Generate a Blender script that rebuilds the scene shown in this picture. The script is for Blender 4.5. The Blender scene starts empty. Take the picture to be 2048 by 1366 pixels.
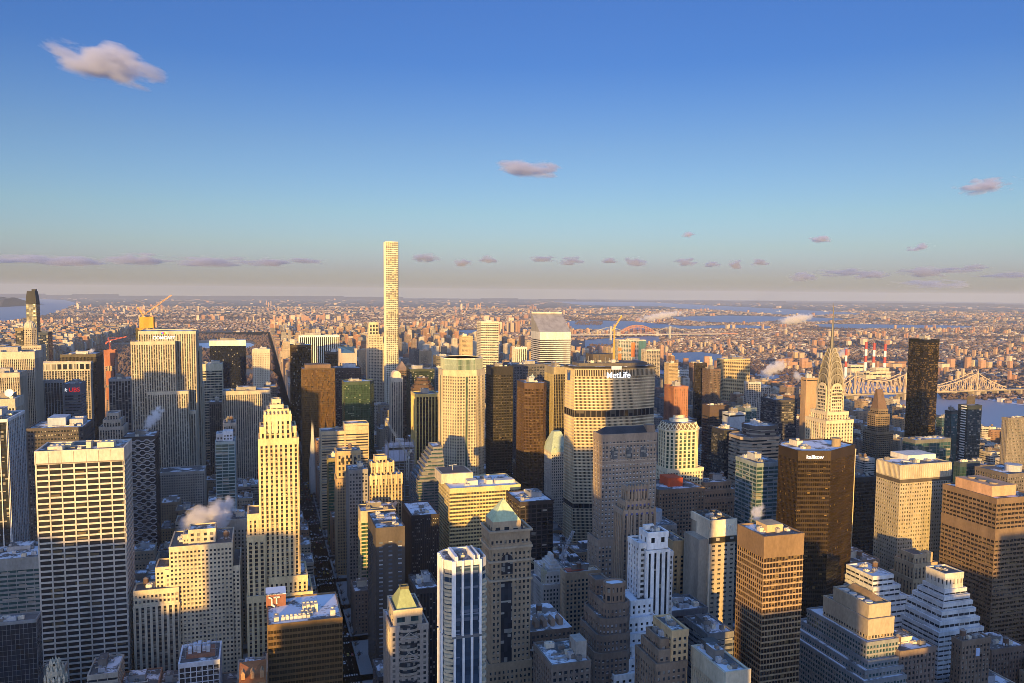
import bpy, math, random
import numpy as np
from mathutils import Vector, Matrix
R = math.radians
S = bpy.context.scene
COL = S.collection

# ------------------------------------------------------------------ camera
F, CX, CY = 1640.0, 1024.0, 714.0            # focal length and principal point in photograph pixels
H = 322.0                                    # height of the observation deck
YAW, PITCH, ROLL = R(17.2), R(4.5), 0.0088  # clockwise from uptown, down, clockwise
fw = Vector((math.sin(YAW)*math.cos(PITCH), math.cos(YAW)*math.cos(PITCH), -math.sin(PITCH)))
rt0 = Vector((math.cos(YAW), -math.sin(YAW), 0.0))
up0 = rt0.cross(fw)
# the photograph's horizon drops to the right: the camera leans to the left
rt = rt0*math.cos(ROLL) + up0*math.sin(ROLL)
up = up0*math.cos(ROLL) - rt0*math.sin(ROLL)
cam_d = bpy.data.cameras.new('camera')
cam = bpy.data.objects.new('camera', cam_d); COL.objects.link(cam)
M4 = Matrix((rt, up, -fw)).transposed().to_4x4(); M4.translation = (0, 0, H)
cam.matrix_world = M4
cam_d.sensor_width = 36.0; cam_d.lens = F/2048*36
cam_d.shift_y = (CY-683.0)/2048
cam_d.clip_start = 0.5; cam_d.clip_end = 120000
S.camera = cam

# ------------------------------------------------------------------ sky and sun
SUN_AZ, SUN_EL = R(205.6), R(5.0)            # clockwise from uptown
wd = bpy.data.worlds.new('World'); S.world = wd; wd.use_nodes = True
nt = wd.node_tree; nt.nodes.clear()
sky = nt.nodes.new('ShaderNodeTexSky'); sky.sky_type = 'NISHITA'; sky.sun_disc = False
sky.sun_elevation = SUN_EL; sky.sun_rotation = SUN_AZ
sky.altitude = 300; sky.air_density = 1.0; sky.dust_density = 1.0; sky.ozone_density = 2.0
tcs = nt.nodes.new('ShaderNodeTexCoord'); sx0 = nt.nodes.new('ShaderNodeSeparateXYZ'); nt.links.new(tcs.outputs['Generated'], sx0.inputs[0])
mx0 = nt.nodes.new('ShaderNodeMath'); mx0.operation = 'MAXIMUM'; nt.links.new(sx0.outputs[2], mx0.inputs[0]); mx0.inputs[1].default_value = 0.004
cx0 = nt.nodes.new('ShaderNodeCombineXYZ')
for i, q in enumerate((sx0.outputs[0], sx0.outputs[1], mx0.outputs[0])): nt.links.new(q, cx0.inputs[i])
nt.links.new(cx0.outputs[0], sky.inputs['Vector'])          # the sky just under eye level, down to the land's edge, is the horizon's sky
bg = nt.nodes.new('ShaderNodeBackground'); bg.inputs[1].default_value = 0.15
wo = nt.nodes.new('ShaderNodeOutputWorld')
# the air away from the sun: deep winter blue high up, brightened above the view to fill the shade, a grey-rose band low down (tint by elevation, fading out towards the sun's side)
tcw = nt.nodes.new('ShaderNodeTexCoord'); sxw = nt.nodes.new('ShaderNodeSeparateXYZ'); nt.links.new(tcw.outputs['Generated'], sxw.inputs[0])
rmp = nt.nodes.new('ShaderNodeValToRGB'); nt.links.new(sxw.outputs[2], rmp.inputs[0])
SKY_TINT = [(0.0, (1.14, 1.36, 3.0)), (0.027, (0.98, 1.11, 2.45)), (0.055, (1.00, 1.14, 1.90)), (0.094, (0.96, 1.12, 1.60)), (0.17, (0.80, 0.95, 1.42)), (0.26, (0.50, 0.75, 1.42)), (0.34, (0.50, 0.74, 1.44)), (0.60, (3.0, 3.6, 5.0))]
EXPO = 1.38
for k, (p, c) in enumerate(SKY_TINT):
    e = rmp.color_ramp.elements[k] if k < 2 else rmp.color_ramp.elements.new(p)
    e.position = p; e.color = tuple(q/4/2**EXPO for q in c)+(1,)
def _vm(op, a, b=None):
    x = nt.nodes.new('ShaderNodeVectorMath'); x.operation = op
    for sock, val in zip(x.inputs, (a, b)):
        if val is None: continue
        if hasattr(val, 'is_output'): nt.links.new(val, sock)
        else: sock.default_value = val
    return x
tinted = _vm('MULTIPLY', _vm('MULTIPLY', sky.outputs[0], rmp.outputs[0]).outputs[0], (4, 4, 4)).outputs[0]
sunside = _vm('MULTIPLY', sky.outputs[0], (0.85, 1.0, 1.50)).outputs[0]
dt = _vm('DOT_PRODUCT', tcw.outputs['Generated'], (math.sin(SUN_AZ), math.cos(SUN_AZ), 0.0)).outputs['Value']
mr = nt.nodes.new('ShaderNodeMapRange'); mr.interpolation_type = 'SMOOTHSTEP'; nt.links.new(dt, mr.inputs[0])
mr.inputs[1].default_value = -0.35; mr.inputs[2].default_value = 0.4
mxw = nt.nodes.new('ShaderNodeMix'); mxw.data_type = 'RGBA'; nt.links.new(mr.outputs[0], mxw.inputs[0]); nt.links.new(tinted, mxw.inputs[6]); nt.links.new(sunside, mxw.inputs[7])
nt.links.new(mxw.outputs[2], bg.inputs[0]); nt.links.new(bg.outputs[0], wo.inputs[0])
sd = bpy.data.lights.new('sun', 'SUN'); sd.energy = 4.0; sd.angle = R(0.5); sd.color = (1.0, 0.60, 0.155)
sun = bpy.data.objects.new('sun', sd); COL.objects.link(sun)
sv = Vector((math.sin(SUN_AZ)*math.cos(SUN_EL), math.cos(SUN_AZ)*math.cos(SUN_EL), math.sin(SUN_EL)))
sun.rotation_euler = sv.to_track_quat('Z', 'Y').to_euler()
sun.location = (0, -200, 900)
vs = S.view_settings
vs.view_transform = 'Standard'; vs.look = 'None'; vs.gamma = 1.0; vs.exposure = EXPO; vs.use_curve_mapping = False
S.render.engine = 'CYCLES'
S.cycles.max_bounces = 7; S.cycles.diffuse_bounces = 5; S.cycles.glossy_bounces = 2
S.cycles.transmission_bounces = 1; S.cycles.volume_bounces = 4; S.cycles.transparent_max_bounces = 4
S.cycles.use_denoising = True; S.cycles.filter_width = 0.8

# ------------------------------------------------------------------ from photograph pixels to metres
def ray(u, v):
    return fw + rt*((u-CX)/F) + up*((CY-v)/F)
def at(u, v, Y):                             # where the line of sight meets the east-west plane Y: x, z
    d = ray(u, v); k = Y/d.y
    return d.x*k, H+d.z*k
def gnd(u, v, z=0.0):                        # where it meets the ground: x, y
    d = ray(u, v); k = (z-H)/d.z
    return d.x*k, d.y*k
def sol_x(u, Y, z):                          # x of the point at Y, z seen in column u
    a = (u-CX)/F
    m = rt - fw*a
    return -(m.y*Y + m.z*(z-H))/m.x
def sol_y(u, x, z):
    a = (u-CX)/F
    m = rt - fw*a
    return -(m.x*x + m.z*(z-H))/m.y
def z_at(u, v, x, Y):                        # height of a point above x, Y seen in row v
    b = (CY-v)/F
    m = up - fw*b
    return H - (m.x*x + m.y*Y)/m.z
def proj(x, y, z):
    d = Vector((x, y, z-H)); w = d.dot(fw)
    return CX+F*d.dot(rt)/w, CY-F*d.dot(up)/w
def ST(n): return (n-33.7)*80.5              # a street's y

# ------------------------------------------------------------------ materials
MATS = {}
def _mat(name):
    m = bpy.data.materials.new(name); m.use_nodes = True
    n = m.node_tree.nodes; b = n['Principled BSDF']
    return m, m.node_tree, n, b
def mix_rgb(nt, a, b, fac, mode='MIX'):
    x = nt.nodes.new('ShaderNodeMix'); x.data_type = 'RGBA'; x.blend_type = mode
    for sock, val in ((x.inputs[0], fac), (x.inputs[6], a), (x.inputs[7], b)):
        if hasattr(val, 'is_output'): nt.links.new(val, sock)
        else: sock.default_value = val
    return x.outputs[2]
def math_n(nt, op, a, b=0.0, clamp=False):
    x = nt.nodes.new('ShaderNodeMath'); x.operation = op; x.use_clamp = clamp
    for sock, val in ((x.inputs[0], a), (x.inputs[1], b)):
        if hasattr(val, 'is_output'): nt.links.new(val, sock)
        else: sock.default_value = val
    return x.outputs[0]
def c4(c, k=1.0): return (c[0]*k, c[1]*k, c[2]*k, 1.0)
def noise(nt, vec, scale, detail=3.0):
    x = nt.nodes.new('ShaderNodeTexNoise'); x.inputs['Scale'].default_value = scale
    x.inputs['Detail'].default_value = detail
    nt.links.new(vec, x.inputs['Vector']); return x.outputs[0]
def mapping(nt, vec, scale):
    x = nt.nodes.new('ShaderNodeMapping'); x.inputs['Scale'].default_value = scale
    nt.links.new(vec, x.inputs[0]); return x.outputs[0]
def wall(col, rough=0.85, metal=0.0, var=0.38):
    key = ('w', col, rough, metal, var)
    if key in MATS: return MATS[key]
    m, nt, n, b = _mat('masonry'); MATS[key] = m
    g = n.new('ShaderNodeNewGeometry').outputs['Position']
    n1 = noise(nt, mapping(nt, g, (0.09, 0.09, 0.015)), 1.0, 4.0)
    n2 = noise(nt, mapping(nt, g, (0.7, 0.7, 0.35)), 1.0, 2.0)
    s = math_n(nt, 'ADD', math_n(nt, 'MULTIPLY', n1, 0.65), math_n(nt, 'MULTIPLY', n2, 0.35))
    f = math_n(nt, 'MULTIPLY', math_n(nt, 'SUBTRACT', s, 0.3), 2.4, True)
    nt.links.new(mix_rgb(nt, c4(col, 1-var), c4(col, 1+var*0.6), f), b.inputs['Base Color'])
    b.inputs['Roughness'].default_value = rough; b.inputs['Metallic'].default_value = metal
    b.inputs['Specular IOR Level'].default_value = 0.25
    return m
def plain(name, col, rough=0.7, metal=0.0):
    key = ('p', name, col, rough, metal)
    if key in MATS: return MATS[key]
    m, nt, n, b = _mat(name); MATS[key] = m
    g = n.new('ShaderNodeNewGeometry').outputs['Position']
    f = noise(nt, g, 0.8, 3.0)
    nt.links.new(mix_rgb(nt, c4(col, 0.85), c4(col, 1.12), f), b.inputs['Base Color'])
    b.inputs['Roughness'].default_value = rough; b.inputs['Metallic'].default_value = metal
    return m
def glass(col=(0.02, 0.024, 0.03), bay=3.0, fl=3.7, blind=0.22, bcol=(0.34, 0.32, 0.28), metal=0.0, rough=0.07, tilt=0.03, spec=0.5):
    """window glass, every pane a little different: some with a blind drawn, each set in its frame at its own slight tilt"""
    key = ('g', col, bay, fl, blind, bcol, metal, rough, tilt, spec)
    if key in MATS: return MATS[key]
    m, nt, n, b = _mat('window_glass'); MATS[key] = m
    tc = n.new('ShaderNodeTexCoord').outputs['Object']
    sp = n.new('ShaderNodeSeparateXYZ'); nt.links.new(tc, sp.inputs[0])
    uu = math_n(nt, 'FLOOR', math_n(nt, 'DIVIDE', math_n(nt, 'ADD', sp.outputs[0], sp.outputs[1]), bay))
    vv = math_n(nt, 'FLOOR', math_n(nt, 'DIVIDE', sp.outputs[2], fl))
    cb = n.new('ShaderNodeCombineXYZ'); nt.links.new(uu, cb.inputs[0]); nt.links.new(vv, cb.inputs[1])
    oi = n.new('ShaderNodeObjectInfo'); nt.links.new(oi.outputs['Random'], cb.inputs[2])
    wn = n.new('ShaderNodeTexWhiteNoise'); nt.links.new(cb.outputs[0], wn.inputs['Vector'])
    sc_ = n.new('ShaderNodeSeparateColor'); nt.links.new(wn.outputs['Color'], sc_.inputs[0])
    low = math_n(nt, 'GREATER_THAN', math_n(nt, 'FRACT', math_n(nt, 'DIVIDE', sp.outputs[2], fl)), math_n(nt, 'MULTIPLY', sc_.outputs[1], 0.85))    # blinds are drawn down by different amounts
    isb = math_n(nt, 'MULTIPLY', math_n(nt, 'LESS_THAN', wn.outputs['Value'], min(blind*1.5, 0.8)), low)
    tone = mix_rgb(nt, c4(col, 0.6), c4(col, 1.6), wn.outputs['Color'])
    bt = mix_rgb(nt, c4(bcol, 0.45), c4(bcol, 1.2), wn.outputs['Color'])
    nt.links.new(mix_rgb(nt, tone, bt, isb), b.inputs['Base Color'])
    nt.links.new(math_n(nt, 'MULTIPLY', math_n(nt, 'SUBTRACT', 1.0, isb), metal), b.inputs['Metallic'])
    b.inputs['Roughness'].default_value = rough
    b.inputs['Specular IOR Level'].default_value = spec
    g = n.new('ShaderNodeNewGeometry')
    vm = n.new('ShaderNodeVectorMath'); vm.operation = 'SUBTRACT'
    nt.links.new(wn.outputs['Color'], vm.inputs[0]); vm.inputs[1].default_value = (0.5, 0.5, 0.5)
    vk = n.new('ShaderNodeVectorMath'); vk.operation = 'SCALE'; nt.links.new(vm.outputs[0], vk.inputs[0]); vk.inputs['Scale'].default_value = tilt*2
    va = n.new('ShaderNodeVectorMath'); va.operation = 'ADD'; nt.links.new(g.outputs['Normal'], va.inputs[0]); nt.links.new(vk.outputs[0], va.inputs[1])
    vn = n.new('ShaderNodeVectorMath'); vn.operation = 'NORMALIZE'; nt.links.new(va.outputs[0], vn.inputs[0])
    nt.links.new(vn.outputs[0], b.inputs['Normal'])
    return m
def roofm(snow=0.5, base=(0.10, 0.095, 0.09)):
    """flat roof: old snow lying in patches over gravel and tar"""
    key = ('r', snow, base)
    if key in MATS: return MATS[key]
    m, nt, n, b = _mat('roof_snow_gravel'); MATS[key] = m
    g = n.new('ShaderNodeNewGeometry').outputs['Position']
    s = math_n(nt, 'ADD', math_n(nt, 'MULTIPLY', noise(nt, g, 0.07, 5.0), 0.75), math_n(nt, 'MULTIPLY', noise(nt, g, 0.5, 3.0), 0.25))
    f = math_n(nt, 'MULTIPLY', math_n(nt, 'SUBTRACT', s, 0.64-0.28*snow), 14.0, True)
    gr = mix_rgb(nt, c4(base, 0.6), c4(base, 1.5), noise(nt, g, 0.35, 4.0))
    nt.links.new(mix_rgb(nt, gr, (0.66, 0.68, 0.72, 1), f), b.inputs['Base Color'])
    b.inputs['Roughness'].default_value = 0.9
    return m

# ------------------------------------------------------------------ mesh builder
class MB:
    def __init__(s): s.v = []; s.f = []; s.mi = []; s.cur = 0
    def add(s, vs, fs):
        o = len(s.v); s.v.extend(vs)
        for f in fs: s.f.append(tuple(o+i for i in f)); s.mi.append(s.cur)
    def loft(s, rings, cap0=True, cap1=True):
        n = len(rings[0]); vs = [p for r in rings for p in r]; fs = []
        for k in range(len(rings)-1):
            a, b = k*n, (k+1)*n
            for i in range(n):
                j = (i+1) % n
                fs.append((a+i, a+j, b+j, b+i))
        if cap0: fs.append(tuple(range(n-1, -1, -1)))
        if cap1: fs.append(tuple(range((len(rings)-1)*n, len(rings)*n)))
        s.add(vs, fs)
    def prism(s, poly, z0, z1): s.loft([[(x, y, z0) for x, y in poly], [(x, y, z1) for x, y in poly]])
    def box(s, x0, x1, y0, y1, z0, z1): s.prism([(x0, y0), (x1, y0), (x1, y1), (x0, y1)], z0, z1)
    def frust(s, p0, z0, p1, z1): s.loft([[(x, y, z0) for x, y in p0], [(x, y, z1) for x, y in p1]])
    def ring(s, po, pi, z0, z1):
        n = len(po)
        vs = [(x, y, z) for p, z in ((po, z0), (po, z1), (pi, z1), (pi, z0)) for x, y in p]
        fs = []
        for k in range(3):
            for i in range(n):
                j = (i+1) % n
                fs.append((k*n+i, k*n+j, (k+1)*n+j, (k+1)*n+i))
        s.add(vs, fs)
    def cyl(s, x, y, r, z0, z1, n=12, r1=None):
        r1 = r if r1 is None else r1
        a = [(math.cos(2*math.pi*i/n), math.sin(2*math.pi*i/n)) for i in range(n)]
        s.loft([[(x+r*c, y+r*q, z0) for c, q in a], [(x+r1*c, y+r1*q, z1) for c, q in a]])
    def beam(s, p, q, w, h=None):
        p, q = Vector(p), Vector(q); d = (q-p).normalized(); h = h or w
        a = d.cross(Vector((0, 0, 1)))
        a = Vector((1, 0, 0)) if a.length < 1e-4 else a.normalized()
        b = a.cross(d); a = a*w/2; b = b*h/2
        s.loft([[tuple(c-a-b), tuple(c+a-b), tuple(c+a+b), tuple(c-a+b)] for c in (p, q)])
    def dome(s, x, y, r, z, hz=None, n=16, m=6, a1=90):
        hz = hz or r; rings = []
        for k in range(m+1):
            t = R(a1)*k/m; rr = max(r*math.cos(t), 0.01)
            rings.append([(x+rr*math.cos(2*math.pi*i/n), y+rr*math.sin(2*math.pi*i/n), z+hz*math.sin(t)) for i in range(n)])
        s.loft(rings)
    def build(s, name, mats, parent=None, loc=(0, 0, 0)):
        me = bpy.data.meshes.new(name)
        me.from_pydata(s.v, [], s.f)
        mats = mats if isinstance(mats, (list, tuple)) else [mats]
        for m in mats: me.materials.append(m)
        if len(mats) > 1: me.polygons.foreach_set('material_index', s.mi)
        o = bpy.data.objects.new(name, me); COL.objects.link(o); o.location = loc
        if parent is not None: o.parent = parent
        return o
def area2(p): return sum(p[i][0]*p[(i+1) % len(p)][1]-p[(i+1) % len(p)][0]*p[i][1] for i in range(len(p)))
def offset(poly, d):
    n = len(poly); out = []
    L = []
    for i in range(n):
        (ax, ay), (bx, by) = poly[i], poly[(i+1) % n]
        l = math.hypot(bx-ax, by-ay); nx, ny = (by-ay)/l, -(bx-ax)/l
        L.append((nx, ny, nx*ax+ny*ay+d))
    for i in range(n):
        a, b = L[i-1], L[i]
        det = a[0]*b[1]-a[1]*b[0]
        if abs(det) < 1e-6: out.append((poly[i][0]+b[0]*d, poly[i][1]+b[1]*d)); continue
        out.append(((a[2]*b[1]-a[1]*b[2])/det, (a[0]*b[2]-a[2]*b[0])/det))
    return out
def rect(x0, x1, y0, y1): return [(x0, y0), (x1, y0), (x1, y1), (x0, y1)]
def cham(x0, x1, y0, y1, c): return [(x0+c, y0), (x1-c, y0), (x1, y0+c), (x1, y1-c), (x1-c, y1), (x0+c, y1), (x0, y1-c), (x0, y0+c)]
def tagp(o, label=None, cat=None, group=None, kind=None):
    for k, v in (('label', label), ('category', cat), ('group', group), ('kind', kind)):
        if v: o[k] = v
    return o

# ------------------------------------------------------------------ buildings
LIME = (0.46, 0.40, 0.32); LIMED = (0.38, 0.33, 0.27); TAN = (0.40, 0.31, 0.22); CREAM = (0.60, 0.53, 0.42); WHITE = (0.74, 0.73, 0.70)
BRICK = (0.24, 0.13, 0.085); REDB = (0.30, 0.12, 0.07); BROWN = (0.13, 0.085, 0.06); DARK = (0.06, 0.06, 0.065); BLACK = (0.018, 0.018, 0.02)
GREY = (0.30, 0.29, 0.28); GOLD = (0.55, 0.40, 0.15); BRONZE = (0.16, 0.10, 0.05); TRAV = (0.50, 0.455, 0.40); COPPER = (0.38, 0.47, 0.40); ALU = (0.55, 0.55, 0.55)
GD = dict(col=(0.02, 0.024, 0.03))
GB = dict(col=(0.018, 0.016, 0.014), blind=0.1, bcol=(0.10, 0.085, 0.065))
GBLUE = dict(col=(0.05, 0.10, 0.17), metal=0.55, blind=0.08)
GTEAL = dict(col=(0.05, 0.11, 0.12), metal=0.5, blind=0.12)
GGREEN = dict(col=(0.05, 0.13, 0.08), metal=0.5, blind=0.12)
GBRONZE = dict(col=(0.11, 0.068, 0.03), metal=0.7, blind=0.08, bcol=(0.16, 0.11, 0.06))
class St:
    def __init__(s, bay=3.2, pw=1.4, fl=3.7, sp=1.6, pm=LIME, sm=None, g=None, pp=0.45, ps=0.30, top=3.0, rough=0.85, metal=0.0, snow=0.5, par=1.1, win=None):
        s.bay, s.pw, s.fl, s.sp, s.pp, s.ps, s.top, s.par = bay, pw, fl, sp, pp, ps, top, par
        s.pm = wall(pm, rough, metal); s.sm = wall(sm or pm, rough, metal)
        s.win = win
        s.g = glass(**dict(GD if g is None else g, bay=bay, fl=fl)); s.snow = snow
def punch(c=LIME, **k): return St(**dict(dict(bay=3.0, pw=1.4, fl=3.6, sp=1.5, pm=c), **k))
def ribs(c=LIME, s=None, **k): return St(**dict(dict(bay=2.4, pw=0.9, fl=3.7, sp=1.5, pm=c, sm=s or tuple(q*0.33 for q in c), pp=0.7, ps=0.12), **k))
def bands(c=LIME, **k): return St(**dict(dict(bay=6.0, pw=0.4, fl=3.7, sp=1.9, pm=c, pp=0.2, ps=0.45), **k))
def grid(c=WHITE, **k): return St(**dict(dict(bay=8.0, pw=0.9, fl=4.0, sp=1.0, pm=c, pp=0.6, ps=0.5), **k))
def curtain(c=DARK, g=None, **k): return St(**dict(dict(bay=1.6, pw=0.14, fl=3.8, sp=0.35, pm=c, g=g or GD, pp=0.16, ps=0.06, top=4.0, rough=0.5, metal=0.4), **k))

FOOT = []       # ground taken by the buildings placed one by one
class B:
    """one building: an Empty at the middle of its foot; every tier adds to its parts"""
    def __init__(s, name, label, cat, x, y, group=None):
        s.e = bpy.data.objects.new(name, None); COL.objects.link(s.e); s.e.location = (x, y, 0)
        s.e.empty_display_size = 10
        tagp(s.e, label, cat, group); s.x, s.y = x, y; s.p = {}; s.rng = random.Random(name+label)
    def mb(s, part, mat):
        k = (part, mat.name)
        if k not in s.p: s.p[k] = (MB(), mat)
        return s.p[k][0]
    def L(s, poly):
        poly = [(x-s.x, y-s.y) for x, y in poly]
        return poly if area2(poly) > 0 else poly[::-1]
    def tier(s, poly, z0, z1, st, roof=True, foot=False, skip=(), mech=()):
        """skip: edges without piers; mech: heights of dark plant floors left open"""
        P = s.L(poly)
        if foot or z0 < 1: FOOT.append((min(p[0] for p in poly), max(p[0] for p in poly), min(p[1] for p in poly), max(p[1] for p in poly)))
        s.mb('glazing', st.g).prism(P, z0, z1)
        sp = s.mb('floor_bands', st.sm); pr = s.mb('facade_piers', st.pm)
        zt = z1-st.top
        n = max(1, round((zt-z0)/st.fl)); fl = (zt-z0)/n
        O = offset(P, st.ps)
        if st.sp > 0:
            for k in range(n):
                if any(abs(z0+k*fl-m) < fl*0.6 for m in mech): continue
                sp.prism(O, z0+k*fl, z0+k*fl+st.sp*fl/st.fl)
        if st.top > 0: pr.prism(offset(P, max(st.ps, st.pp)+0.04), zt, z1)
        m = len(P)
        if st.pw > 0:
            for i in range(m):
                if i in skip: continue
                ax, ay = P[i]; bx, by = P[(i+1) % m]
                L = math.hypot(bx-ax, by-ay); tx, ty = (bx-ax)/L, (by-ay)/L; nx, ny = ty, -tx
                nb = max(1, round(L/st.bay))
                for k in range(nb+1):
                    t = L*k/nb; hw = st.pw/2
                    t0, t1 = t-hw, t+hw
                    if k == 0: t0, t1 = -0.02, hw
                    if k == nb: t0, t1 = L-hw, L+0.02
                    pp = st.pp
                    q = [(ax+tx*t0+nx*pp, ay+ty*t0+ny*pp), (ax+tx*t1+nx*pp, ay+ty*t1+ny*pp), (ax+tx*t1-nx*0.1, ay+ty*t1-ny*0.1), (ax+tx*t0-nx*0.1, ay+ty*t0-ny*0.1)]
                    pr.prism(q[::-1] if area2(q) < 0 else q, z0, zt+0.02)
        if st.win: s.panes(P, z0, zt, n, fl, st)
        if roof:
            if st.par > 0: s.mb('parapet', st.pm).ring(offset(P, max(st.ps, st.pp)+0.1), offset(P, -0.45), z1-0.35, z1+st.par)
            s.mb('roof', roofm(st.snow)).prism(offset(P, -0.4), z1-0.2, z1+0.12)
    def panes(s, P, z0, zt, n, fl, st):
        """the windows of the faces towards the street and the river, each a part: whole strips or single panes, from the top down, a hundred at most"""
        mode, edges = st.win; left = 100-sum(1 for c in s.e.children if c.name.startswith('window')); k = n-1
        while k >= 0 and left > 0:
            za, zb = z0+k*fl+st.sp*fl/st.fl+0.02, z0+(k+1)*fl-0.02; k -= 1
            for i in edges:
                ax, ay = P[i]; bx, by = P[(i+1) % len(P)]; L = math.hypot(bx-ax, by-ay); tx, ty = (bx-ax)/L, (by-ay)/L; nx, ny = ty, -tx
                nb = max(1, round(L/st.bay)) if mode == 'pane' else 1
                for j in range(nb):
                    if left <= 0: return
                    t0, t1 = L*j/nb+(st.pw/2 if nb > 1 else 0.1), L*(j+1)/nb-(st.pw/2 if nb > 1 else 0.1); m = MB()
                    m.prism([(ax+tx*t0+nx*0.05, ay+ty*t0+ny*0.05), (ax+tx*t0-nx*0.05, ay+ty*t0-ny*0.05), (ax+tx*t1-nx*0.05, ay+ty*t1-ny*0.05), (ax+tx*t1+nx*0.05, ay+ty*t1+ny*0.05)], za, zb)
                    m.build('window' if mode == 'pane' else 'window_strip', st.g, s.e); left -= 1
    def clutter(s, x0, x1, y0, y1, z, n=4, tank=0, big=True, mats=None):
        """plant on a roof: every unit is a part of its own"""
        r = s.rng; w, d = x1-x0, y1-y0
        mats = mats or [wall(GREY), wall(CREAM), wall((0.42, 0.42, 0.43)), wall((0.2, 0.18, 0.16))]
        z += 0.1
        if big and w > 10 and d > 8:
            bw, bd, h = w*r.uniform(0.3, 0.5), d*r.uniform(0.3, 0.45), r.uniform(3.5, 6)
            bx, by = x0+w*r.uniform(0.12, 0.88-bw/w), y0+d*r.uniform(0.35, 0.85-bd/d)
            m = MB(); m.box(bx-s.x, bx+bw-s.x, by-s.y, by+bd-s.y, z, z+h); m.box(bx-s.x-0.25, bx+bw-s.x+0.25, by-s.y-0.25, by+bd-s.y+0.25, z+h, z+h+0.5)
            m.box(bx-s.x+1, bx-s.x+3, by-s.y+1, by-s.y+3, z+h+0.5, z+h+2.2)
            pm_ = m.build('mechanical_penthouse', r.choice(mats), s.e)
            m = MB(); m.box(bx-s.x-0.1, bx+bw-s.x+0.1, by-s.y-0.1, by+bd-s.y+0.1, z+h+0.5, z+h+0.62); m.build('penthouse_roof', roofm(0.5), pm_)
        for k in range(n):
            a, b, h = r.uniform(2, 5), r.uniform(2, 4), r.uniform(1.2, 3)
            if w < a+2 or d < b+2: continue
            cx, cy = r.uniform(x0+1+a/2, x1-1-a/2)-s.x, r.uniform(y0+1+b/2, y1-1-b/2)-s.y
            m = MB(); m.box(cx-a/2, cx+a/2, cy-b/2, cy+b/2, z, z+h)
            for j in range(2): m.cyl(cx-a/4+j*a/2, cy, min(a, b)*0.2, z+h, z+h+0.5, 10)
            m.build('cooling_unit', r.choice(mats), s.e)
        if s.y < 1000 and w > 14 and d > 10 and n:
            for k in range(2):
                yy, xa = y0+d*r.uniform(0.15, 0.85)-s.y, x0+w*r.uniform(0.08, 0.4)-s.x; xb = xa+w*r.uniform(0.2, 0.5); m = MB()
                m.beam((xa, yy, z+0.7), (xb, yy, z+0.7), 0.7); m.beam((xb, yy-0.3, z+0.7), (xb, yy+d*0.12, z+0.7), 0.7)
                for q in range(4): m.box(xa+(xb-xa)*q/3-0.1, xa+(xb-xa)*q/3+0.1, yy-0.3, yy+0.3, z-0.05, z+0.6)
                m.build('roof_duct', r.choice(mats), s.e)
        for k in range(tank):
            cx, cy = r.uniform(x0+3, x1-3)-s.x, r.uniform(y0+3, y1-3)-s.y
            m = MB()
            for a in range(4): m.beam((cx+1.3*(-1)**a, cy+1.3*(-1)**(a//2), z), (cx+1.3*(-1)**a, cy+1.3*(-1)**(a//2), z+3), 0.3)
            lg = m; m = MB(); m.cyl(cx, cy, 2.1, z+3, z+6.6, 12); tk = m.build('water_tank', wall((0.16, 0.10, 0.07)), s.e)
            lg.build('tank_stand', wall((0.10, 0.085, 0.075)), tk); m = MB(); m.cyl(cx, cy, 2.3, z+6.6, z+8, 12, 0.1); m.build('tank_lid', wall((0.22, 0.19, 0.17)), tk)
    def single(s, name):
        """too small in the picture for parts: one mesh"""
        M_ = MB(); mats = []
        for (part, _), (mb, mat) in s.p.items():
            o = len(M_.v); M_.v += mb.v; M_.f += [tuple(o+i for i in f) for f in mb.f]; M_.mi += [len(mats)]*len(mb.f); mats.append(mat)
        lab, cat, grp, loc = s.e.get('label'), s.e.get('category'), s.e.get('group'), s.e.location.copy()
        bpy.data.objects.remove(s.e); o = M_.build(name, mats, None, loc); return tagp(o, lab, cat, grp)
    def done(s):
        for (part, _), (mb, mat) in s.p.items():
            if mb.f: mb.build(part, mat, s.e)
        return s.e
def spec(ul, ur, v, Y, side=None, d=None, z=None):
    """south face from pixel columns ul to ur, roof edge in row v at the corner nearer the camera, at street Y; side: column of the far corner"""
    left = (ul+ur)/2 < 530
    if z is None:
        x, z = at(ur if left else ul, v, Y)
    xl, xr = sol_x(ul, Y, z), sol_x(ur, Y, z)
    if side is not None:
        y1 = sol_y(side, xr if left else xl, z)
    else: y1 = Y+(d or 30)
    if y1 < Y+8: y1 = Y+8
    if y1 > Y+110: y1 = Y+110
    return xl, xr, Y, y1, z
def Hb(name, label, cat, ul, ur, v, Y, st, side=None, d=None, n=4, tank=0, big=True, group=None, mech=(), fin=True):
    n = n+2 if n and Y < 1000 else n
    x0, x1, y0, y1, z = spec(ul, ur, v, Y, side, d)
    b = B(name, label, cat, (x0+x1)/2, (y0+y1)/2, group)
    b.tier(rect(x0, x1, y0, y1), 0, z-st.par, st, mech=mech)
    b.clutter(x0+1, x1-1, y0+1, y1-1, z-st.par, n, tank, big)
    b.r = (x0, x1, y0, y1, z)
    if fin: b.done()
    return b
def steps(b, Y, T, st, chm=0, dy=2):
    """stepped tiers by pixel: columns of the north-west, south-west and south-east corners and the row of the roof edge; from the ground up"""
    out = []
    for k, (nw, sw, se, v) in enumerate(T):
        y0 = Y+dy*k; z = at(sw, v, y0)[1]; x0, x1 = sol_x(sw, y0, z), sol_x(se, y0, z); y1 = max(sol_y(nw, x0, z), y0+8)
        b.tier(cham(x0, x1, y0, y1, chm) if chm else rect(x0, x1, y0, y1), 0 if k == 0 else z-18, z, st); out.append((x0, x1, y0, y1, z))
    return out
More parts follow.
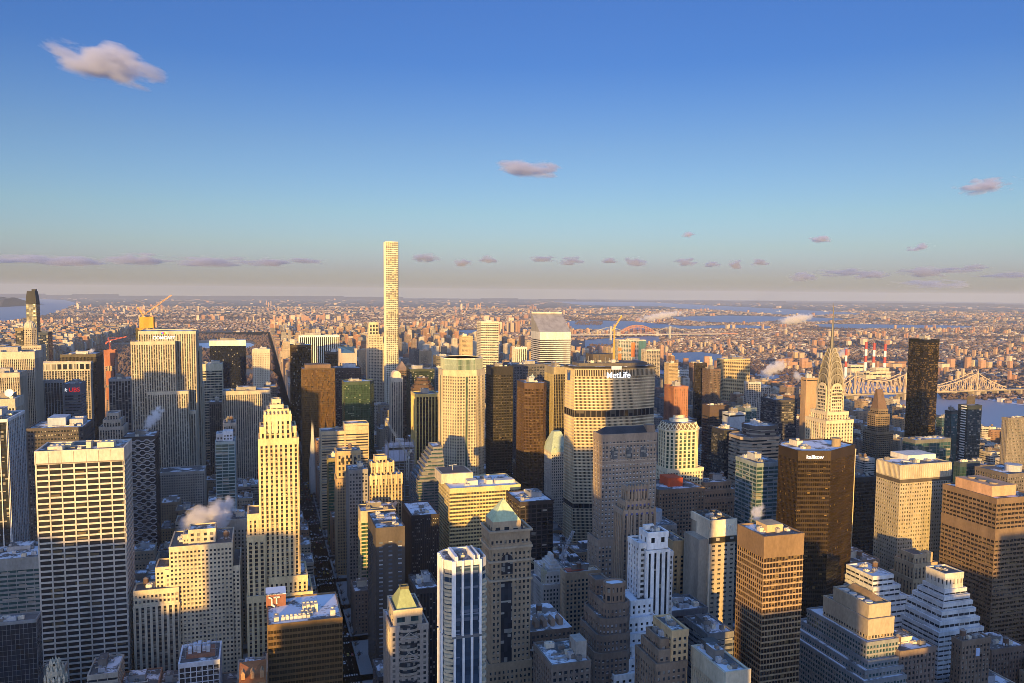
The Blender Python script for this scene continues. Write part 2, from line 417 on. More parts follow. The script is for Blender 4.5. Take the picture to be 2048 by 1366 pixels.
def setback(b, tiers, st, last=True):
    """tiers: list of (x0,x1,y0,y1,z) from the bottom up"""
    z0 = 0
    for (x0, x1, y0, y1, z) in tiers:
        b.tier(rect(x0, x1, y0, y1), z0, z, st); z0 = z
# ================================================================== the towers of midtown, placed one by one
OT, AT, SK = 'office_tower', 'apartment_tower', 'skyscraper'
def px(u, Y, z): return sol_x(u, Y, z)

# ---- west of Fifth Avenue
st = ribs((0.42, 0.37, 0.30), bay=2.2, pw=1.0, top=9)
b = Hb(OT, 'broad pale ribbed stone slab at the edge of the view, tallest of its row', 'office tower', -46, 68, 703, 1232, st, side=84, n=5)
Hb(OT, 'pale ribbed stone slab one step lower and nearer than its taller twin', 'office tower', -40, 38, 745, 1150, ribs((0.40, 0.35, 0.28), bay=2.3, pw=1.0, top=5), side=53)
b = Hb(OT, 'pale ribbed block with a white satellite dish on its roof', 'office tower', -40, 29, 797, 1060, ribs((0.46, 0.41, 0.33), bay=3, pw=1.3, top=10), side=46, fin=False)
x0, x1, y0, y1, z = b.r
cx, cy = px(19, 1075, z+5)-b.x, 1075-b.y
m = MB(); m.cyl(cx, cy, 0.5, z-1, z+2.5, 8)
rings = []
for k in range(6):
    t = k/5; rr = 0.05+4.6*t; dz = 1.5*t*t
    rings.append([(cx+rr*math.cos(q*math.pi/8), cy-0.8-dz*0.9+rr*math.sin(q*math.pi/8)*0.35, z+4.6+dz*0.4+rr*math.sin(q*math.pi/8)*0.93) for q in range(16)])
m.loft(rings, True, False); m.build('satellite_dish', plain('dish_white', (0.75, 0.74, 0.72)), b.e); b.done()
Hb(OT, 'near black tower striped with bright white ribs at the edge of the view', 'office tower', -60, 13, 838, 780, ribs((0.62, 0.62, 0.62), s=BLACK, bay=5.2, pw=0.7, top=1.5, pp=0.9), side=47)
b = Hb(OT, 'wide dark block with a pale blue plant box and fan units on its white roof', 'office tower', 54, 166, 853, 940, St(bay=3.0, pw=1.0, fl=4, sp=2.2, pm=(0.085, 0.075, 0.075), top=2, snow=0.75), side=186, n=2, big=False, fin=False)
x0, x1, y0, y1, z = b.r
m = MB(); a0, a1 = px(96, 960, z+4)-b.x, px(132, 960, z+4)-b.x; m.box(a0, a1, 958-b.y, 985-b.y, z-1, z+7.5); m.build('plant_box', wall((0.36, 0.42, 0.50)), b.e)
m = MB(); a0, a1 = px(139, 962, z+4)-b.x, px(166, 962, z+4)-b.x; m.box(a0, a1, 962-b.y, 985-b.y, z-1, z+5)
for k in range(6): m.cyl(a0+2+(a1-a0-4)*k/5, 973-b.y, 1.2, z+5, z+6.4, 10)
m.build('fan_unit', wall((0.36, 0.37, 0.4)), b.e); b.done()
st = St(bay=9.5, pw=2.2, fl=3.8, sp=1.0, pm=(0.42, 0.38, 0.33), top=3, pp=0.8)
b = Hb(OT, 'square stone tower with tall open bays under its roof, behind the dark sign tower', 'office tower', 81, 180, 738, 1500, ribs((0.40, 0.36, 0.31), bay=4.0, pw=1.2, top=1.5), side=184, fin=False)
x0, x1, y0, y1, z = b.r
for q in (0,): b.tier(rect(x0-1, x1+1, y0-1, y1+1), z, z+11, St(bay=8, pw=2.4, fl=20, sp=0, pm=(0.42, 0.38, 0.33), top=2.2, pp=0.8))
b.done()
Hb(OT, 'black slab tower with white vapour on its roof, behind the open-bayed stone tower', 'office tower', 120, 192, 708, 1620, curtain((0.045, 0.04, 0.036), g=GB, bay=2.2, pw=0.5), side=206)
b = Hb(OT, 'grey horizontally striped tower with a snowflake emblem and red lettering on its crown', 'office tower', 126, 160, 767, 1312, bands((0.17, 0.18, 0.21), fl=4.2, sp=2.4, top=16), side=171, fin=False)
x0, x1, y0, y1, z = b.r
def text(body, size, name, mat, parent, loc, rz=0.0, extr=0.25, width=None):
    cu = bpy.data.curves.new(name, 'FONT'); cu.body = body; cu.size = size; cu.extrude = extr; cu.align_x = 'CENTER'; cu.align_y = 'CENTER'; cu.offset = size*0.004
    o = bpy.data.objects.new(name, cu); COL.objects.link(o); o.parent = parent; o.location = loc; o.rotation_euler = (R(90), 0, rz)
    dgr = bpy.context.evaluated_depsgraph_get(); me = bpy.data.meshes.new_from_object(o.evaluated_get(dgr)); mw = (o.location.copy(), o.rotation_euler.copy())
    bpy.data.objects.remove(o); me.materials.clear(); me.materials.append(mat); me.polygons.foreach_set('material_index', [0]*len(me.polygons))
    o = bpy.data.objects.new(name, me); COL.objects.link(o); o.parent = parent; o.location, o.rotation_euler = mw; return o
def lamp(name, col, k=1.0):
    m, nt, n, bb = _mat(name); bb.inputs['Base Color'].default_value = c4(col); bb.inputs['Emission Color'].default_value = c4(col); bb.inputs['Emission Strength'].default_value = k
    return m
ux = (x0+x1)/2-b.x
text('UBS', 8.5, 'sign', lamp('sign_red', (0.75, 0.02, 0.02), 0.3), b.e, (ux+3.5, y0-b.y-1.0, z-9))
m = MB()
for k in range(3):
    a = k*math.pi/3+0.3; cx = ux-8.5
    m.beam((cx-3*math.cos(a), y0-b.y-0.95-0.1*k, z-9-3*math.sin(a)), (cx+3*math.cos(a), y0-b.y-0.95-0.1*k, z-9+3*math.sin(a)), 0.5, 1.0)
m.build('emblem', lamp('sign_white', (0.85, 0.85, 0.85), 0.3), b.e); b.done()
Hb(OT, 'dark slim tower with pale upright lines beside the red lettered tower', 'office tower', 83, 125, 760, 1275, ribs((0.27, 0.27, 0.28), s=(0.05, 0.05, 0.055), bay=4.0, pw=0.8), side=127)
Hb(OT, 'dark tower of thin pale lines just short of the big stepped stone slab', 'office tower', 218, 261, 757, 1400, ribs((0.30, 0.29, 0.28), s=(0.05, 0.05, 0.06), bay=4.4, pw=0.9), d=32)
b = B(OT, 'small stepped stone tower between the dark block and the zigzag front', 'office tower', px(222, 1120, 160), 1130)
_, z = at(222, 829, 1115)
for (ua, ub, va, dd) in ((199, 246, 856, 34), (206, 240, 842, 28), (212, 234, 829, 20)):
    zz = z_at(ua, va, px(ua, 1112, z), 1112)
    b.tier(rect(px(ua, 1112, zz), px(ub, 1112, zz), 1112+(34-dd)/2, 1112+(34+dd)/2), 0 if va == 856 else zz-9, zz, ribs(LIMED, bay=3, pw=1.3))
b.done()

# ---- the big stepped slab with red and white lettering
b = B(SK, 'huge stepped limestone slab of fine upright ribs with lettering and an emblem near its top', 'skyscraper', px(320, 1280, 200), 1270)
st = ribs((0.44, 0.385, 0.30), s=(0.11, 0.095, 0.075), bay=3.1, pw=1.35, fl=3.6, sp=1.7, top=3.5, pp=0.6, snow=0.6)
x0, x1, y0, _, z = spec(262, 349, 684, 1232)
b.tier(rect(x0, x1, y0, y0+40), 0, z, st)
sgx, sgy, sgz = x1, y0, z
x0b, x1b, yb, _, zb = spec(296, 391, 663, 1250)
b.tier(rect(x0+8, x1b, y0+14, y0+70), 0, zb, st, foot=False)
x0c, x1c, yc, _, zc = spec(300, 400, 696, 1290)
b.tier(rect(x0+9, x1c, y0+50, y0+95), 0, zc, st)
x0d, x1d, yd, _, zd = spec(300, 406, 767, 1310)
b.tier(rect(x0+6, x1d, y0+60, y0+100), 0, zd, st)
xe0, xe1, ye, _, ze = spec(330, 376, 783, 1228)
b.tier(rect(x0+20, xe1, y0-4, y0+30), 0, ze, st)
xf0, xf1, yf, _, zf = spec(330, 384, 825, 1226)
b.tier(rect(x0+30, xf1+4, y0+4, y0+60), 0, zf, st)
xl0, xl1, yl, _, zl = spec(318, 409, 941, 1190)
b.tier(rect(xl0, xl1, 1185, 1222), 0, zl, punch((0.36, 0.32, 0.27)))
m = MB(); m.dome(px(311, 1262, zb)-b.x, 1262-b.y, 5.2, z+2.5, n=20, m=8); m.cyl(px(311, 1262, zb)-b.x, 1262-b.y, 5.2, z-1, z+2.5, 20); m.build('radome', plain('radome_white', (0.7, 0.7, 0.68)), b.e)
sw = lamp('sign_white', (0.85, 0.85, 0.85), 0.3)
tx = (px(300, 1232, sgz)+px(349, 1232, sgz))/2-b.x
text('COMCAST', 6.2, 'sign', sw, b.e, (tx+1, sgy-b.y+12.6, sgz+5.2), extr=0.3)
m = MB(); m.box(tx-22, tx+24, sgy-b.y+12.9, sgy-b.y+13.6, sgz+0.6, sgz+1.2)
for k in range(8): m.box(tx-20+k*6, tx-19.6+k*6, sgy-b.y+12.9, sgy-b.y+13.5, sgz, sgz+8)
m.build('sign_frame', plain('steel', (0.3, 0.3, 0.3), 0.5, 0.6), b.e)
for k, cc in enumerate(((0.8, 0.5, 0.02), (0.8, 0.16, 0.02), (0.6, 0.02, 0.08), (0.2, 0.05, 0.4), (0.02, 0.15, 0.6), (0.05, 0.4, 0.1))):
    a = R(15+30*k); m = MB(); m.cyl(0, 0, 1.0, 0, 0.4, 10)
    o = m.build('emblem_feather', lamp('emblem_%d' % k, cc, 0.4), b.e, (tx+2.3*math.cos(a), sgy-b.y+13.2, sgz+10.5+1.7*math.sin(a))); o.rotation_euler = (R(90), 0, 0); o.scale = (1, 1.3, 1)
b.done()

# ---- glass and stone towers round the park's edge
b = B(SK, 'tall reflective glass tower with a curved sloping top beside the domed tower', 'skyscraper', px(66, 1895, 300), 1895)
st = St(bay=4, pw=0.5, fl=3.6, sp=0.6, pm=(0.05, 0.06, 0.075), g=dict(col=(0.09, 0.09, 0.095), metal=0.5, blind=0.12, bcol=(0.28, 0.24, 0.18), rough=0.2, tilt=0.05), top=0, pp=0.25, ps=0.1, rough=0.4, metal=0.3)
x0, x1, y0, y1, z = spec(52, 72, 608, 1880, side=82)
P = rect(x0, x1, y0, y0+28); b.tier(P, 0, z, st, roof=False)
m = b.mb('sloping_crown', wall((0.03, 0.032, 0.038), 0.7, 0.0)); N = 8; hh = 26
rg = []
for k in range(N+1):
    t = k/N; ins = 5.5*(1-math.cos(t*1.35)); q = offset(b.L(P), 0.4-ins*0.55)
    rg.append([(x, y, z+hh*t) for x, y in q])
m.loft(rg)
m.box(x1-b.x-9, x1-b.x-2, y0-b.y+8, y0-b.y+20, z+hh*0.9, z+hh+4)
st2 = curtain((0.02, 0.03, 0.06), g=dict(col=(0.02, 0.03, 0.06), metal=0.3), bay=3)
xa, xb, ya, _, za = spec(72, 98, 665, 1850, d=40)
b.tier(rect(xa, xb, 1840, 1878), 0, za, st2)
b.done()
b = B(AT, 'stone tower with an eight-sided top and ribbed dome standing over its two wings', 'apartment tower', px(56, 1700, 240), 1700)
st = punch((0.40, 0.35, 0.28), bay=3, fl=3.4); Y = 1690
x0, x1, y0, _, z = spec(29, 82, 692, Y); b.tier(rect(x0, x1, y0, y0+34), 0, z, st)
xa, xb, _, _, zz = spec(29, 44, 658, Y); b.tier(rect(xa, xb, y0+6, y0+30), z-2, zz, curtain((0.12, 0.09, 0.06), bay=3))
xa, xb, _, _, zz = spec(41, 70, 657, Y); cx = (xa+xb)/2; rr = (xb-xa)/2
oc = lambda r: [(cx+r*math.cos(R(22.5+45*i)), y0+16+r*math.sin(R(22.5+45*i))) for i in range(8)]
b.tier(oc(rr*1.08), z-2, zz, st)
_, zt = at(56, 643, Y)
m = MB(); m.dome(cx-b.x, y0+16-b.y, rr*0.82, zz, max(zt-zz, 14), n=16, m=7); m.cyl(cx-b.x, y0+16-b.y, 0.6, zt, zt+5, 8, 0.1); m.build('dome', wall((0.42, 0.38, 0.30)), b.e)
rib = MB()
for i in range(16):
    a = 2*math.pi*i/16; pr = None
    for k in range(7):
        t = R(90)*k/7; q = (cx-b.x+rr*0.84*math.cos(t)*math.cos(a), y0+16-b.y+rr*0.84*math.cos(t)*math.sin(a), zz+max(zt-zz, 14)*math.sin(t))
        if pr: rib.beam(pr, q, 0.55)
        pr = q
rib.build('dome_ribs', wall((0.55, 0.5, 0.42)), b.e); b.done()
b = Hb(OT, 'black glass slab with a white band round its top, before the frozen lake', 'office tower', 419, 491, 690, 1930, curtain((0.012, 0.013, 0.018), g=dict(col=(0.008, 0.01, 0.018), blind=0.02), bay=2.0, pw=0.12, sp=0.2, top=0), d=38, n=3, fin=False)
x0, x1, y0, y1, z = b.r
m = MB(); m.prism(offset(b.L(rect(x0, x1, y0, y1)), 0.8), z-1.5, z+10.5); m.build('crown_band', wall((0.66, 0.62, 0.55)), b.e); b.clutter(x0, x1, y0, y1, z+10.5, 4); b.done()
Hb(OT, 'slim tower of pale yellowish bands beside the stepped slab', 'office tower', 404, 444, 727, 1480, bands((0.52, 0.46, 0.33), fl=4.4, sp=1.5, top=11), d=36)
Hb(OT, 'narrow dark ribbed tower tucked behind the long limestone slab', 'office tower', 419, 446, 803, 1350, ribs((0.17, 0.165, 0.165), bay=3), d=26)
b = Hb(OT, 'long limestone slab of upright window strips facing the black glass slab', 'office tower', 445, 540, 780, 1322, ribs((0.42, 0.37, 0.30), s=(0.10, 0.09, 0.08), bay=3.2, pw=1.4, fl=3.6, top=5), d=36, n=5)
Hb(OT, 'plain brown wing rising just behind the long limestone slab', 'office tower', 528, 552, 772, 1385, punch((0.20, 0.15, 0.12)), d=30, n=1)
Hb(AT, 'pale stone tower with small square windows where the avenue meets the park', 'apartment tower', 505, 539, 698, 1800, punch((0.52, 0.46, 0.36), bay=3.6, pw=2.0, fl=3.8, sp=1.9, top=8), d=30)
b = Hb(OT, 'slender teal glass tower with white plant on its roof, before the limestone slab', 'office tower', 431, 469, 882, 925, bands((0.30, 0.36, 0.36), g=GTEAL, fl=3.6, sp=0.9, top=2), d=30, n=0, big=False, fin=False)
x0, x1, y0, y1, z = b.r
b.tier(rect(x0+1, x0+(x1-x0)*0.55, y0+4, y0+22), z, z+7, punch((0.45, 0.45, 0.47))); b.tier(rect(x0+(x1-x0)*0.4, x1-2, y0+3, y0+14), z, z+9.5, punch((0.6, 0.62, 0.68)), ); b.done()
Hb(OT, 'narrow old stone tower right behind the slender teal glass tower', 'office tower', 447, 470, 845, 985, ribs((0.36, 0.31, 0.26)), d=26, n=2, tank=1)

# ---- the zigzag front
b = Hb(OT, 'dark tower with a zigzag folded metal front and silver glints', 'office tower', 245, 309, 872, 1010, curtain((0.05, 0.05, 0.055), bay=3.2, fl=4.0), side=317, n=3, fin=False)
x0, x1, y0, y1, z = b.r
m = MB(); k = 0; zz = 4
nb = 7; bw = (x1-x0)/nb
while zz < z-4:
    for i in range(nb):
        xa = x0-b.x+i*bw; o = (i+k) % 2; za, zb = (zz+2.4, zz+0.4) if o else (zz+0.4, zz+2.4)
        m.beam((xa, y0-b.y-0.5, za), (xa+bw*0.62, y0-b.y-1.1, za+(zb-za)*0.15), 0.9, 1.1); m.beam((xa+bw*0.62, y0-b.y-1.1, za+(zb-za)*0.15), (xa+bw, y0-b.y-0.5, zb), 0.9, 1.1)
    zz += 4.0; k += 1
m.build('zigzag_panels', wall((0.46, 0.47, 0.5), 0.4, 0.3), b.e); b.done()

# ---- white travertine slab with a gridded front
b = Hb('gridded_slab_tower', 'tall white travertine slab with seven columns of wide dark windows, its foot in shade', 'office tower', 71, 246, 895, 690,
       St(bay=8.6, pw=0.95, fl=4.35, sp=1.35, pm=TRAV, g=dict(col=(0.022, 0.022, 0.024), blind=0.06, bcol=(0.13, 0.10, 0.06)), win=('pane', (0,)), pp=0.75, ps=0.6, top=9.5, snow=0.35), side=261, n=3, big=False, fin=False)
x0, x1, y0, y1, z = b.r
m = MB()
for k in range(8):
    xx = x0-b.x+(x1-x0)*k/7; m.box(xx-0.12, xx+0.12, y0-b.y-0.95, y0-b.y-0.80, z-10, z-1)
m.box(x0-b.x, x1-b.x, y0-b.y-0.85, y0-b.y-0.72, z-10.4, z-9.4); m.build('joint_lines', wall((0.22, 0.19, 0.16)), b.e)
for (ua, ub, ya, yb, h) in ((95, 128, 8, 20, 1.6), (131, 142, 14, 24, 2.2), (172, 182, 8, 15, 4.2), (194, 228, 9, 20, 3.2)):
    xa, xb = px(ua, y0+ya, z)-b.x, px(ub, y0+ya, z)-b.x; m = MB(); m.box(xa, xb, y0-b.y+ya, y0-b.y+yb, z-1, z+h)
    for q in range(3): m.cyl(xa+(xb-xa)*(q+0.5)/3, y0-b.y+(ya+yb)/2, 1.1, z+h, z+h+0.7, 12)
    m.build('cooling_unit', wall((0.5, 0.45, 0.36)), b.e)
b.done()

# ---- tall art deco tower by the avenue
b = B('art_deco_tower', 'slim sunlit art deco tower of pale brick with stepped shoulders beside the avenue', 'office tower', px(556, 700, 150), 705)
st = St(bay=3.9, pw=2.1, fl=3.6, sp=1.15, pm=(0.60, 0.47, 0.27), sm=(0.42, 0.32, 0.18), pp=0.75, ps=0.12, top=4.5, g=dict(col=(0.02, 0.02, 0.022), blind=0.15))
Y = 690
def zt(u, v, Y): return at(u, v, Y)[1]
zA = zt(556, 806, Y); X = lambda u, z: px(u, Y, z)
z1 = zt(556, 1155, Y); z2 = zt(556, 879, Y); z3 = zt(556, 856, Y); z4 = zt(556, 831, Y); z5 = zt(556, 822, Y)
b.tier(rect(X(496, 60), X(624, 30), Y-6, Y+34), 0, zt(610, 1180, Y), st)
b.tier(rect(X(540, 60), X(614, 60), Y-3, Y+32), 0, zt(600, 1150, Y), st)
b.tier(rect(X(496, 100), X(530, 100), Y-2, Y+30), 0, zt(505, 1072, Y), st)
b.tier(rect(X(498, 100), X(534, 100), Y+1, Y+28), 0, zt(515, 1030, Y), st)
b.tier(rect(X(518, z2), X(596, z2), Y, Y+30), 0, z2, st)
b.tier(rect(X(521, z3), X(591, z3), Y+2, Y+28), z2, z3, st)
b.tier(rect(X(529, z4), X(581, z4), Y-0.6, Y+26), z2, z4, st)
b.tier(rect(X(536, z4), X(576, z4), Y+3, Y+24), z4, z4+4, st)
xa, xb = X(541, zA), X(566, zA)
b.tier(rect(xa, xb, Y+6, Y+20), z4+4, zA-3, St(bay=4, pw=1.2, fl=3.6, sp=1.4, pm=(0.56, 0.46, 0.3), top=2))
b.tier(rect(xa+1.5, xb-2, Y+8, Y+18), zA-3, zA+1.2, St(bay=4, pw=1.2, fl=3.6, sp=1.4, pm=(0.5, 0.42, 0.3), top=2), )
m = b.mb('finial', wall((0.60, 0.50, 0.33)))
for u in (530, 537, 545, 553, 561, 569, 580):
    xx = X(u, z4)-b.x; yy = Y-0.9-b.y
    m.box(xx-0.8, xx+0.8, yy-0.5, yy+0.9, z4-14, z4+2.2); m.frust(rect(xx-0.8, xx+0.8, yy-0.5, yy+0.9), z4+2.2, rect(xx-0.2, xx+0.2, yy, yy+0.4), z4+4)
b.done()

# ---- stepped cream building below it
b = B('setback_office_building', 'broad cream stepped office building with steam over its roof, beside the white gridded slab', 'office building', px(380, 700, 80), 712)
st = punch((0.54, 0.45, 0.31), bay=2.9, pw=1.3, fl=3.5, sp=1.65, top=3.2, snow=0.3, g=dict(col=(0.025, 0.025, 0.028), blind=0.3))
z0 = zt(400, 1092, Y); z1 = zt(376, 1068, Y)
b.tier(rect(X(268, 70), X(477, 70), Y+4, Y+60), 0, zt(300, 1228, Y), st)
zc_ = zt(300, 1208, Y); b.tier(rect(X(268, 90), X(357, 90), Y-2, Y+16), zc_, zt(300, 1180, Y), st)
b.tier(rect(X(268, 90), X(357, 90), Y-1.7, Y+16), 0, zc_, ribs((0.50, 0.43, 0.32), s=(0.16, 0.14, 0.11), bay=4.3, pw=2.0, top=1.5, pp=1.0), roof=False)
b.tier(rect(X(310, 110), X(342, 110), Y+4, Y+26), 0, zt(320, 1140, Y), st)
b.tier(rect(X(330, 110), X(362, 110), Y+2, Y+30), 0, zt(340, 1143, Y), st)
b.tier(rect(X(339, z0), X(464, z0), Y, Y+45), 0, z0, st)
b.tier(rect(X(440, 100), X(479, 100), Y+1.5, Y+50), 0, zt(470, 1135, Y), st)
b.tier(rect(X(376, z1), X(429, z1), Y+8, Y+26), z0, z1, St(bay=5, pw=2.6, fl=5, sp=2.2, pm=(0.56, 0.47, 0.33), top=2))
b.tier(rect(X(364, z1), X(376, z1), Y+10, Y+26), z0, z1-4, st)
b.clutter(X(345, z0), X(372, z0), Y+3, Y+30, z0, 3, 0, False); b.clutter(X(435, z0), X(462, z0), Y+5, Y+35, z0, 3, 1, False); b.clutter(X(275, 90), X(310, 90), Y, Y+14, zt(300, 1180, Y), 4, 1, False)
b.done()
Hb('loft_building', 'plain pale slab of small dark windows between the cream building and art deco tower', 'office building', 452, 503, 1036, 765, punch((0.42, 0.38, 0.32), bay=3.2, pw=1.8, top=9), d=26, n=2)
# ---- white framed tower at the bottom edge
b = Hb('white_framed_tower', 'near tower with a white square frame of tall windows and open plant on its roof', 'office tower', 358, 438, 1318, 570, St(bay=3.6, pw=0.55, fl=3.6, sp=0.5, pm=(0.62, 0.62, 0.64), g=dict(col=(0.03, 0.03, 0.034), blind=0.15), pp=0.5, ps=0.42, top=2.2, snow=0.4, win=('pane', (0,))), d=30, n=0, big=False, fin=False)
x0, x1, y0, y1, z = b.r
m = MB(); m.box(x0-b.x+4, x1-b.x-3, y0-b.y+8, y0-b.y+22, z-1, z+1.5); m.build('roof_deck', wall((0.30, 0.14, 0.09)), b.e)
for k in range(5):
    m = MB(); xa = x0-b.x+5+k*2.9; m.box(xa, xa+2.3, y0-b.y+10+(k % 2)*2, y0-b.y+19, z+1.5, z+5+(k % 3)*0.8); m.cyl(xa+1.1, y0-b.y+14, 0.8, z+5, z+6.9, 10); m.build('cooling_unit', wall((0.55, 0.56, 0.6)), b.e)
m = MB()
for (xa, ya) in ((x0-b.x+3.4, y0-b.y+7.4), (x1-b.x-2.4, y0-b.y+7.4), (x0-b.x+3.4, y0-b.y+22.6), (x1-b.x-2.4, y0-b.y+22.6)): m.box(xa-0.15, xa+0.15, ya-0.15, ya+0.15, z, z+8.5)
for zz in (z+4.5, z+8.4):
    m.box(x0-b.x+3.3, x1-b.x-2.3, y0-b.y+7.3, y0-b.y+7.5, zz, zz+0.2); m.box(x0-b.x+3.3, x1-b.x-2.3, y0-b.y+22.5, y0-b.y+22.7, zz, zz+0.2)
m.build('screen_frame', plain('steel', (0.3, 0.3, 0.3), 0.5, 0.6), b.e); b.done()
# ---- red gabled roof at the bottom edge
x0, x1, y0, _, z = spec(480, 530, 1362, 455)
b = B('gabled_building', 'brick building with a steep orange tiled hipped roof at the bottom edge', 'building', (x0+x1)/2, 468)
b.tier(rect(x0, x1, 455, 482), 0, z, punch((0.3, 0.18, 0.1)), roof=False)
P = b.L(rect(x0-0.7, x1+0.7, 454.3, 482.7)); Q = [(-2.2, 0), (2.2, 0), (2.2, 3), (-2.2, 3)]
m = MB(); m.frust(P, z, Q, zt(505, 1338, 468)); m.build('hipped_roof', wall((0.42, 0.15, 0.05)), b.e)
for k in range(3):
    m = MB(); xx = -5+k*5; m.box(xx-1, xx+1, -10.5, -6, z+1, z+4); m.frust(rect(xx-1.2, xx+1.2, -10.7, -6), z+4, rect(xx-0.1, xx+0.1, -10.6, -6), z+5.6); m.build('dormer', wall((0.36, 0.22, 0.12)), b.e)
b.done()
# ---- gothic crown
x0, x1, y0, _, z = spec(80, 126, 1380, 480)
b = B('gothic_tower', 'top of a dark gothic tower crowned with pale pinnacles at the bottom edge', 'office tower', (x0+x1)/2, 490)
cx, cy = 0, 0; w = (x1-x0)/2
st = punch((0.08, 0.07, 0.065), bay=2.6)
b.tier(cham(b.x-w, b.x+w, b.y-w, b.y+w, 3), 0, z, st, roof=False)
b.tier(cham(b.x-w*0.66, b.x+w*0.66, b.y-w*0.66, b.y+w*0.66, 2), z, z+7, punch((0.42, 0.37, 0.28), bay=2.4, top=1.5))
b.tier(cham(b.x-w*0.4, b.x+w*0.4, b.y-w*0.4, b.y+w*0.4, 1.2), z+7, z+11, punch((0.42, 0.37, 0.28), bay=2.4, top=1.5))
for (rad, n, zz, hh) in ((w*0.95, 12, z, 5.5), (w*0.68, 10, z+5, 5.5), (w*0.40, 8, z+9, 5)):
    for i in range(n):
        a = 2*math.pi*i/n; xx, yy = rad*math.cos(a), rad*math.sin(a)
        m = MB(); m.box(xx-0.55, xx+0.55, yy-0.55, yy+0.55, zz-3, zz+hh*0.6); m.frust(rect(xx-0.7, xx+0.7, yy-0.7, yy+0.7), zz+hh*0.6, rect(xx-0.05, xx+0.05, yy-0.05, yy+0.05), zz+hh); m.build('pinnacle', wall((0.48, 0.42, 0.31)), b.e)
b.done()
Hb('office_block', 'grey block of horizontal window strips with a snowy roof against the gridded slab', 'office building', -40, 84, 1112, 740, bands((0.25, 0.26, 0.26), g=GTEAL, fl=3.7, sp=1.7, top=9, snow=0.8), d=45, n=7)
Hb('glass_office_block', 'dark glass block with a fine pale grid, nearest the foot of the gridded slab', 'office building', -40, 72, 1238, 610, curtain((0.22, 0.24, 0.26), g=dict(col=(0.015, 0.02, 0.028), blind=0.0), bay=2.6, pw=0.14, fl=3.6, sp=0.18, top=1.2, snow=0.35), side=82, n=9, big=False)

# ---- bronze glass block at the bottom with a red penthouse
b = Hb('bronze_glass_tower', 'wide bronze glass block with white pipes and machines on its snowy roof', 'office tower', 536, 684, 1250, 490, St(bay=1.55, pw=0.16, fl=3.55, sp=1.5, pm=(0.22, 0.14, 0.065), sm=(0.20, 0.125, 0.06), win=('strip', (0,)), g=dict(col=(0.06, 0.04, 0.02), metal=0.5, blind=0.03, bcol=(0.12, 0.09, 0.05), rough=0.12, tilt=0.02), pp=0.22, ps=0.10, top=2.6, rough=0.45, metal=0.45, snow=0.8), d=44, n=0, big=False, fin=False)
x0, x1, y0, y1, z = b.r
m = MB(); xa, xb = px(532, y1-8, z+6)-b.x, px(571, y1-8, z+6)-b.x
m.box(xa, xb, y1-13-b.y, y1-b.y, z-1, z+6.5); m.build('brick_penthouse', wall((0.24, 0.10, 0.065)), b.e)
m = MB(); m.box(xa-0.2, xb+0.2, y1-13.2-b.y, y1+0.2-b.y, z+6.5, z+7); m.build('penthouse_roof', roofm(0.9), b.e)
m = MB(); pw = plain('duct_white', (0.66, 0.60, 0.5), 0.5)
yy = y1-13.8-b.y; xm = (xa+xb)/2
for dx, z_a, z_b in ((-2.6, z+0.5, z+4.6), (0.3, z+1.0, z+5.2)): m.beam((xm+dx, yy, z_a), (xm+dx, yy, z_b), 0.9)
m.beam((xm-2.6, yy, z+4.6), (xm-4.4, yy, z+5.6), 0.9); m.beam((xm-1.4, yy, z+5.2), (xm+2.2, yy, z+5.2), 0.9); m.beam((xm-2.6, yy, z+0.8), (xm-0.6, yy-1, z-0.4), 0.9); m.build('duct', pw, b.e)
for (fa, fb, ya, yb, h, col) in ((0.48, 0.70, 15, 22, 4.2, (0.58, 0.52, 0.42)), (0.18, 0.58, 6, 8.5, 1.6, (0.6, 0.56, 0.48)), (0.08, 0.16, 5, 12, 2.6, (0.55, 0.5, 0.42)), (0.85, 0.93, 5, 9, 3.6, (0.6, 0.56, 0.48)), (0.45, 0.62, 9.5, 13, 2, (0.5, 0.46, 0.4))):
    xa, xb = x0-b.x+(x1-x0)*fa, x0-b.x+(x1-x0)*fb; m = MB(); k = max(1, int((xb-xa)/2.2))
    for q in range(k):
        u0 = xa+(xb-xa)*q/k; m.box(u0, u0+(xb-xa)/k*0.86, y0-b.y+ya, y0-b.y+yb, z-0.9, z+h*(0.8+0.2*(q % 2))); m.cyl(u0+(xb-xa)/k*0.42, y0-b.y+(ya+yb)/2, min(0.8, (yb-ya)/3), z+h, z+h+0.7, 10)
    m.build('cooling_unit', wall(col), b.e)
b.done()

# ---- along and east of Fifth Avenue
Hb(OT, 'tall black glass tower beside the white marble slab of upright stripes', 'office tower', 581, 623, 690, 1800, curtain((0.05, 0.035, 0.02), g=dict(col=(0.03, 0.022, 0.014), metal=0.5, blind=0.03), bay=2.2, pw=0.25), d=34)
Hb(OT, 'white marble slab of black upright stripes standing over the avenue', 'office tower', 599, 678, 671, 1975, ribs((0.74, 0.70, 0.62), s=BLACK, bay=4.6, pw=1.9, pp=1.0, top=3, sp=0.6, g=GB), d=34, n=4)
b = Hb(OT, 'pinkish stone tower with a sloping glass panel cut in its roof', 'office tower', 679, 713, 706, 1725, ribs((0.40, 0.33, 0.29), bay=4.2, pw=2.2, top=20), d=30, n=0, big=False, fin=False)
x0, x1, y0, y1, z = b.r
m = MB(); m.loft([[(x0-b.x, y0-b.y, z), (x1-b.x, y0-b.y, z), (x1-b.x, y1-b.y, z), (x0-b.x, y1-b.y, z)], [(x0-b.x, y1-b.y-3, z+11), (x1-b.x, y1-b.y-3, z+11), (x1-b.x, y1-b.y, z+11), (x0-b.x, y1-b.y, z+11)]]); m.build('sloping_skylight', glass(col=(0.10, 0.17, 0.16), metal=0.6, blind=0, bay=60, fl=60), b.e)
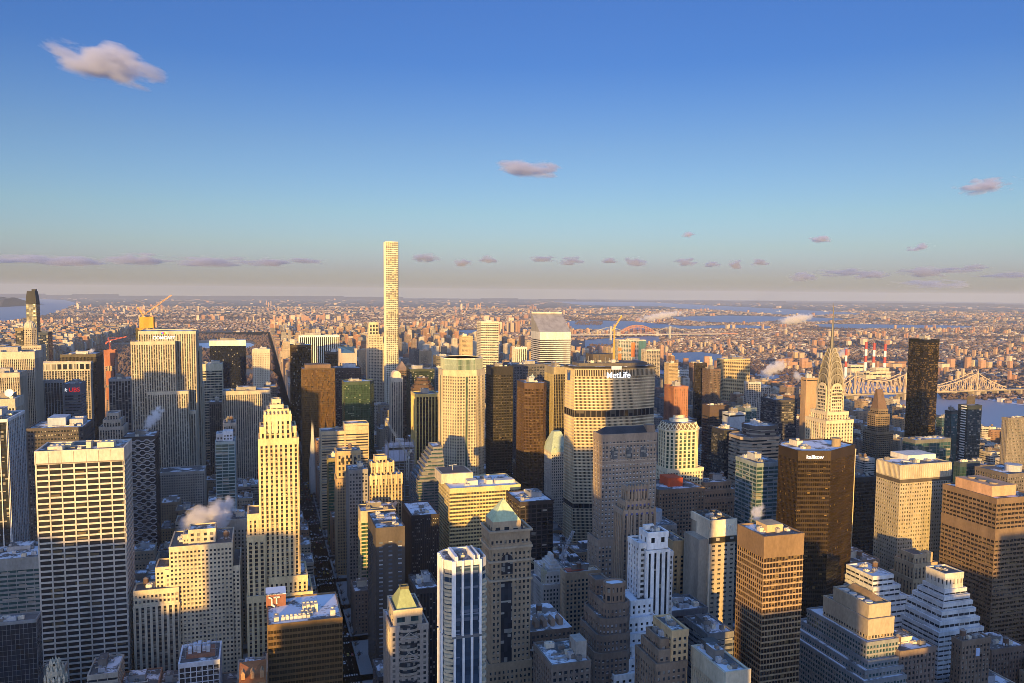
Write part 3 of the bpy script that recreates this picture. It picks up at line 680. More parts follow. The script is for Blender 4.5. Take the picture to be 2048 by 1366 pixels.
m = MB(); m.box(x0-b.x-0.6, x0-b.x+3.5, y0-b.y-0.7, y1-b.y+0.6, z-2, z+9); m.box(x1-b.x-3.5, x1-b.x+0.6, y0-b.y-0.7, y1-b.y+0.6, z-2, z+9); m.build('pediment_wing', wall((0.42, 0.35, 0.31)), b.e); b.done()
Hb(OT, 'low dark glass block in front of the white marble striped slab', 'office tower', 652, 678, 704, 1800, curtain(DARK, g=GB, bay=3), d=24, n=1)
b = Hb(OT, 'brown mirror glass tower with warm patchy panes and a darker plant floor on top', 'office tower', 604, 670, 737, 1405, St(bay=2.0, pw=0.22, fl=3.7, sp=0.5, pm=(0.09, 0.06, 0.035), g=dict(col=(0.15, 0.085, 0.03), metal=0.55, blind=0.1, bcol=(0.05, 0.035, 0.02), rough=0.2, tilt=0.05), pp=0.2, ps=0.08, top=1.5, rough=0.4, metal=0.4), d=34, n=2, big=False, fin=False)
x0, x1, y0, y1, z = b.r
m = MB(); m.box(x0-b.x+5, x1-b.x-7, y0-b.y+2, y1-b.y-4, z-1, z+6); m.build('mechanical_penthouse', wall((0.15, 0.10, 0.07)), b.e); b.done()
Hb(OT, 'dull maroon tower standing right behind the brown mirror glass tower', 'office tower', 664, 722, 736, 1530, St(bay=3, pw=1, fl=3.8, sp=2.0, pm=(0.085, 0.058, 0.05), top=4), d=44, n=3)
x0, x1, y0, _, z = spec(688, 750, 765, 1330)
b = B(OT, 'green glass tower with chamfered corners and white machines on its roof', 'office tower', (x0+x1)/2, 1350)
st = curtain((0.05, 0.075, 0.055), g=dict(col=(0.06, 0.11, 0.065), metal=0.6, blind=0.06, bcol=(0.2, 0.24, 0.16), tilt=0.03), bay=2.6, pw=0.25, fl=3.7, sp=0.45)
w = x1-x0; P = [(x0+0.5, y0), (x1-w*0.17, y0), (x1, y0+w*0.3), (x1, y0+w*0.6), (x1-w*0.3, y0+w*0.8), (x0+w*0.1, y0+w*0.8), (x0, y0+w*0.7), (x0, y0+3)]
b.tier(P, 0, z, st); b.clutter(x0+6, x1-12, y0+4, y0+30, z, 8, 0); b.done()
b = Hb('office_building', 'sunlit tan block of dark window strips with a taller half, behind the ornate tan building', 'office building', 642, 737, 863, 1110, bands((0.52, 0.40, 0.25), fl=3.7, sp=2.0, top=4, bay=26, pw=1.6), d=30, n=2, big=False, fin=False)
x0, x1, y0, y1, z = b.r
b.tier(rect(x0+(x1-x0)*0.5, x1, y0+0.8, y1-4), z-1, z+8, punch((0.52, 0.40, 0.25), bay=20, fl=8, sp=7.5, top=2)); b.done()
b = Hb('ornate_office_building', 'ornate tan brick building with an arched cornice beside the green and gold tower', 'office building', 674, 732, 958, 925, punch((0.38, 0.27, 0.16), bay=3, fl=3.5), d=30, n=3, fin=False, big=False)
x0, x1, y0, y1, z = b.r
zc = zt(680, 905, 925); b.tier(rect(x0+1, x0+(x1-x0)*0.82, y0+2, y1), z, zc, St(bay=4, pw=2, fl=6, sp=2.4, pm=(0.45, 0.33, 0.18), top=4)); b.clutter(x0+3, x1-12, y0+4, y1-3, zc, 3, 1, False)
m = b.mb('cornice', wall((0.46, 0.35, 0.2))); m.ring(offset(b.L(rect(x0+1, x0+(x1-x0)*0.82, y0+2, y1)), 1.3), offset(b.L(rect(x0+1, x0+(x1-x0)*0.82, y0+2, y1)), 0.3), zc-1.4, zc-0.2)
for k in range(3):
    m = MB()
    xx = x0+(x1-x0)*(0.2+0.22*k)-b.x; q = [(xx+1.5*math.cos(R(a)), 1.5*math.sin(R(a))) for a in range(0, 181, 20)]
    m.loft([[(x, y0+2-b.y-yy, zc-8+h) for x, h in [(xx-1.5, -4), (xx+1.5, -4)]+q] for yy in (0.75, 0.5)]); m.build('arched_window', glass(col=(0.03, 0.03, 0.03), bay=2, fl=4), b.e)
b.done()
Hb('office_building', 'narrow building with pale green glass, beside the ornate tan brick building', 'office building', 657, 682, 916, 1035, curtain((0.24, 0.2, 0.1), g=GGREEN, bay=2.6, sp=1.0), d=26, n=1)
Hb('loft_building', 'grey flat roofed loft building between the ornate tan one and the scalloped tower', 'office building', 698, 735, 940, 835, punch((0.26, 0.24, 0.22)), d=26, n=2)
b = B('scalloped_tower', 'sunlit tan art deco tower with a scalloped stone crown and stepped shoulders', 'office tower', px(766, 850, 130), 855)
st = ribs((0.52, 0.39, 0.22), s=(0.22, 0.16, 0.1), bay=3.4, pw=1.6, fl=3.5, top=3)
Yz = 840
for (ua, ub, v, ya, yb) in ((731, 803, 952, 0, 34), (744, 788, 929, 5, 26), (753, 775, 917, 9, 20)):
    zz = zt(766, v, Yz); xa, xb = px(ua, Yz, zz), px(ub, Yz, zz)
    b.tier(rect(xa, xb, Yz+ya, Yz+yb), 0 if v == 952 else zz-14, zz, st)
    m = b.mb('scallop', wall((0.60, 0.48, 0.30))); k = 7 if v == 952 else 4 if v == 929 else 0
    for q in range(k+1 if k else 0):
        xx = xa+(xb-xa)*q/k-b.x; m.box(xx-0.9, xx+0.9, Yz+ya-b.y-1.4, Yz+ya-b.y-0.2, zz-9, zz+2); m.cyl(xx, Yz+ya-b.y-0.8, 0.9, zz+2, zz+3.4, 8, 0.2)
b.done()
# ---- unfinished steel frame with white netting
x0, x1, y0, y1, z = spec(777, 830, 889, 1035, d=30)
b = B('unfinished_tower', 'unfinished steel and concrete tower wrapped in pale netting under a lattice crane', 'construction site', (x0+x1)/2, (y0+y1)/2)
FOOT.append((x0, x1, y0, y1))
cm = wall((0.40, 0.38, 0.38)); m = b.mb('concrete_slab', cm)
for k in range(int(z/3.6)): m.prism(b.L(rect(x0, x1, y0, y1)), k*3.6, k*3.6+0.45)
m = b.mb('column', plain('steel', (0.3, 0.3, 0.3), 0.5, 0.6))
for i in range(6):
    for j in range(4): xx, yy = x0+(x1-x0)*i/5-b.x, y0+(y1-y0)*j/3-b.y; m.box(xx-0.45, xx+0.45, yy-0.45, yy+0.45, 0, z+2)
m = b.mb('netting', wall((0.50, 0.50, 0.58))); m.box(x0-b.x-0.3, x1-b.x-10, y0-b.y-0.4, y0-b.y-0.3, z-22, z-8); m.box(x0-b.x-0.4, x0-b.x-0.3, y0-b.y, y1-b.y, z-22, z-4); m.box(x0-b.x+2, x1-b.x-2, y0-b.y+6, y0-b.y+6.1, z-3, z+1)
m = b.mb('concrete_core', cm); m.box(-5, 5, -4, 6, 0, z+4); b.done()
# ---- the pencil tower
def skirt(b, poly, z0, z1, cols, fl, pw, sp, wm, gm, drum=12, pp=0.7):
    P = b.L(poly); gz = b.mb('glazing', gm); f = b.mb('concrete_frame', wm); gz.prism(offset(P, -0.2), z0, z1)
    n = round((z1-z0)/fl); fl = (z1-z0)/n
    O = offset(P, pp-0.08)
    for k in range(n+1):
        if k < n: f.prism(O, z0+k*fl, z0+k*fl+sp)
        else: f.prism(O, z1-0.3, z1+1.2)
    for i in range(4):
        ax, ay = P[i]; bx, by = P[(i+1) % 4]; L = math.hypot(bx-ax, by-ay); tx, ty = (bx-ax)/L, (by-ay)/L; nx, ny = ty, -tx
        for k in range(cols+1):
            t = L*k/cols; t0, t1 = max(t-pw/2, -0.3), min(t+pw/2, L+0.3)
            if k == 0: t0, t1 = -pp, pw*0.6
            if k == cols: t0, t1 = L-pw*0.6, L+pp-0.03
            f.prism([(ax+tx*t0+nx*pp, ay+ty*t0+ny*pp), (ax+tx*t1+nx*pp, ay+ty*t1+ny*pp), (ax+tx*t1-nx*0.1, ay+ty*t1-ny*0.1), (ax+tx*t0-nx*0.1, ay+ty*t0-ny*0.1)][::-1] if False else
                    [(ax+tx*t0+nx*pp, ay+ty*t0+ny*pp), (ax+tx*t1+nx*pp, ay+ty*t1+ny*pp), (ax+tx*t1-nx*0.1, ay+ty*t1-ny*0.1), (ax+tx*t0-nx*0.1, ay+ty*t0-ny*0.1)], z0, z1)
    dk = b.mb('plant_floor', wall((0.10, 0.09, 0.075)))
    for k in range(drum, n, drum): dk.prism(offset(P, pp-0.4), z0+k*fl-1.0, z0+k*fl+fl*1.2)
x0, x1, y0, _, z = spec(771.5, 796, 484, 1851)
b = B('pencil_tower', 'extremely slender white concrete tower with square windows, the tallest in view', 'skyscraper', (x0+x1)/2, 1865)
FOOT.append((x0, x1, 1851, 1880))
skirt(b, rect(x0, x1, 1851, 1851+(x1-x0)), 0, z, 6, 4.75, 1.25, 1.2, wall((0.66, 0.62, 0.50), 0.8), glass(col=(0.05, 0.045, 0.035), bay=4.6, fl=4.75, blind=0.28, bcol=(0.5, 0.42, 0.26), tilt=0.05))
m = b.mb('roof', roofm(0.7)); m.prism(b.L(rect(x0, x1, 1851, 1879)), z, z+0.2)
b.clutter(x0+8, x1-6, 1858, 1872, z+0.5, 2, 0, False); b.done()
b = B(AT, 'pale stone stepped hotel tower standing close beside the pencil tower', 'hotel tower', px(748, 1900, 200), 1910)
st = punch((0.50, 0.43, 0.33), bay=3.4, fl=3.5)
for (ua, ub, v, ya, yb) in ((737, 770, 688, -4, 40), (737, 765, 674, -2, 34), (737, 759, 669, 0, 30), (739, 757, 646, 3, 24)):
    x0, x1, y0, _, z = spec(ua, ub, v, 1890); b.tier(rect(x0, x1, 1890+ya, 1890+yb), 0 if v > 650 else z-30, z, St(bay=6.5, pw=2.8, fl=8, sp=2.5, pm=(0.52, 0.45, 0.33), top=4) if v < 650 else st)
b.done()
b = B(OT, 'slim pale ribbed tower with a rounded arch-shaped crown near the gold ribbed tower', 'office tower', px(793, 1510, 150), 1515)
x0, x1, y0, _, z = spec(783, 805, 757, 1500); st = ribs((0.54, 0.46, 0.36), s=(0.14, 0.11, 0.09), bay=3.5, pw=1.6, top=7)
b.tier(rect(x0, x1, 1500, 1526), 0, z, st)
w = x1-x0; xa, xb = x0-b.x+2, x1-b.x-2; hz = zt(793, 742, 1500)-z
m = MB(); pts = [((xa+xb)/2+(xb-xa)/2*math.cos(R(a)), hz*math.sin(R(a))**0.7) for a in range(0, 181, 15)]
m.loft([[(x, y-b.y, z+max(h, 0.0)) for x, h in pts] for y in (1502, 1524)]); m.build('rounded_crown', wall((0.56, 0.47, 0.37)), b.e); b.done()
x0, x1, y0, _, z = spec(797, 815, 740, 1640)
b = B(OT, 'brown tower with a steep pointed gable behind the pale arch-crowned tower', 'office tower', (x0+x1)/2, 1655)
b.tier(rect(x0, x1, 1640, 1668), 0, z, bands((0.16, 0.11, 0.09)), roof=False)
m = MB(); m.frust(b.L(rect(x0-1, x1+1, 1639, 1669)), z, [(-0.3, -1), (0.3, -1), (0.3, 1), (-0.3, 1)], zt(806, 722, 1650)); m.build('pointed_roof', wall((0.2, 0.15, 0.13)), b.e); b.done()
Hb(OT, 'dark glass block with one sunlit olive edge behind the stepped brown tower', 'office tower', 820, 869, 738, 1570, curtain((0.06, 0.07, 0.05), g=dict(col=(0.03, 0.045, 0.035), metal=0.4), bay=2.4), side=813, n=4)
x0, x1, y0, _, z = spec(828, 869, 778, 1430)
b = B(OT, 'dark brown many-sided tower stepping in at the top behind the gold ribbed tower', 'office tower', (x0+x1)/2, 1450)
st = bands((0.10, 0.062, 0.045), fl=3.7, sp=2.2, bay=5); w = x1-x0
b.tier(cham(x0, x1, 1430, 1430+w, w*0.2), 0, z, st)
for k, (ins, v) in enumerate(((3, 772), (5.5, 764), (9, 757))):
    zz = zt(848, v, 1435); b.tier(cham(x0+ins, x1-ins, 1430+ins, 1430+w-ins, (w-2*ins)*0.22), z, zz, st); z = zz
b.clutter(x0+12, x1-12, 1443, 1430+w-12, z, 2, 0, False); b.done()
Hb(OT, 'tower of bright gold ribs and dark glass, its lower half in shade', 'office tower', 832, 876, 788, 1150, St(bay=4.4, pw=1.3, fl=4, sp=0.5, pm=(0.56, 0.42, 0.16), sm=(0.12, 0.08, 0.03), g=GB, pp=1.0, ps=0.1, top=3.5), side=823, n=3, mech=(140,))
Hb(OT, 'flat dark brick tower wedged between the gold ribbed tower and the eight-sided one', 'office tower', 877, 891, 786, 1260, punch((0.11, 0.07, 0.06)), d=40, n=1)
Hb(OT, 'thin grey stone tower behind the stepped brown tower', 'office tower', 871, 886, 737, 1620, punch((0.28, 0.25, 0.23)), d=26, n=1)
Hb(OT, 'low wide black and tan office building behind the dark brown stepped tower', 'office tower', 873, 905, 712, 2080, bands((0.14, 0.12, 0.09)), d=40, n=3)
# ---- octagon with glass crown
x0, x1, y0, _, z = spec(891, 975, 743, 1010)
w = x1-x0
b = B('octagonal_tower', 'eight-sided pale stone tower with a fluted glass crown, the broadest tower near the middle', 'skyscraper', (x0+x1)/2, 1010+w/2)
st = St(bay=3.6, pw=1.45, fl=4.0, sp=1.8, pm=(0.50, 0.42, 0.29), sm=(0.46, 0.385, 0.265), pp=0.5, ps=0.38, top=7, g=dict(col=(0.03, 0.03, 0.03), blind=0.12))
b.tier(cham(x0, x1, 1010, 1010+w, w*0.27), 0, z, st)
for i in range(4):
    a = i*math.pi/2; m = b.mb('green_glass_strip', glass(col=(0.07, 0.13, 0.10), metal=0.5, bay=1.2, fl=3.75, blind=0.1))
    dx, dy = math.sin(a), -math.cos(a); cx, cy = dx*w/2, dy*w/2; q = 1.4
    m.box(min(cx-abs(dy)*q, cx-abs(dx)*0.1+dx*0.45), max(cx+abs(dy)*q, cx+abs(dx)*0.1+dx*0.45), min(cy-abs(dx)*q, cy-abs(dy)*0.1+dy*0.55), max(cy+abs(dx)*q, cy+abs(dy)*0.1+dy*0.55), 30, z-7)
zc = zt(933, 718, 1012); P = cham(x0+2.5, x1-2.5, 1012.5, 1007.5+w, w*0.25)
b.tier(P, z, zc, St(bay=1.5, pw=0.45, fl=6, sp=0.5, pm=(0.36, 0.40, 0.34), g=dict(col=(0.13, 0.20, 0.15), metal=0.5, blind=0.0, tilt=0.04), pp=0.5, ps=0.05, top=0.9, rough=0.4), roof=False)
m = b.mb('roof', roofm(0.3)); m.prism(offset(b.L(P), -1.2), z, zc-0.6); m = b.mb('crown_rim', wall((0.55, 0.52, 0.44))); m.ring(offset(b.L(P), 0.7), offset(b.L(P), -1.1), zc-0.8, zc+0.8)
b.done()
Hb(OT, 'pale tower of thin dark bands rising just over the black steel slab', 'office tower', 962, 997, 643, 2000, bands((0.58, 0.53, 0.42), fl=4.3, sp=2.3, top=4), d=40, n=3)
Hb(AT, 'sunlit tan apartment tower with a stepped round top, short of the far river', 'apartment tower', 924, 945, 672, 2250, punch((0.50, 0.38, 0.22)), d=30, n=0, fin=True)
Hb(OT, 'wide black steel slab with fine upright lines beside the eight-sided tower', 'office tower', 982, 1026, 733, 1085, St(bay=2.2, pw=0.4, fl=3.8, sp=1.1, pm=(0.05, 0.045, 0.04), sm=(0.09, 0.08, 0.07), g=dict(col=(0.018, 0.017, 0.016), blind=0.10, bcol=(0.16, 0.13, 0.1)), pp=0.35, ps=0.08, top=11, rough=0.4, metal=0.4), side=973, n=5)
Hb(OT, 'charcoal slab with a punched grid of windows behind the black steel slab', 'office tower', 1022, 1090, 729, 1230, St(bay=4.6, pw=1.3, fl=4.2, sp=1.5, pm=(0.11, 0.105, 0.11), g=dict(col=(0.03, 0.035, 0.045), blind=0.3, bcol=(0.2, 0.2, 0.22)), top=3), d=40, n=4)
# ---- slanted roof tower
x0, x1, y0, _, z = spec(1080, 1141, 664, 1570)
b = B('slant_roof_tower', 'silver banded tower with a steep slanted roof facing the camera', 'skyscraper', (x0+x1)/2, 1590)
b.tier(rect(x0, x1, 1570, 1625), 0, z-16, bands((0.62, 0.60, 0.56), fl=4.1, sp=2.2, top=0, pw=0, rough=0.5, metal=0.3, g=GB), roof=False)
P = b.L(rect(x0-0.45, x1+0.45, 1569.5, 1625.5)); m = MB(); m.prism(P, z-16, z); m.build('plain_band', wall((0.62, 0.60, 0.56), 0.5, 0.3), b.e)
zr = zt(1106, 627, 1625); m = MB()
a, c = P[0], P[2]
m.loft([[(a[0], a[1], z), (c[0], a[1], z), (c[0], c[1], z), (a[0], c[1], z)], [(a[0], c[1]-1, zr), (c[0], c[1]-1, zr), (c[0], c[1], zr), (a[0], c[1], zr)]]); m.build('slanted_roof', wall((0.40, 0.37, 0.33), 0.45, 0.4), b.e)
m = MB(); m.ring(rect(a[0], c[0], c[1]-3, c[1]), rect(a[0]+0.8, c[0]-0.8, c[1]-2.2, c[1]-0.8), zr, zr+3); m.build('roof_parapet', wall((0.5, 0.48, 0.44)), b.e); b.done()
Hb(AT, 'small white tower of black upright stripes before the slanted roof tower', 'apartment tower', 1030, 1053, 694, 1780, ribs((0.68, 0.64, 0.56), s=BLACK, bay=5, pw=2.2), d=22, n=2)
Hb(AT, 'small tan tower with a pyramid cap next to the black and white striped tower', 'apartment tower', 1064, 1077, 703, 1760, punch((0.40, 0.29, 0.18)), d=20, n=0, tank=1)
Hb(OT, 'small pale green glass block peeping over the ribbed olive tower', 'office tower', 1112, 1143, 713, 1650, curtain((0.16, 0.22, 0.18), g=GGREEN, bay=3), d=30, n=2)
# brown tower with eight sides, and the pale lantern tower behind it
x0, x1, y0, _, z = spec(1052, 1090, 768, 1010)
b = B(OT, 'dark brown tower with cut corners below a small green lantern', 'office tower', (x0+x1)/2, 1030)
b.tier(cham(x0, x1+4, 1010, 1055, 6), 0, z, curtain((0.12, 0.075, 0.05), g=GBRONZE, bay=1.9, pw=0.4, fl=3.7, sp=0.9, top=7)); b.clutter(x0+5, x1-3, 1018, 1045, z, 4, 0); b.done()
x0, x1, y0, _, z = spec(1060, 1076, 766, 1130)
b = B(AT, 'old stone hotel tower topped by a green copper lantern', 'hotel tower', (x0+x1)/2, 1140)
b.tier(rect(x0, x1, 1130, 1146), 0, z, punch(LIMED)); cu = wall(COPPER)
m = MB(); m.cyl(0, -2, 4.2, z, z+6, 8); m.dome(0, -2, 4.4, z+6, 4.5, 12, 5); m.cyl(0, -2, 1.2, z+10, z+13, 8, 0.2); m.build('copper_lantern', cu, b.e); b.done()
Hb(OT, 'olive ribbed tower with sunlit mullions close against the rounded slab with the white sign', 'office tower', 1108, 1131, 734, 1040, St(bay=2.4, pw=0.35, fl=3.8, sp=0.7, pm=(0.30, 0.25, 0.16), sm=(0.09, 0.075, 0.05), g=GB, pp=0.5, ps=0.08, top=9, rough=0.5), side=1090, n=3)
x0, x1, y0, _, z = spec(1103, 1140, 905, 985)
b = B('green_roofed_tower', 'stone tower with a steep green copper roof beside the rounded slab', 'office tower', (x0+x1)/2, 1000)
b.tier(rect(x0, x1, 985, 1020), 0, z, punch((0.50, 0.45, 0.38)), roof=False)
m = MB(); m.frust(offset(b.L(rect(x0, x1, 985, 1020)), 0.8), z, b.L(rect((x0+x1)/2-5, (x0+x1)/2+5, 998, 1006)), zt(1120, 862, 1000)); m.build('copper_roof', cu, b.e)
for k in range(3):
    m = MB(); xx = -8+8*k; m.box(xx-1.4, xx+1.4, 985-b.y-0.4, 985-b.y+6, z, z+5); m.frust(rect(xx-1.7, xx+1.7, 985-b.y-0.6, 985-b.y+6), z+5, rect(xx-0.1, xx+0.1, 985-b.y-0.5, 985-b.y+6), z+7); m.build('dormer', cu, b.e)
b.done()
# ---- the rounded slab with the white sign
z = zt(1236, 738, 880)
pts = [(px(1150, 893, z), 893), (px(1205, 884, z), 884), (px(1268, 884, z), 884), (px(1309, 893, z), 893)]
xw, xe = pts[0][0], pts[3][0]; yN = max(sol_y(1132, xw, z), 925)
P = [pts[0], pts[1], pts[2], pts[3], (xe, yN), (pts[2][0], yN+13), (pts[1][0], yN+13), (xw, yN)]
b = B('rounded_slab_tower', 'vast pale concrete slab with canted ends and a white lettered sign on its dark crown', 'skyscraper', (xw+xe)/2, 905)
st = St(bay=1.55, pw=0.55, fl=3.75, sp=1.5, pm=(0.52, 0.41, 0.26), sm=(0.58, 0.465, 0.30), g=GB, pp=0.35, ps=0.6, top=0.6)
za, zb2 = zt(1236, 828, 880), zt(1180, 1008, 885); zl = zt(1236, 753, 880)
b.tier(P, 0, zb2-6, st, roof=False); mech = St(bay=6.2, pw=1.3, fl=8, sp=0.6, pm=(0.10, 0.085, 0.07), g=GB, pp=0.2, ps=0.1, top=0.5)
b.tier(P, zb2-6, zb2, mech, roof=False, foot=False); b.tier(P, zb2, za-4, st, roof=False); b.tier(P, za-4, za+4.5, mech, roof=False); b.tier(P, za+4.5, zl, st, roof=False)
b.tier(P, zl, z, St(bay=2.0, pw=0.75, fl=14, sp=0, pm=(0.40, 0.33, 0.23), g=dict(col=(0.03, 0.025, 0.02), blind=0), pp=0.7, ps=0.1, top=1.2), roof=False)
m = MB(); m.prism(offset(b.L(P), 1.6), z, z+1.5); m.build('roof_rim', wall((0.085, 0.075, 0.065)), b.e)
m = MB(); m.prism(offset(b.L(P), 0.6), z+2.2, z+2.5); m.build('roof', roofm(0.25), b.e)
m = MB(); m.prism(offset(b.L(P), -7), z+2.5, z+6); m.build('penthouse', wall((0.11, 0.095, 0.085)), b.e)
b.clutter(pts[1][0]-10, pts[2][0]-5, 893, yN-4, z+6, 9, 0, False)
m = MB(); m.box(px(1176, 930, z)-b.x, px(1214, 930, z)-b.x, 915-b.y, 938-b.y, z+2, z+15); m.build('plant_tower', wall((0.085, 0.07, 0.06)), b.e)
for k in range(7):
    m = MB(); m.cyl(-38+k*7, -8+(k*5) % 9, 0.25, z+5, z+11+(k*3) % 5, 6); m.build('antenna', plain('steel', (0.3, 0.3, 0.3), 0.5, 0.6), b.e)
wm = MB(); wm.box(px(1231, 876, z)-b.x-4, px(1231, 876, z)-b.x+8, 876.5-b.y, 879-b.y, z-0.5, z+3.5); wm.build('window_cleaning_cradle', plain('cradle_white', (0.7, 0.7, 0.68)), b.e)
text('MetLife', 10.2, 'sign', lamp('sign_bright_white', (0.95, 0.96, 1.0), 0.45), b.e, ((px(1214, 878, z)+px(1261, 878, z))/2-b.x, 878.4-b.y, z-7.3), extr=0.4)
y_w = (893+yN)/2-b.y
for k, (dy, hh, cc) in enumerate(((4.6, 12, (0.02, 0.05, 0.16)), (1.4, 9, (0.03, 0.10, 0.30)), (-1.8, 12, (0.02, 0.07, 0.22)))):
    m = MB(); m.box(xw-b.x-1.0, xw-b.x-0.75, y_w+dy-1.5, y_w+dy+1.5, z-15, z-15+hh); m.build('logo_bar', plain('logo_blue_%d' % k, cc), b.e)
b.done()
m = MB()
# end walls are nearly blank stone: cover plates of the two short ends
# ---- brick tower with a dark hipped roof
x0, x1, y0, _, z = spec(1204, 1313, 872, 600)
b = B('hip_roofed_tower', 'tall brown brick tower with a dark hipped roof and arched top windows', 'office tower', (x0+x1)/2, 620)
y1 = sol_y(1188, x0, z); st = punch((0.31, 0.24, 0.18), bay=3.0, pw=1.4, fl=3.6, sp=1.6, top=5, g=dict(col=(0.05, 0.055, 0.065), blind=0.55, bcol=(0.55, 0.55, 0.55)))
y1 = max(y1, 616); b.tier(rect(x0, x1, 600, y1), 0, z, st)
m = MB(); m.frust(b.L(rect(x0+1, x1-1, 601, y1-1)), z+1, b.L(rect(x0+7, x1-7, 607, y1-6)), z+5.5); m.build('hipped_roof', wall((0.05, 0.05, 0.055)), b.e)
m = MB(); m.box(x1-b.x-8, x1-b.x-1, 601-b.y, 608-b.y, z, z+7); m.build('roof_turret', wall((0.25, 0.18, 0.13)), b.e)
b.tier(rect(x0-2.5, x1+1, 598.5, y1+3), 0, zt(1204, 1080, 600), st, foot=False)
for k in range(3):
    m = MB()
    xx = x0+(x1-x0)*(0.22+0.27*k)-b.x; q = [(xx+3.0*math.cos(R(a)), 3.0*math.sin(R(a))) for a in range(0, 181, 15)]
    m.loft([[(x, 600-b.y-yy, z-13+h) for x, h in [(xx-3, -6), (xx+3, -6)]+q] for yy in (0.62, 0.4)]); m.build('arched_window', glass(col=(0.08, 0.085, 0.09), bay=1.5, fl=3, blind=0.4), b.e)
m = b.mb('stone_trim', wall((0.42, 0.34, 0.26)))
for hh in (7, 21, 24): m.ring(offset(b.L(rect(x0, x1, 600, y1)), 0.8), offset(b.L(rect(x0, x1, 600, y1)), 0.2), z-hh, z-hh+0.7)
b.done()
# ---- gothic brick tower before it
b = B('stepped_brick_tower', 'slim brown brick tower of stepped shoulders with blue tile patches, before the hipped roof tower', 'office tower', px(1265, 535, 150), 540)
st = ribs((0.33, 0.255, 0.185), s=(0.15, 0.115, 0.09), bay=2.9, pw=1.3, fl=3.5, sp=1.6, top=2.5, g=dict(col=(0.05, 0.05, 0.055), blind=0.3))
Yt = 520
for (xa, xb, y_, y2_, zz) in steps(b, Yt, ((1229, 1247, 1309, 1024), (1237, 1252, 1300, 1006), (1245, 1257, 1294, 976)), st):
    ya = y_-Yt
    k = 6; m = b.mb('buttress', wall((0.30, 0.22, 0.15)))
    for q in range(k+1): xx = xa+(xb-xa)*q/k-b.x; m.box(xx-0.6, xx+0.6, Yt+ya-b.y-1.2, Yt+ya-b.y-0.3, zz-16, zz+2.5)
    t = b.mb('blue_tile', wall((0.10, 0.10, 0.22)))
    for q in range(k): xx = xa+(xb-xa)*(q+0.5)/k-b.x; t.box(xx-0.7, xx+0.7, Yt+ya-b.y-0.98, Yt+ya-b.y-0.7, zz-2.6, zz-1.2)
b.done()
# ---- lattice crowned tower
x0, x1, y0, _, z = spec(1338, 1402, 862, 720)
y1 = sol_y(1313, x0, z)
b = B('lattice_crowned_tower', 'cream and glass tower with a diamond lattice round its sloping crown', 'office tower', (x0+x1)/2, 742)
st = St(bay=5.2, pw=1.8, fl=3.8, sp=0.9, pm=(0.62, 0.54, 0.36), g=dict(col=(0.05, 0.08, 0.06), metal=0.3, blind=0.12), pp=0.7, ps=0.25, top=2)
P = cham(x0, x1, 720, y1, 6); b.tier(rect(x0-1.5, x1+3, 719, y1+3), 0, zt(1338, 940, 720), punch((0.60, 0.52, 0.36), bay=3.2)); b.tier(P, zt(1338, 940, 720), z, st, roof=False)
zc = zt(1360, 846, 724); m = MB(); m.frust(offset(b.L(P), 1.2), z, offset(b.L(P), -2.0), zc); m.build('sloping_crown', wall((0.16, 0.12, 0.075)), b.e)
m = b.mb('lattice', wall((0.62, 0.55, 0.4))); A, C = offset(b.L(P), 1.4), offset(b.L(P), -1.75)
for i in range(8):
    j = (i+1) % 8; L = math.hypot(A[j][0]-A[i][0], A[j][1]-A[i][1]); n = max(1, round(L/5))
    lp = lambda T, t: (T[i][0]+(T[j][0]-T[i][0])*t, T[i][1]+(T[j][1]-T[i][1])*t)
    for k in range(n):
        m.beam((*lp(A, k/n), z+0.2), (*lp(C, (k+1)/n), zc), 0.7); m.beam((*lp(A, (k+1)/n), z+0.2), (*lp(C, k/n), zc), 0.7)
    m.beam((*A[i], z+0.1), (*A[j], z+0.1), 1.0)
m = b.mb('roof', roofm(0.4)); m.prism(offset(b.L(P), -2.0), zc, zc+0.3); m = MB(); m.prism(offset(b.L(P), -9), zc, zc+3.5); m.prism(offset(b.L(P), -13), zc+3.5, zc+6.5); m.build('roof_lantern', wall((0.58, 0.52, 0.42)), b.e); b.done()
Hb(AT, 'red brick tower catching the sun, to the east of the rounded slab', 'apartment tower', 1349, 1376, 773, 1010, punch((0.33, 0.15, 0.085), bay=3.8, pw=2.4), side=1329, n=4, tank=1)
# ---- distant towers east
b = Hb('unfinished_tower', 'half clad tower with orange netting and a yellow crane over the rounded slab', 'construction site', 1238, 1292, 680, 2200, St(bay=5, pw=1.2, fl=3.8, sp=1.0, pm=(0.46, 0.42, 0.38), g=GTEAL, top=2), d=40, n=3, fin=False)
x0, x1, y0, y1, z = b.r
m = b.mb('orange_netting', wall((0.55, 0.17, 0.05))); m.box(x0-b.x-2, x0-b.x+8, y0-b.y-1.0, y0-b.y-0.7, z-60, z-40); m.box(x0-b.x-2, x0-b.x+8, y0-b.y-1.0, y0-b.y-0.7, z-32, z-22); m.box(x0+(x1-x0)*0.45-b.x, x0+(x1-x0)*0.6-b.x, y0-b.y-1.0, y0-b.y-0.7, z-50, z-8)
m = b.mb('teal_cladding', wall((0.10, 0.20, 0.20), 0.3, 0.3)); m.box(x0+(x1-x0)*0.72-b.x, x1-b.x+0.8, y0-b.y-1.1, y0-b.y-0.72, 0, z-4); b.done()
Hb(AT, 'pale apartment slab of many fine upright lines just past the yellow crane', 'apartment tower', 1293, 1320, 699, 2050, ribs((0.50, 0.44, 0.36), s=(0.30, 0.26, 0.22), bay=5), d=30, n=3)
Hb(AT, 'broad honey-coloured apartment block with rows of balconies', 'apartment tower', 1448, 1500, 718, 1700, bands((0.46, 0.36, 0.2), fl=3.3, sp=1.5, bay=5, pw=1.0, g=GB), side=1434, n=5)
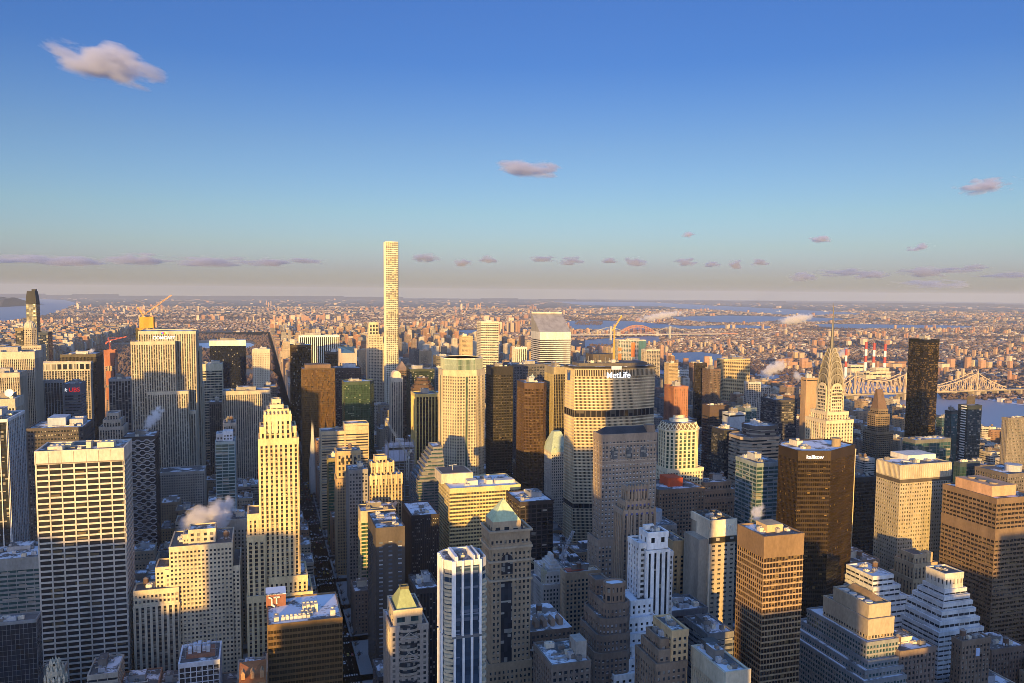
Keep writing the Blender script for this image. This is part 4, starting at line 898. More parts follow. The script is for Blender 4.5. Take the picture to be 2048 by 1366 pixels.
Hb(OT, 'narrow black tower short of the honey-coloured apartment block', 'office tower', 1392, 1414, 726, 1480, curtain((0.05, 0.04, 0.035), g=GB, bay=2.4), side=1388, n=2)
Hb(AT, 'dark brick tower with a stepped cap beside the narrow black tower', 'apartment tower', 1420, 1441, 738, 1430, punch((0.13, 0.09, 0.07)), d=28, n=2, tank=1)
Hb(OT, 'dark brown square block with blank walls east of the lattice crown', 'office tower', 1420, 1457, 811, 960, bands((0.085, 0.06, 0.05), top=14), side=1406, n=2, big=False)
Hb(OT, 'blank pale grey slab end standing among dark towers', 'office tower', 1459, 1490, 826, 905, St(bay=30, pw=1, fl=60, sp=58, pm=(0.40, 0.41, 0.43), top=2), side=1446, n=2)
Hb(OT, 'dark glass tower with a pale upper band in front of the blank grey slab', 'office tower', 1448, 1479, 860, 815, curtain((0.07, 0.07, 0.075), bay=2.2, sp=0.8), side=1424, n=3)
x0, x1, y0, _, z = spec(1490, 1571, 878, 765)
b = B(OT, 'brown and cream striped block with rounded corners and a dark top storey', 'office tower', (x0+x1)/2, 785)
b.tier(cham(x0, x1, 765, 805, 9), 0, z, bands((0.34, 0.27, 0.2), fl=3.8, sp=2.0, pw=0, top=2)); b.tier(cham(x0+14, x1-2, 770, 800, 7), z, zt(1520, 854, 770), bands((0.10, 0.09, 0.09), pw=0)); b.clutter(x0+20, x1-8, 775, 795, zt(1520, 854, 770), 4); b.done()
Hb(AT, 'pale concrete apartment tower with a white vapour plume above it', 'apartment tower', 1497, 1521, 764, 1340, ribs((0.46, 0.43, 0.40), s=(0.25, 0.23, 0.22), bay=4), side=1489, n=3)
Hb(AT, 'second pale concrete apartment tower, standing just behind its twin', 'apartment tower', 1518, 1541, 772, 1370, ribs((0.44, 0.41, 0.38), s=(0.25, 0.23, 0.22), bay=4), d=26, n=3)
Hb(AT, 'sunlit tan tower in front of white terraced flats by the river', 'apartment tower', 1338, 1356, 726, 1880, punch((0.42, 0.31, 0.18)), d=24, n=2, tank=1)
Hb(AT, 'white terraced block of flats behind the sunlit tan tower', 'apartment tower', 1354, 1377, 740, 1960, bands((0.55, 0.53, 0.5)), d=40, n=4)
Hb(OT, 'teal glass block rising behind the bronze tower with the white lettering', 'office tower', 1514, 1560, 926, 640, bands((0.20, 0.24, 0.26), g=GTEAL, fl=3.8, sp=1.3), d=34, n=3)
Hb(AT, 'pale green glass apartment tower among the dark blocks by the striped one', 'apartment tower', 1490, 1513, 816, 980, curtain((0.25, 0.30, 0.3), g=GTEAL, bay=2.5), d=24, n=2)
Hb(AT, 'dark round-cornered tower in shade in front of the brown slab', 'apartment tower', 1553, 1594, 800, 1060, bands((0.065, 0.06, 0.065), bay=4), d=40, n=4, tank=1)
Hb(OT, 'bare tan slab with one dark side just behind the steel spired tower', 'office tower', 1613, 1637, 756, 1010, St(bay=40, pw=1, fl=80, sp=79, pm=(0.34, 0.23, 0.14), top=2), side=1603, n=1)
# ---- the steel spired tower
def spired():
    x0, x1, y0, _, z = spec(1655, 1688, 778, 700)
    y1 = sol_y(1634, x0, z); w = ((x1-x0)+(y1-y0))/2
    cx, cy = (x0+x1)/2, (y0+y1)/2; hw = w/2
    b = B('steel_spired_tower', 'art deco skyscraper with a steel crown of sunburst arches and a needle spire', 'skyscraper', cx, cy)
    st = St(bay=3.6, pw=1.8, fl=3.6, sp=1.7, pm=(0.56, 0.47, 0.33), sm=(0.44, 0.37, 0.27), pp=0.5, ps=0.2, top=2.5, g=dict(col=(0.03, 0.03, 0.03), blind=0.2))
    steel = wall((0.40, 0.35, 0.27), 0.38, 0.35); R_ = lambda e, dx=0: rect(cx-e, cx+e, cy-e, cy+e)
    zs = zt(1655, 778, 700); zlow = zt(1665, 826, 695); zl2 = zt(1698, 842, 690)
    b.tier(R_(hw+9.5), 0, zl2-30, st); b.tier(rect(cx-hw-7, cx+hw+7, cy-hw-7, cy+hw+7), zl2-30, zl2, st)
    b.tier(rect(cx-hw-3.5, cx+hw+3.5, cy-hw-3.5, cy+hw+3.5), zl2, zlow, st); b.tier(R_(hw), zlow, zs, st, roof=False)
    # the arched stone fronts: each face ends in a round-headed panel of windows
    f = b.mb('arched_front', wall((0.58, 0.49, 0.35))); gl = b.mb('arched_window', glass(col=(0.03, 0.03, 0.03), bay=2, fl=3.4))
    dirs = [(0, -1), (1, 0), (0, 1), (-1, 0)]
    def face(mb, d, pts, o0, o1):
        tx, ty = -d[1], d[0]
        mb.loft([[(d[0]*o+tx*t, d[1]*o+ty*t, h) for t, h in pts] for o in (o1, o0)])
    def arch(wd, h0, h1, n=14, pw=0.75):
        return [(-wd, h0), (wd, h0)]+[(wd*math.copysign(abs(math.cos(R(a)))**0.8, math.cos(R(a))), h0+(h1-h0)*math.sin(R(a))**pw) for a in [180*k/n for k in range(1, n)]]
    for d in dirs:
        tx, ty = -d[1], d[0]
        face(f, d, [(-hw*0.72, zlow-6), (hw*0.72, zlow-6)]+[(hw*0.72*math.cos(R(a)), zs-hw*0.72+6+hw*0.72*math.sin(R(a))) for a in range(0, 181, 15)], hw, hw+1.3)
        for k in range(12):
            hh = zlow+k*3.5
            if hh > zs+2: break
            for q in (-2, -1, 0, 1, 2):
                t = q*hw*0.26; lim = hw*0.6
                top = hh+2.1
                if top > zs-hw*0.72+6 and (t*t+(top-(zs-hw*0.72+6))**2) > lim*lim: continue
                c = (d[0]*(hw+1.32)+tx*t, d[1]*(hw+1.32)+ty*t)
                gl.box(c[0]-(0.9 if tx else 0.06), c[0]+(0.9 if tx else 0.06), c[1]-(0.9 if ty else 0.06), c[1]+(0.9 if ty else 0.06), hh, top)
    # crown of seven stepped cross vaults
    zt0 = zs-4; za = zt(1660, 655, 715)
    n = 6; wz = []
    lv = [(1.0, 0.0, 0.27), (0.93, 0.11, 0.37), (0.84, 0.20, 0.47), (0.72, 0.30, 0.55), (0.57, 0.38, 0.61), (0.40, 0.45, 0.67)]
    Hc = za-zt0
    cr = b.mb('steel_crown', wall((0.33, 0.29, 0.22), 0.4, 0.4)); rm_ = b.mb('arch_rim', wall((0.46, 0.41, 0.32), 0.4, 0.3)); tri = b.mb('triangular_window', glass(col=(0.02, 0.018, 0.015), bay=1, fl=1, blind=0))
    for k, (ws, a0, a1) in enumerate(lv):
        wd = hw*ws; h0, h1 = zt0+Hc*a0, zt0+Hc*a1
        for q, d in enumerate(((0, -1), (1, 0))):
            pts = arch(wd*0.94, h0-(8 if k else 2), h1)
            tx, ty = -d[1], d[0]; o = wd*1.0+q*0.05
            cr.loft([[(d[0]*e+tx*t, d[1]*e+ty*t, h) for t, h in pts] for e in (o, -o)])
        for d in dirs:
            tx, ty = -d[1], d[0]
            rim = [(wd*0.96*math.copysign(abs(math.cos(R(a)))**0.8, math.cos(R(a))), h0-2+(h1-h0+3)*math.sin(R(a))**0.75) for a in range(0, 181, 12)]
            for p, q in zip(rim, rim[1:]): rm_.beam((d[0]*(wd+0.25)+tx*p[0], d[1]*(wd+0.25)+ty*p[0], p[1]), (d[0]*(wd+0.25)+tx*q[0], d[1]*(wd+0.25)+ty*q[0], q[1]), 1.0)
            m_ = 7 if k < 3 else 5
            for j in range(m_):
                a = R(180*(j+0.5)/m_); ri, ro = 0.55, 0.90
                P3 = [(wd*ro*math.cos(a), h0+(h1-h0)*ro*math.sin(a)), (wd*ri*math.cos(a-0.13), h0+(h1-h0)*ri*math.sin(a-0.13)), (wd*ri*math.cos(a+0.13), h0+(h1-h0)*ri*math.sin(a+0.13))]
                if min(h for _, h in P3) < h0-1: continue
                face(tri, d, P3, wd+0.08, wd+0.3)
    zi = zt(1665, 603, 712); c8 = lambda r: [(r*math.cos(R(45*i+22.5)), r*math.sin(R(45*i+22.5))) for i in range(8)]
    sp = b.mb('needle_spire', wall((0.17, 0.155, 0.13), 0.4, 0.6))
    sp.loft([[(x, y, h) for x, y in c8(r)] for r, h in ((hw*0.36, zt0+Hc*0.56), (hw*0.27, zt0+Hc*0.70), (hw*0.19, zt0+Hc*0.84), (hw*0.12, za), (hw*0.07, za+9), (0.5, za+18), (0.3, (za+zi)/2+8), (0.07, zi))])
    for i in range(4):
        a = R(45+90*i); xx, yy = (hw+6)*math.cos(a)*1.3, (hw+6)*math.sin(a)*1.3
        e = MB(); e.beam((xx*0.86, yy*0.86, zl2+1), (xx*1.02, yy*1.02, zl2+2.6), 1.2); e.build('eagle_gargoyle', steel, b.e)
    b.done()
spired()
# ---- black glass tower, wedge roof tower, and the river front
Hb('black_glass_tower', 'tall plain black glass tower near the river, gleaming with small gold panes', 'apartment tower', 1849, 1879, 679, 1085, St(bay=2.6, pw=0.3, fl=3.5, sp=0.6, pm=(0.02, 0.018, 0.015), sm=(0.03, 0.025, 0.02), g=dict(col=(0.018, 0.014, 0.010), metal=0.35, blind=0.25, bcol=(0.14, 0.095, 0.045), tilt=0.05), pp=0.2, ps=0.08, top=4, rough=0.4, metal=0.4), side=1818, n=5)
x0, x1, y0, _, z = spec(1756, 1782, 830, 1050)
y1 = sol_y(1730, x0, z); y1 = y0+(x1-x0)
b = B(AT, 'dark balconied tower with a steep wedge roof between the spire and black glass tower', 'apartment tower', (x0+x1)/2, (y0+y1)/2)
zt1 = zt(1755, 778, 1065); st = bands((0.20, 0.15, 0.10), fl=3.3, sp=1.4, bay=4, pw=0.7, g=GB)
w = x1-x0; b.tier(rect(x0-3, x1+3, y0-3, y1+3), 0, z-28, st); b.tier(cham(x0-1, x1+1, y0-1, y1+1, 5), z-28, z, st); cx, cy = b.x, b.y
b.tier(rect(x0+w*0.14, x1-w*0.14, y0+w*0.14, y1-w*0.14), z, z+8, st); 
m = MB(); e = w*0.34; m.loft([[(-e, -e, z+8), (e, -e, z+8), (e, e, z+8), (-e, e, z+8)], [(-e*0.6, 0, zt1), (e*0.6, 0, zt1), (e*0.6, e*0.4, zt1), (-e*0.6, e*0.4, zt1)]]); m.build('wedge_roof', wall((0.17, 0.11, 0.07), 0.5), b.e); b.done()
b = Hb(AT, 'dark glass tower with white balcony stripes down its sunlit edge and a bare top block', 'apartment tower', 1936, 1964, 811, 900, curtain((0.05, 0.06, 0.065), g=dict(col=(0.03, 0.045, 0.05), metal=0.35, blind=0.2), bay=3.2, pw=0.4, sp=0.7), side=1917, n=0, big=False, fin=False)
x0, x1, y0, y1, z = b.r
m = MB(); m.box(x0-b.x+6, x1-b.x-4, y0-b.y+8, y1-b.y-8, z, z+12); m.build('penthouse', wall((0.085, 0.07, 0.06)), b.e)
m = b.mb('balcony', wall((0.62, 0.6, 0.55)))
for k in range(int(z/3.6)-1): m.box(x0-b.x-1.6, x0-b.x-0.3, y0-b.y+2, y0-b.y+10, 6+k*3.6, 7.3+k*3.6)
b.done()
Hb(AT, 'dark glass tower without balconies just inland of the balcony-striped one', 'apartment tower', 1903, 1919, 822, 960, curtain((0.05, 0.06, 0.065), g=GTEAL, bay=3), side=1890, n=2)
Hb(AT, 'teal glass apartment block at the foot of the black glass tower', 'apartment tower', 1884, 1901, 836, 1150, curtain((0.10, 0.14, 0.14), g=GTEAL, bay=3, sp=0.8), side=1872, n=2)
Hb(OT, 'grey slab with a dotted front at the east edge, beside the river', 'office tower', 2016, 2070, 836, 760, St(bay=2.2, pw=1.0, fl=3.6, sp=1.9, pm=(0.20, 0.17, 0.14), g=dict(col=(0.06, 0.07, 0.07), blind=0.3), top=2), side=2010, n=2)
Hb(OT, 'low glass block with a terrace and pale roof rails below the black glass tower', 'office building', 1831, 1902, 880, 860, curtain((0.20, 0.2, 0.19), g=GTEAL, bay=6, fl=5, sp=0.5, pw=0.3, snow=0.7), side=1806, n=4, big=False)
Hb(AT, 'small brick block with a pink sunlit box on its roof by the water', 'apartment tower', 1957, 1986, 930, 800, punch((0.22, 0.16, 0.13)), d=30, n=1, big=True)
Hb(OT, 'low dark glass block with curved white roof edges before the balcony-striped tower', 'office building', 1920, 1960, 925, 700, curtain((0.08, 0.10, 0.11), g=GTEAL, bay=3), side=1913, n=3)
x0, x1, y0, _, z = spec(2016, 2070, 950, 640)
b = B(OT, 'dark block with a round white cap on its roof at the east edge', 'office tower', (x0+x1)/2, 660)
b.tier(rect(x0, x1, 640, 680), 0, z, punch((0.14, 0.12, 0.11))); m = MB(); m.cyl(px(2026, 655, z)-b.x, 655-b.y, 8, z, z+6, 24); m.cyl(px(2026, 655, z)-b.x, 655-b.y, 8.4, z+6, z+7, 24); m.build('round_penthouse', wall((0.4, 0.4, 0.42)), b.e); b.done()
# ---- faceted bronze tower with white lettering
x0, x1, y0, _, z = spec(1588, 1690, 906, 545)
x0 -= 2
zw = z
pB = (px(1597, 548, z), 548); pC = (px(1662, 541, z), 541); pE = (px(1710, 560, z), 560); yn = sol_y(1558, pB[0], z)
P = [pB, pC, pE, (pE[0]-2, 582), (pE[0]-10, 590), (pB[0]+14, 590), (pB[0], yn)]
b = B('faceted_bronze_tower', 'many-sided bronze glass tower with white lettering near its roof, before the spired tower', 'office tower', (pB[0]+pC[0])/2, 580)
b.tier(P, 0, z, St(bay=1.7, pw=0.18, fl=3.7, sp=1.5, pm=(0.06, 0.042, 0.027), sm=(0.05, 0.034, 0.021), g=dict(col=(0.022, 0.016, 0.010), metal=0.3, blind=0.05, bcol=(0.26, 0.17, 0.07), tilt=0.05), pp=0.2, ps=0.09, top=7, rough=0.45, metal=0.45, snow=0.75))
b.clutter(pB[0]+6, pC[0]-3, 552, 586, z, 6, 0, True)
m = MB(); m.cyl(px(1672, 560, z)-b.x, 560-b.y, 3.6, z, z+6.5, 18); m.cyl(px(1672, 560, z)-b.x, 560-b.y, 3.9, z+6.5, z+7.2, 18); m.build('round_flue', wall((0.30, 0.22, 0.13)), b.e)
ang = math.atan2(pC[1]-pB[1], pC[0]-pB[0]); mx, my = pB[0]+(pC[0]-pB[0])*0.50, pB[1]+(pC[1]-pB[1])*0.52
nx, ny = math.sin(ang), -math.cos(ang)
text('kalikow', 4.5, 'sign', lamp('sign_bright_white', (0.95, 0.96, 1.0), 0.3), b.e, (mx-b.x+nx*0.75, my-b.y+ny*0.75, z-4.0), ang, 0.2)
b.done()
Hb(OT, 'dark shaded slab between the lettered bronze tower and the studded metal tower', 'office tower', 1712, 1752, 955, 700, curtain((0.045, 0.045, 0.05), g=GB, bay=2.4, sp=1.2), d=34, n=5)
b = Hb('studded_metal_tower', 'square tower of pale stamped metal panels with small glinting windows and a white roof', 'office tower', 1802, 1902, 930, 600, St(bay=2.75, pw=1.35, fl=3.7, sp=1.9, pm=(0.46, 0.40, 0.30), sm=(0.46, 0.40, 0.30), g=dict(col=(0.10, 0.09, 0.06), metal=0.6, blind=0.3, bcol=(0.55, 0.45, 0.25), tilt=0.05), pp=0.3, ps=0.28, top=13, rough=0.5, metal=0.25, snow=0.65), side=1755, n=5, big=False, fin=False)
x0, x1, y0, y1, z = b.r
m = b.mb('louvre_rib', wall((0.50, 0.44, 0.35)))
for k in range(25): xx = x0-b.x+(x1-x0)*k/24; m.box(xx-0.35, xx+0.35, y0-b.y-0.85, y0-b.y-0.3, z-12.5, z-1)
for k in range(20): yy = y0-b.y+(y1-y0)*k/19; m.box(x0-b.x-0.85, x0-b.x-0.3, yy-0.35, yy+0.35, z-12.5, z-1)
m = b.mb('plant_floor', wall((0.09, 0.075, 0.06))); m.prism(offset(b.L(rect(x0, x1, y0, y1)), 0.36), z-17, z-13.6)
m = MB(); m.box(px(1812, 620, z)-b.x, px(1868, 620, z)-b.x, 618-b.y, 640-b.y, z-1, z+4); m.build('mechanical_penthouse', wall((0.62, 0.58, 0.52)), b.e); b.done()
b = Hb('brown_banded_tower', 'big brown tower of horizontal window strips with a salmon penthouse on its roof', 'office tower', 1994, 2075, 997, 520, St(bay=4.0, pw=0.5, fl=3.8, sp=1.7, pm=(0.18, 0.122, 0.078), g=dict(col=(0.02, 0.016, 0.013), blind=0.25, bcol=(0.22, 0.16, 0.09)), win=('strip', (0, 3)), pp=0.3, ps=0.4, top=4, snow=0.6), side=1887, n=0, big=False, fin=False)
b.mb('plant_band', wall((0.19, 0.13, 0.085))).prism(offset(b.L(rect(*b.r[:4])), 0.46), zt(1994, 1079, 520), zt(1994, 1058, 520))
x0, x1, y0, y1, z = b.r
m = MB(); yb0, yb1 = y0+8, y1-10; xb0 = x0+3
m.box(xb0-b.x, xb0+26-b.x, yb0-b.y, yb1-b.y, z-1, z+7.5); m.box(xb0-0.2-b.x, xb0+26.2-b.x, yb0-0.2-b.y, yb1+0.2-b.y, z+7.5, z+8.2); m.build('salmon_penthouse', wall((0.50, 0.30, 0.18)), b.e)
for k in range(3): m = MB(); m.cyl(xb0+10-b.x, yb0+8+k*11-b.y, 3.5, z+8.2, z+9.6, 16); m.build('cooling_fan', wall((0.25, 0.2, 0.15)), b.e)
b.done()
# ---- brown glass grid tower
b = Hb('brown_gridded_tower', 'tall brown metal and glass tower with a blank sunlit top band and a steaming roof', 'office tower', 1529, 1607, 1073, 437, St(bay=2.3, pw=0.42, fl=3.75, sp=1.0, pm=(0.25, 0.165, 0.095), sm=(0.40, 0.28, 0.165), g=dict(col=(0.025, 0.018, 0.013), blind=0.2, bcol=(0.28, 0.2, 0.1)), pp=0.3, ps=0.36, top=13, rough=0.55, metal=0.2, snow=0.4), side=1477, n=5, big=False, fin=False)
x0, x1, y0, y1, z = b.r
m = MB(); m.box(x0-b.x+8, x0-b.x+20, y1-b.y-20, y1-b.y-8, z-1, z+4); m.build('mechanical_penthouse', wall((0.5, 0.36, 0.2)), b.e); b.done()
# ---- cream slab with the number
b = Hb('cream_slab_tower', 'cream tower with a blank side wall and large numerals under its roof', 'office tower', 1422, 1471, 1042, 530, St(bay=5.2, pw=2.6, fl=3.6, sp=2.0, pm=(0.40, 0.33, 0.24), g=dict(col=(0.03, 0.03, 0.03), blind=0.3), pp=0.3, ps=0.28, top=14, snow=0.3), side=1385, n=6, big=False, fin=False)
x0, x1, y0, y1, z = b.r
m = MB(); m.box(x0-b.x-1.4, x0-b.x-0.2, y0-b.y-0.6, y1-b.y-9, 0, z-5); m.box(x0-b.x-0.9, x1-b.x+0.9, y0-b.y-0.9, y0-b.y-0.3, z-12, z+0.6); m.box(x0-b.x-1.6, x0-b.x-0.2, y0-b.y-0.9, y1-b.y, z-5, z+0.7); m.build('blank_wall', wall((0.74, 0.62, 0.45)), b.e)
m = MB(); m.box(x0-b.x-1.5, x1-b.x+1.0, y0-b.y-1.0, y0-b.y-0.2, z-17, z-12.6); m.build('top_window_strip', glass(col=(0.05, 0.045, 0.035), bay=3, fl=5, metal=0.3), b.e)
text('100', 6.0, 'numerals', wall((0.72, 0.66, 0.55)), b.e, (x1-b.x-6.5, y0-b.y-1.1, z-5.6), extr=0.25)
m = MB(); m.box(x0-b.x-9, x0-b.x-0.4, y1-b.y-26, y1-b.y-4, 0, z-14); m.build('side_wing', wall((0.42, 0.36, 0.28)), b.e)
for k in range(9): m = MB(); m.cyl(x0-b.x+5+(k % 3)*6, y0-b.y+8+(k//3)*9, 2.0, z-0.8, z+0.9, 16); m.build('cooling_fan', wall((0.12, 0.1, 0.08)), b.e)
b.done()
# ---- white striped tower
def whitestripe():
    Yw = 470; x0, x1, y0, _, z = spec(1294, 1338, 1092, Yw)
    y1 = sol_y(1281, x0, z); y1 = min(max(y1, Yw+14), Yw+30)
    b = B('white_striped_tower', 'slender white tower of bold black upright stripes on a stepped white base', 'office tower', (x0+x1)/2, Yw+14)
    st = St(bay=4.4, pw=2.3, fl=3.5, sp=0.5, pm=(0.72, 0.72, 0.72), sm=(0.035, 0.035, 0.04), g=dict(col=(0.02, 0.02, 0.024), blind=0.06), pp=0.7, ps=0.08, top=2.0, snow=0.8)
    pst = St(bay=4.0, pw=2.2, fl=3.5, sp=1.6, pm=(0.70, 0.70, 0.70), g=dict(col=(0.03, 0.03, 0.03), blind=0.3), top=2.5, pp=0.5, ps=0.2, snow=0.7)
    zz = lambda u, v: zt(u, v, Yw)
    xb = px(1348, Yw, zz(1345, 1110))
    b.tier(rect(x0, x1, Yw, y1), 0, z-3, st, roof=False)
    b.tier(rect(x0+1.2, x1-0.5, Yw+1.2, y1-1), z-3, zz(1294, 1070), St(bay=7, pw=4.4, fl=9, sp=5, pm=(0.74, 0.74, 0.74), top=2.6, g=GB))
    b.tier(rect(x0+3, x0+9, Yw+10, y1-3), z-3, zz(1294, 1062), pst)
    b.tier(rect(x1-0.4, xb, Yw+2, y1-1), 0, zz(1345, 1107), St(bay=2.6, pw=0.9, fl=3.5, sp=1.5, pm=(0.5, 0.5, 0.5), top=2))
    b.tier(rect(x0-4, x0+6, Yw+3, y1+5), 0, zz(1285, 1080)-4, pst)
    for k, (ul, v) in enumerate(((1262, 1205), (1256, 1240), (1250, 1272), (1242, 1296), (1235, 1322), (1229, 1350))):
        yf = Yw-3-5*k; zk = zt(1260, v, yf); b.tier(rect(px(ul, yf, zk), x0+3, yf, y1+2+k), 0, zk, pst)
    b.clutter(x0+5, x1-3, Yw+3, y1-2, zz(1294, 1070), 5, 0, False); b.done()
whitestripe()
Hb('loft_building', 'tan tower with paired windows and a sunlit crown right behind the white striped tower', 'office building', 1346, 1371, 1082, 560, St(bay=6, pw=3.2, fl=3.6, sp=1.6, pm=(0.46, 0.33, 0.18), top=11), d=28, n=3)
x0, x1, y0, _, z = spec(1310, 1353, 1040, 590)
b = B(OT, 'grey building with a rounded roof drum between the striped tower and the old hotel', 'office building', (x0+x1)/2, 610)
b.tier(rect(x0, x1, 590, 630), 0, z-6, punch((0.26, 0.24, 0.22))); m = MB(); m.cyl(-2, 0, (x1-x0)*0.42, z-6, z+3, 28); m.build('roof_drum', wall((0.34, 0.35, 0.37)), b.e); b.done()
b = Hb('old_hotel', 'wide brown brick hotel with a red box on its snowy roof', 'hotel', 1318, 1408, 980, 660, punch((0.22, 0.15, 0.10), bay=3, fl=3.4), d=40, n=4, tank=1, big=False, fin=False)
x0, x1, y0, y1, z = b.r
m = MB(); m.box(px(1334, 675, z)-b.x, px(1362, 675, z)-b.x, 672-b.y, 690-b.y, z-1, z+7); m.build('red_roof_box', wall((0.50, 0.09, 0.03)), b.e); b.done()
b = B('stepped_hotel', 'brown brick hotel of stepped tops with snow on its ledges, beside the red-boxed hotel', 'hotel', px(1440, 720, 90), 725)
for (ua, ub, v, ya, yb) in ((1392, 1494, 1000, 0, 44), (1405, 1480, 985, 4, 38), (1418, 1470, 971, 8, 30)):
    zz = zt(1420, v, 705); b.tier(rect(px(ua, 705, zz), px(ub, 705, zz), 705+ya, 705+yb), 0 if v == 1000 else zz-12, zz, punch((0.27, 0.19, 0.13), bay=3.2, snow=0.7))
b.clutter(px(1422, 715, zz), px(1466, 715, zz), 716, 733, zz, 4, 2, True); b.done()
# ---- brown setback block
b = B('setback_loft_tower', 'massive dark brown brick block of stepped snowy ledges with an eight-sided top', 'office tower', px(1215, 460, 120), 465)
st = punch((0.22, 0.165, 0.125), bay=2.8, pw=1.25, fl=3.5, snow=0.3, g=dict(col=(0.05, 0.052, 0.06), blind=0.4, bcol=(0.4, 0.4, 0.42))); Ys = 455
Ys = 445; TT = steps(b, Ys, ((1152, 1193, 1263, 1312), (1158, 1197, 1263, 1276), (1166, 1203, 1262, 1242), (1174, 1212, 1261, 1212)), st, 3)
zz = zt(1220, 1172, Ys+7); xa, xb = px(1216, Ys+7, zz), px(1253, Ys+7, zz); b.tier(cham(xa, xb, Ys+7, Ys+7+(xb-xa)*0.7, 2.5), zz-12, zz, St(bay=2.8, pw=1.5, fl=5, sp=2, pm=(0.24, 0.17, 0.12), top=1.5, snow=0.9))
for k, (xa, xb, ya, yb, zz) in enumerate(TT): b.clutter(xa+1, xb-1, ya+1, yb-1, zz, 2 if k < 3 else 3, 0, False)
x0, x1, ya, yb, zz = TT[3]; xa = x0+1; b.tier(rect(xa, xa+8, yb-12, yb-1), zz, zz+9, st); b.clutter(x0+9, x1-2, yb-10, yb-1, zz, 4, 1, False); b.done()
x0, x1, y0, _, z = spec(1062, 1141, 1263, 480)
b = B('snow_roofed_building', 'brown office building with a snowy hipped roof and a row of arched white gables', 'office building', (x0+x1)/2, 500)
st = punch((0.20, 0.14, 0.10), bay=2.9, fl=3.5, g=dict(col=(0.04, 0.04, 0.045), blind=0.4)); b.tier(rect(x0, x1, 480, 522), 0, z, st, roof=False)
m = MB(); m.frust(offset(b.L(rect(x0, x1, 480, 522)), 0.8), z, b.L(rect(x0+7, x1-8, 495, 510)), zt(1100, 1230, 500)); m.build('hipped_roof', roofm(0.62, (0.16, 0.13, 0.11)), b.e)
for k in range(4):
    m = MB(); xx = x0-b.x+(x1-x0)*(0.2+0.2*k); m.box(xx-1.5, xx+1.5, 483.5-b.y, 490-b.y, z+0.5, z+4.2); m.frust(rect(xx-1.8, xx+1.8, 483.2-b.y, 490-b.y), z+4.2, rect(xx-0.1, xx+0.1, 483.5-b.y, 490-b.y), z+5.8); m.build('dormer', wall((0.30, 0.22, 0.16)), b.e)
b.clutter(x0+10, x1-10, 497, 508, zt(1100, 1230, 500)-0.2, 3, 1, False)
m = b.mb('arched_gable', wall((0.55, 0.50, 0.45)))
for k in range(9):
    xx = x0-b.x+(x1-x0)*(k+0.5)/9; q = [(1.1*math.cos(R(a)), 1.5*math.sin(R(a))) for a in range(0, 181, 30)]
    m.loft([[(xx+u, 480-b.y-yy, z-11+h) for u, h in q] for yy in (0.9, 0.4)])
m.ring(offset(b.L(rect(x0, x1, 480, 522)), 0.9), offset(b.L(rect(x0, x1, 480, 522)), 0.3), z-12.4, z-11.4); m.ring(offset(b.L(rect(x0, x1, 480, 522)), 0.9), offset(b.L(rect(x0, x1, 480, 522)), 0.3), z-24, z-23.2); b.done()
b = Hb('low_office_building', 'low block with pale roof boxes at the bottom edge, below the snowy hipped roof', 'office building', 1104, 1180, 1330, 405, punch((0.19, 0.15, 0.12), snow=0.45), d=30, n=7, tank=1, big=False, fin=False)
x0, x1, y0, y1, z = b.r
m = MB(); m.box(px(1149, 412, z)-b.x, px(1170, 412, z)-b.x, 410-b.y, 420-b.y, z-1, z+9); m.build('stair_tower', wall((0.36, 0.33, 0.29)), b.e); b.done()
b = B('brown_stepped_apartments', 'brown stepped brick building with a sunlit orange penthouse at the bottom edge', 'apartment building', px(1322, 390, 120), 395)
Yq = 380; st = punch((0.25, 0.18, 0.125), bay=3, snow=0.2, g=dict(col=(0.05, 0.05, 0.055), blind=0.4, bcol=(0.4, 0.38, 0.34)))
TT = steps(b, Yq, ((1272, 1313, 1372, 1332), (1284, 1318, 1360, 1304), (1294, 1322, 1346, 1282)), st)
for xa, xb, ya, yb, zz in TT: b.clutter(xa+1, xb-1, ya+1, yb-1, zz, 3, 0, False)
zz = zt(1350, 1266, Yq); b.tier(rect(px(1346, Yq, zz), px(1377, Yq, zz), Yq+1, Yq+22), 0, zz, punch((0.55, 0.38, 0.2), bay=3.4)); b.clutter(px(1348, Yq, zz), px(1374, Yq, zz), Yq+3, Yq+20, zz, 2, 0, True); b.done()
Hb('low_office_building', 'low grey block with pale plant boxes behind the brown stepped building', 'office building', 1344, 1414, 1222, 500, bands((0.17, 0.17, 0.175), snow=0.5), d=26, n=7)
Hb('low_office_building', 'grey terrace block under the cream tower with the numerals', 'office building', 1416, 1466, 1268, 450, bands((0.17, 0.165, 0.16), snow=0.6), d=30, n=6)
# ---- near cream block with ribs
b = Hb('cream_ribbed_tower', 'near cream tower with blank end wall, ribbed side and snowy roof, bottom edge', 'office tower', 1452, 1496, 1345, 350, St(bay=2.1, pw=0.75, fl=3.6, sp=1.2, pm=(0.58, 0.50, 0.36), sm=(0.16, 0.13, 0.09), pp=0.8, ps=0.1, top=9, snow=0.75, par=0.6), side=1386, n=5, fin=False)
x0, x1, y0, y1, z = b.r
m = MB(); m.box(x0-b.x-0.95, x1-b.x+0.95, y0-b.y-1.4, y0-b.y-0.6, 0, z+0.8); m.build('blank_end_wall', wall((0.62, 0.53, 0.38)), b.e)
m = MB(); m.box(x0-b.x+4, x1-b.x-1, y1-b.y-9, y1-b.y-1, z-0.5, z+4); m.build('dark_plant_well', wall((0.1, 0.09, 0.08)), b.e); b.done()
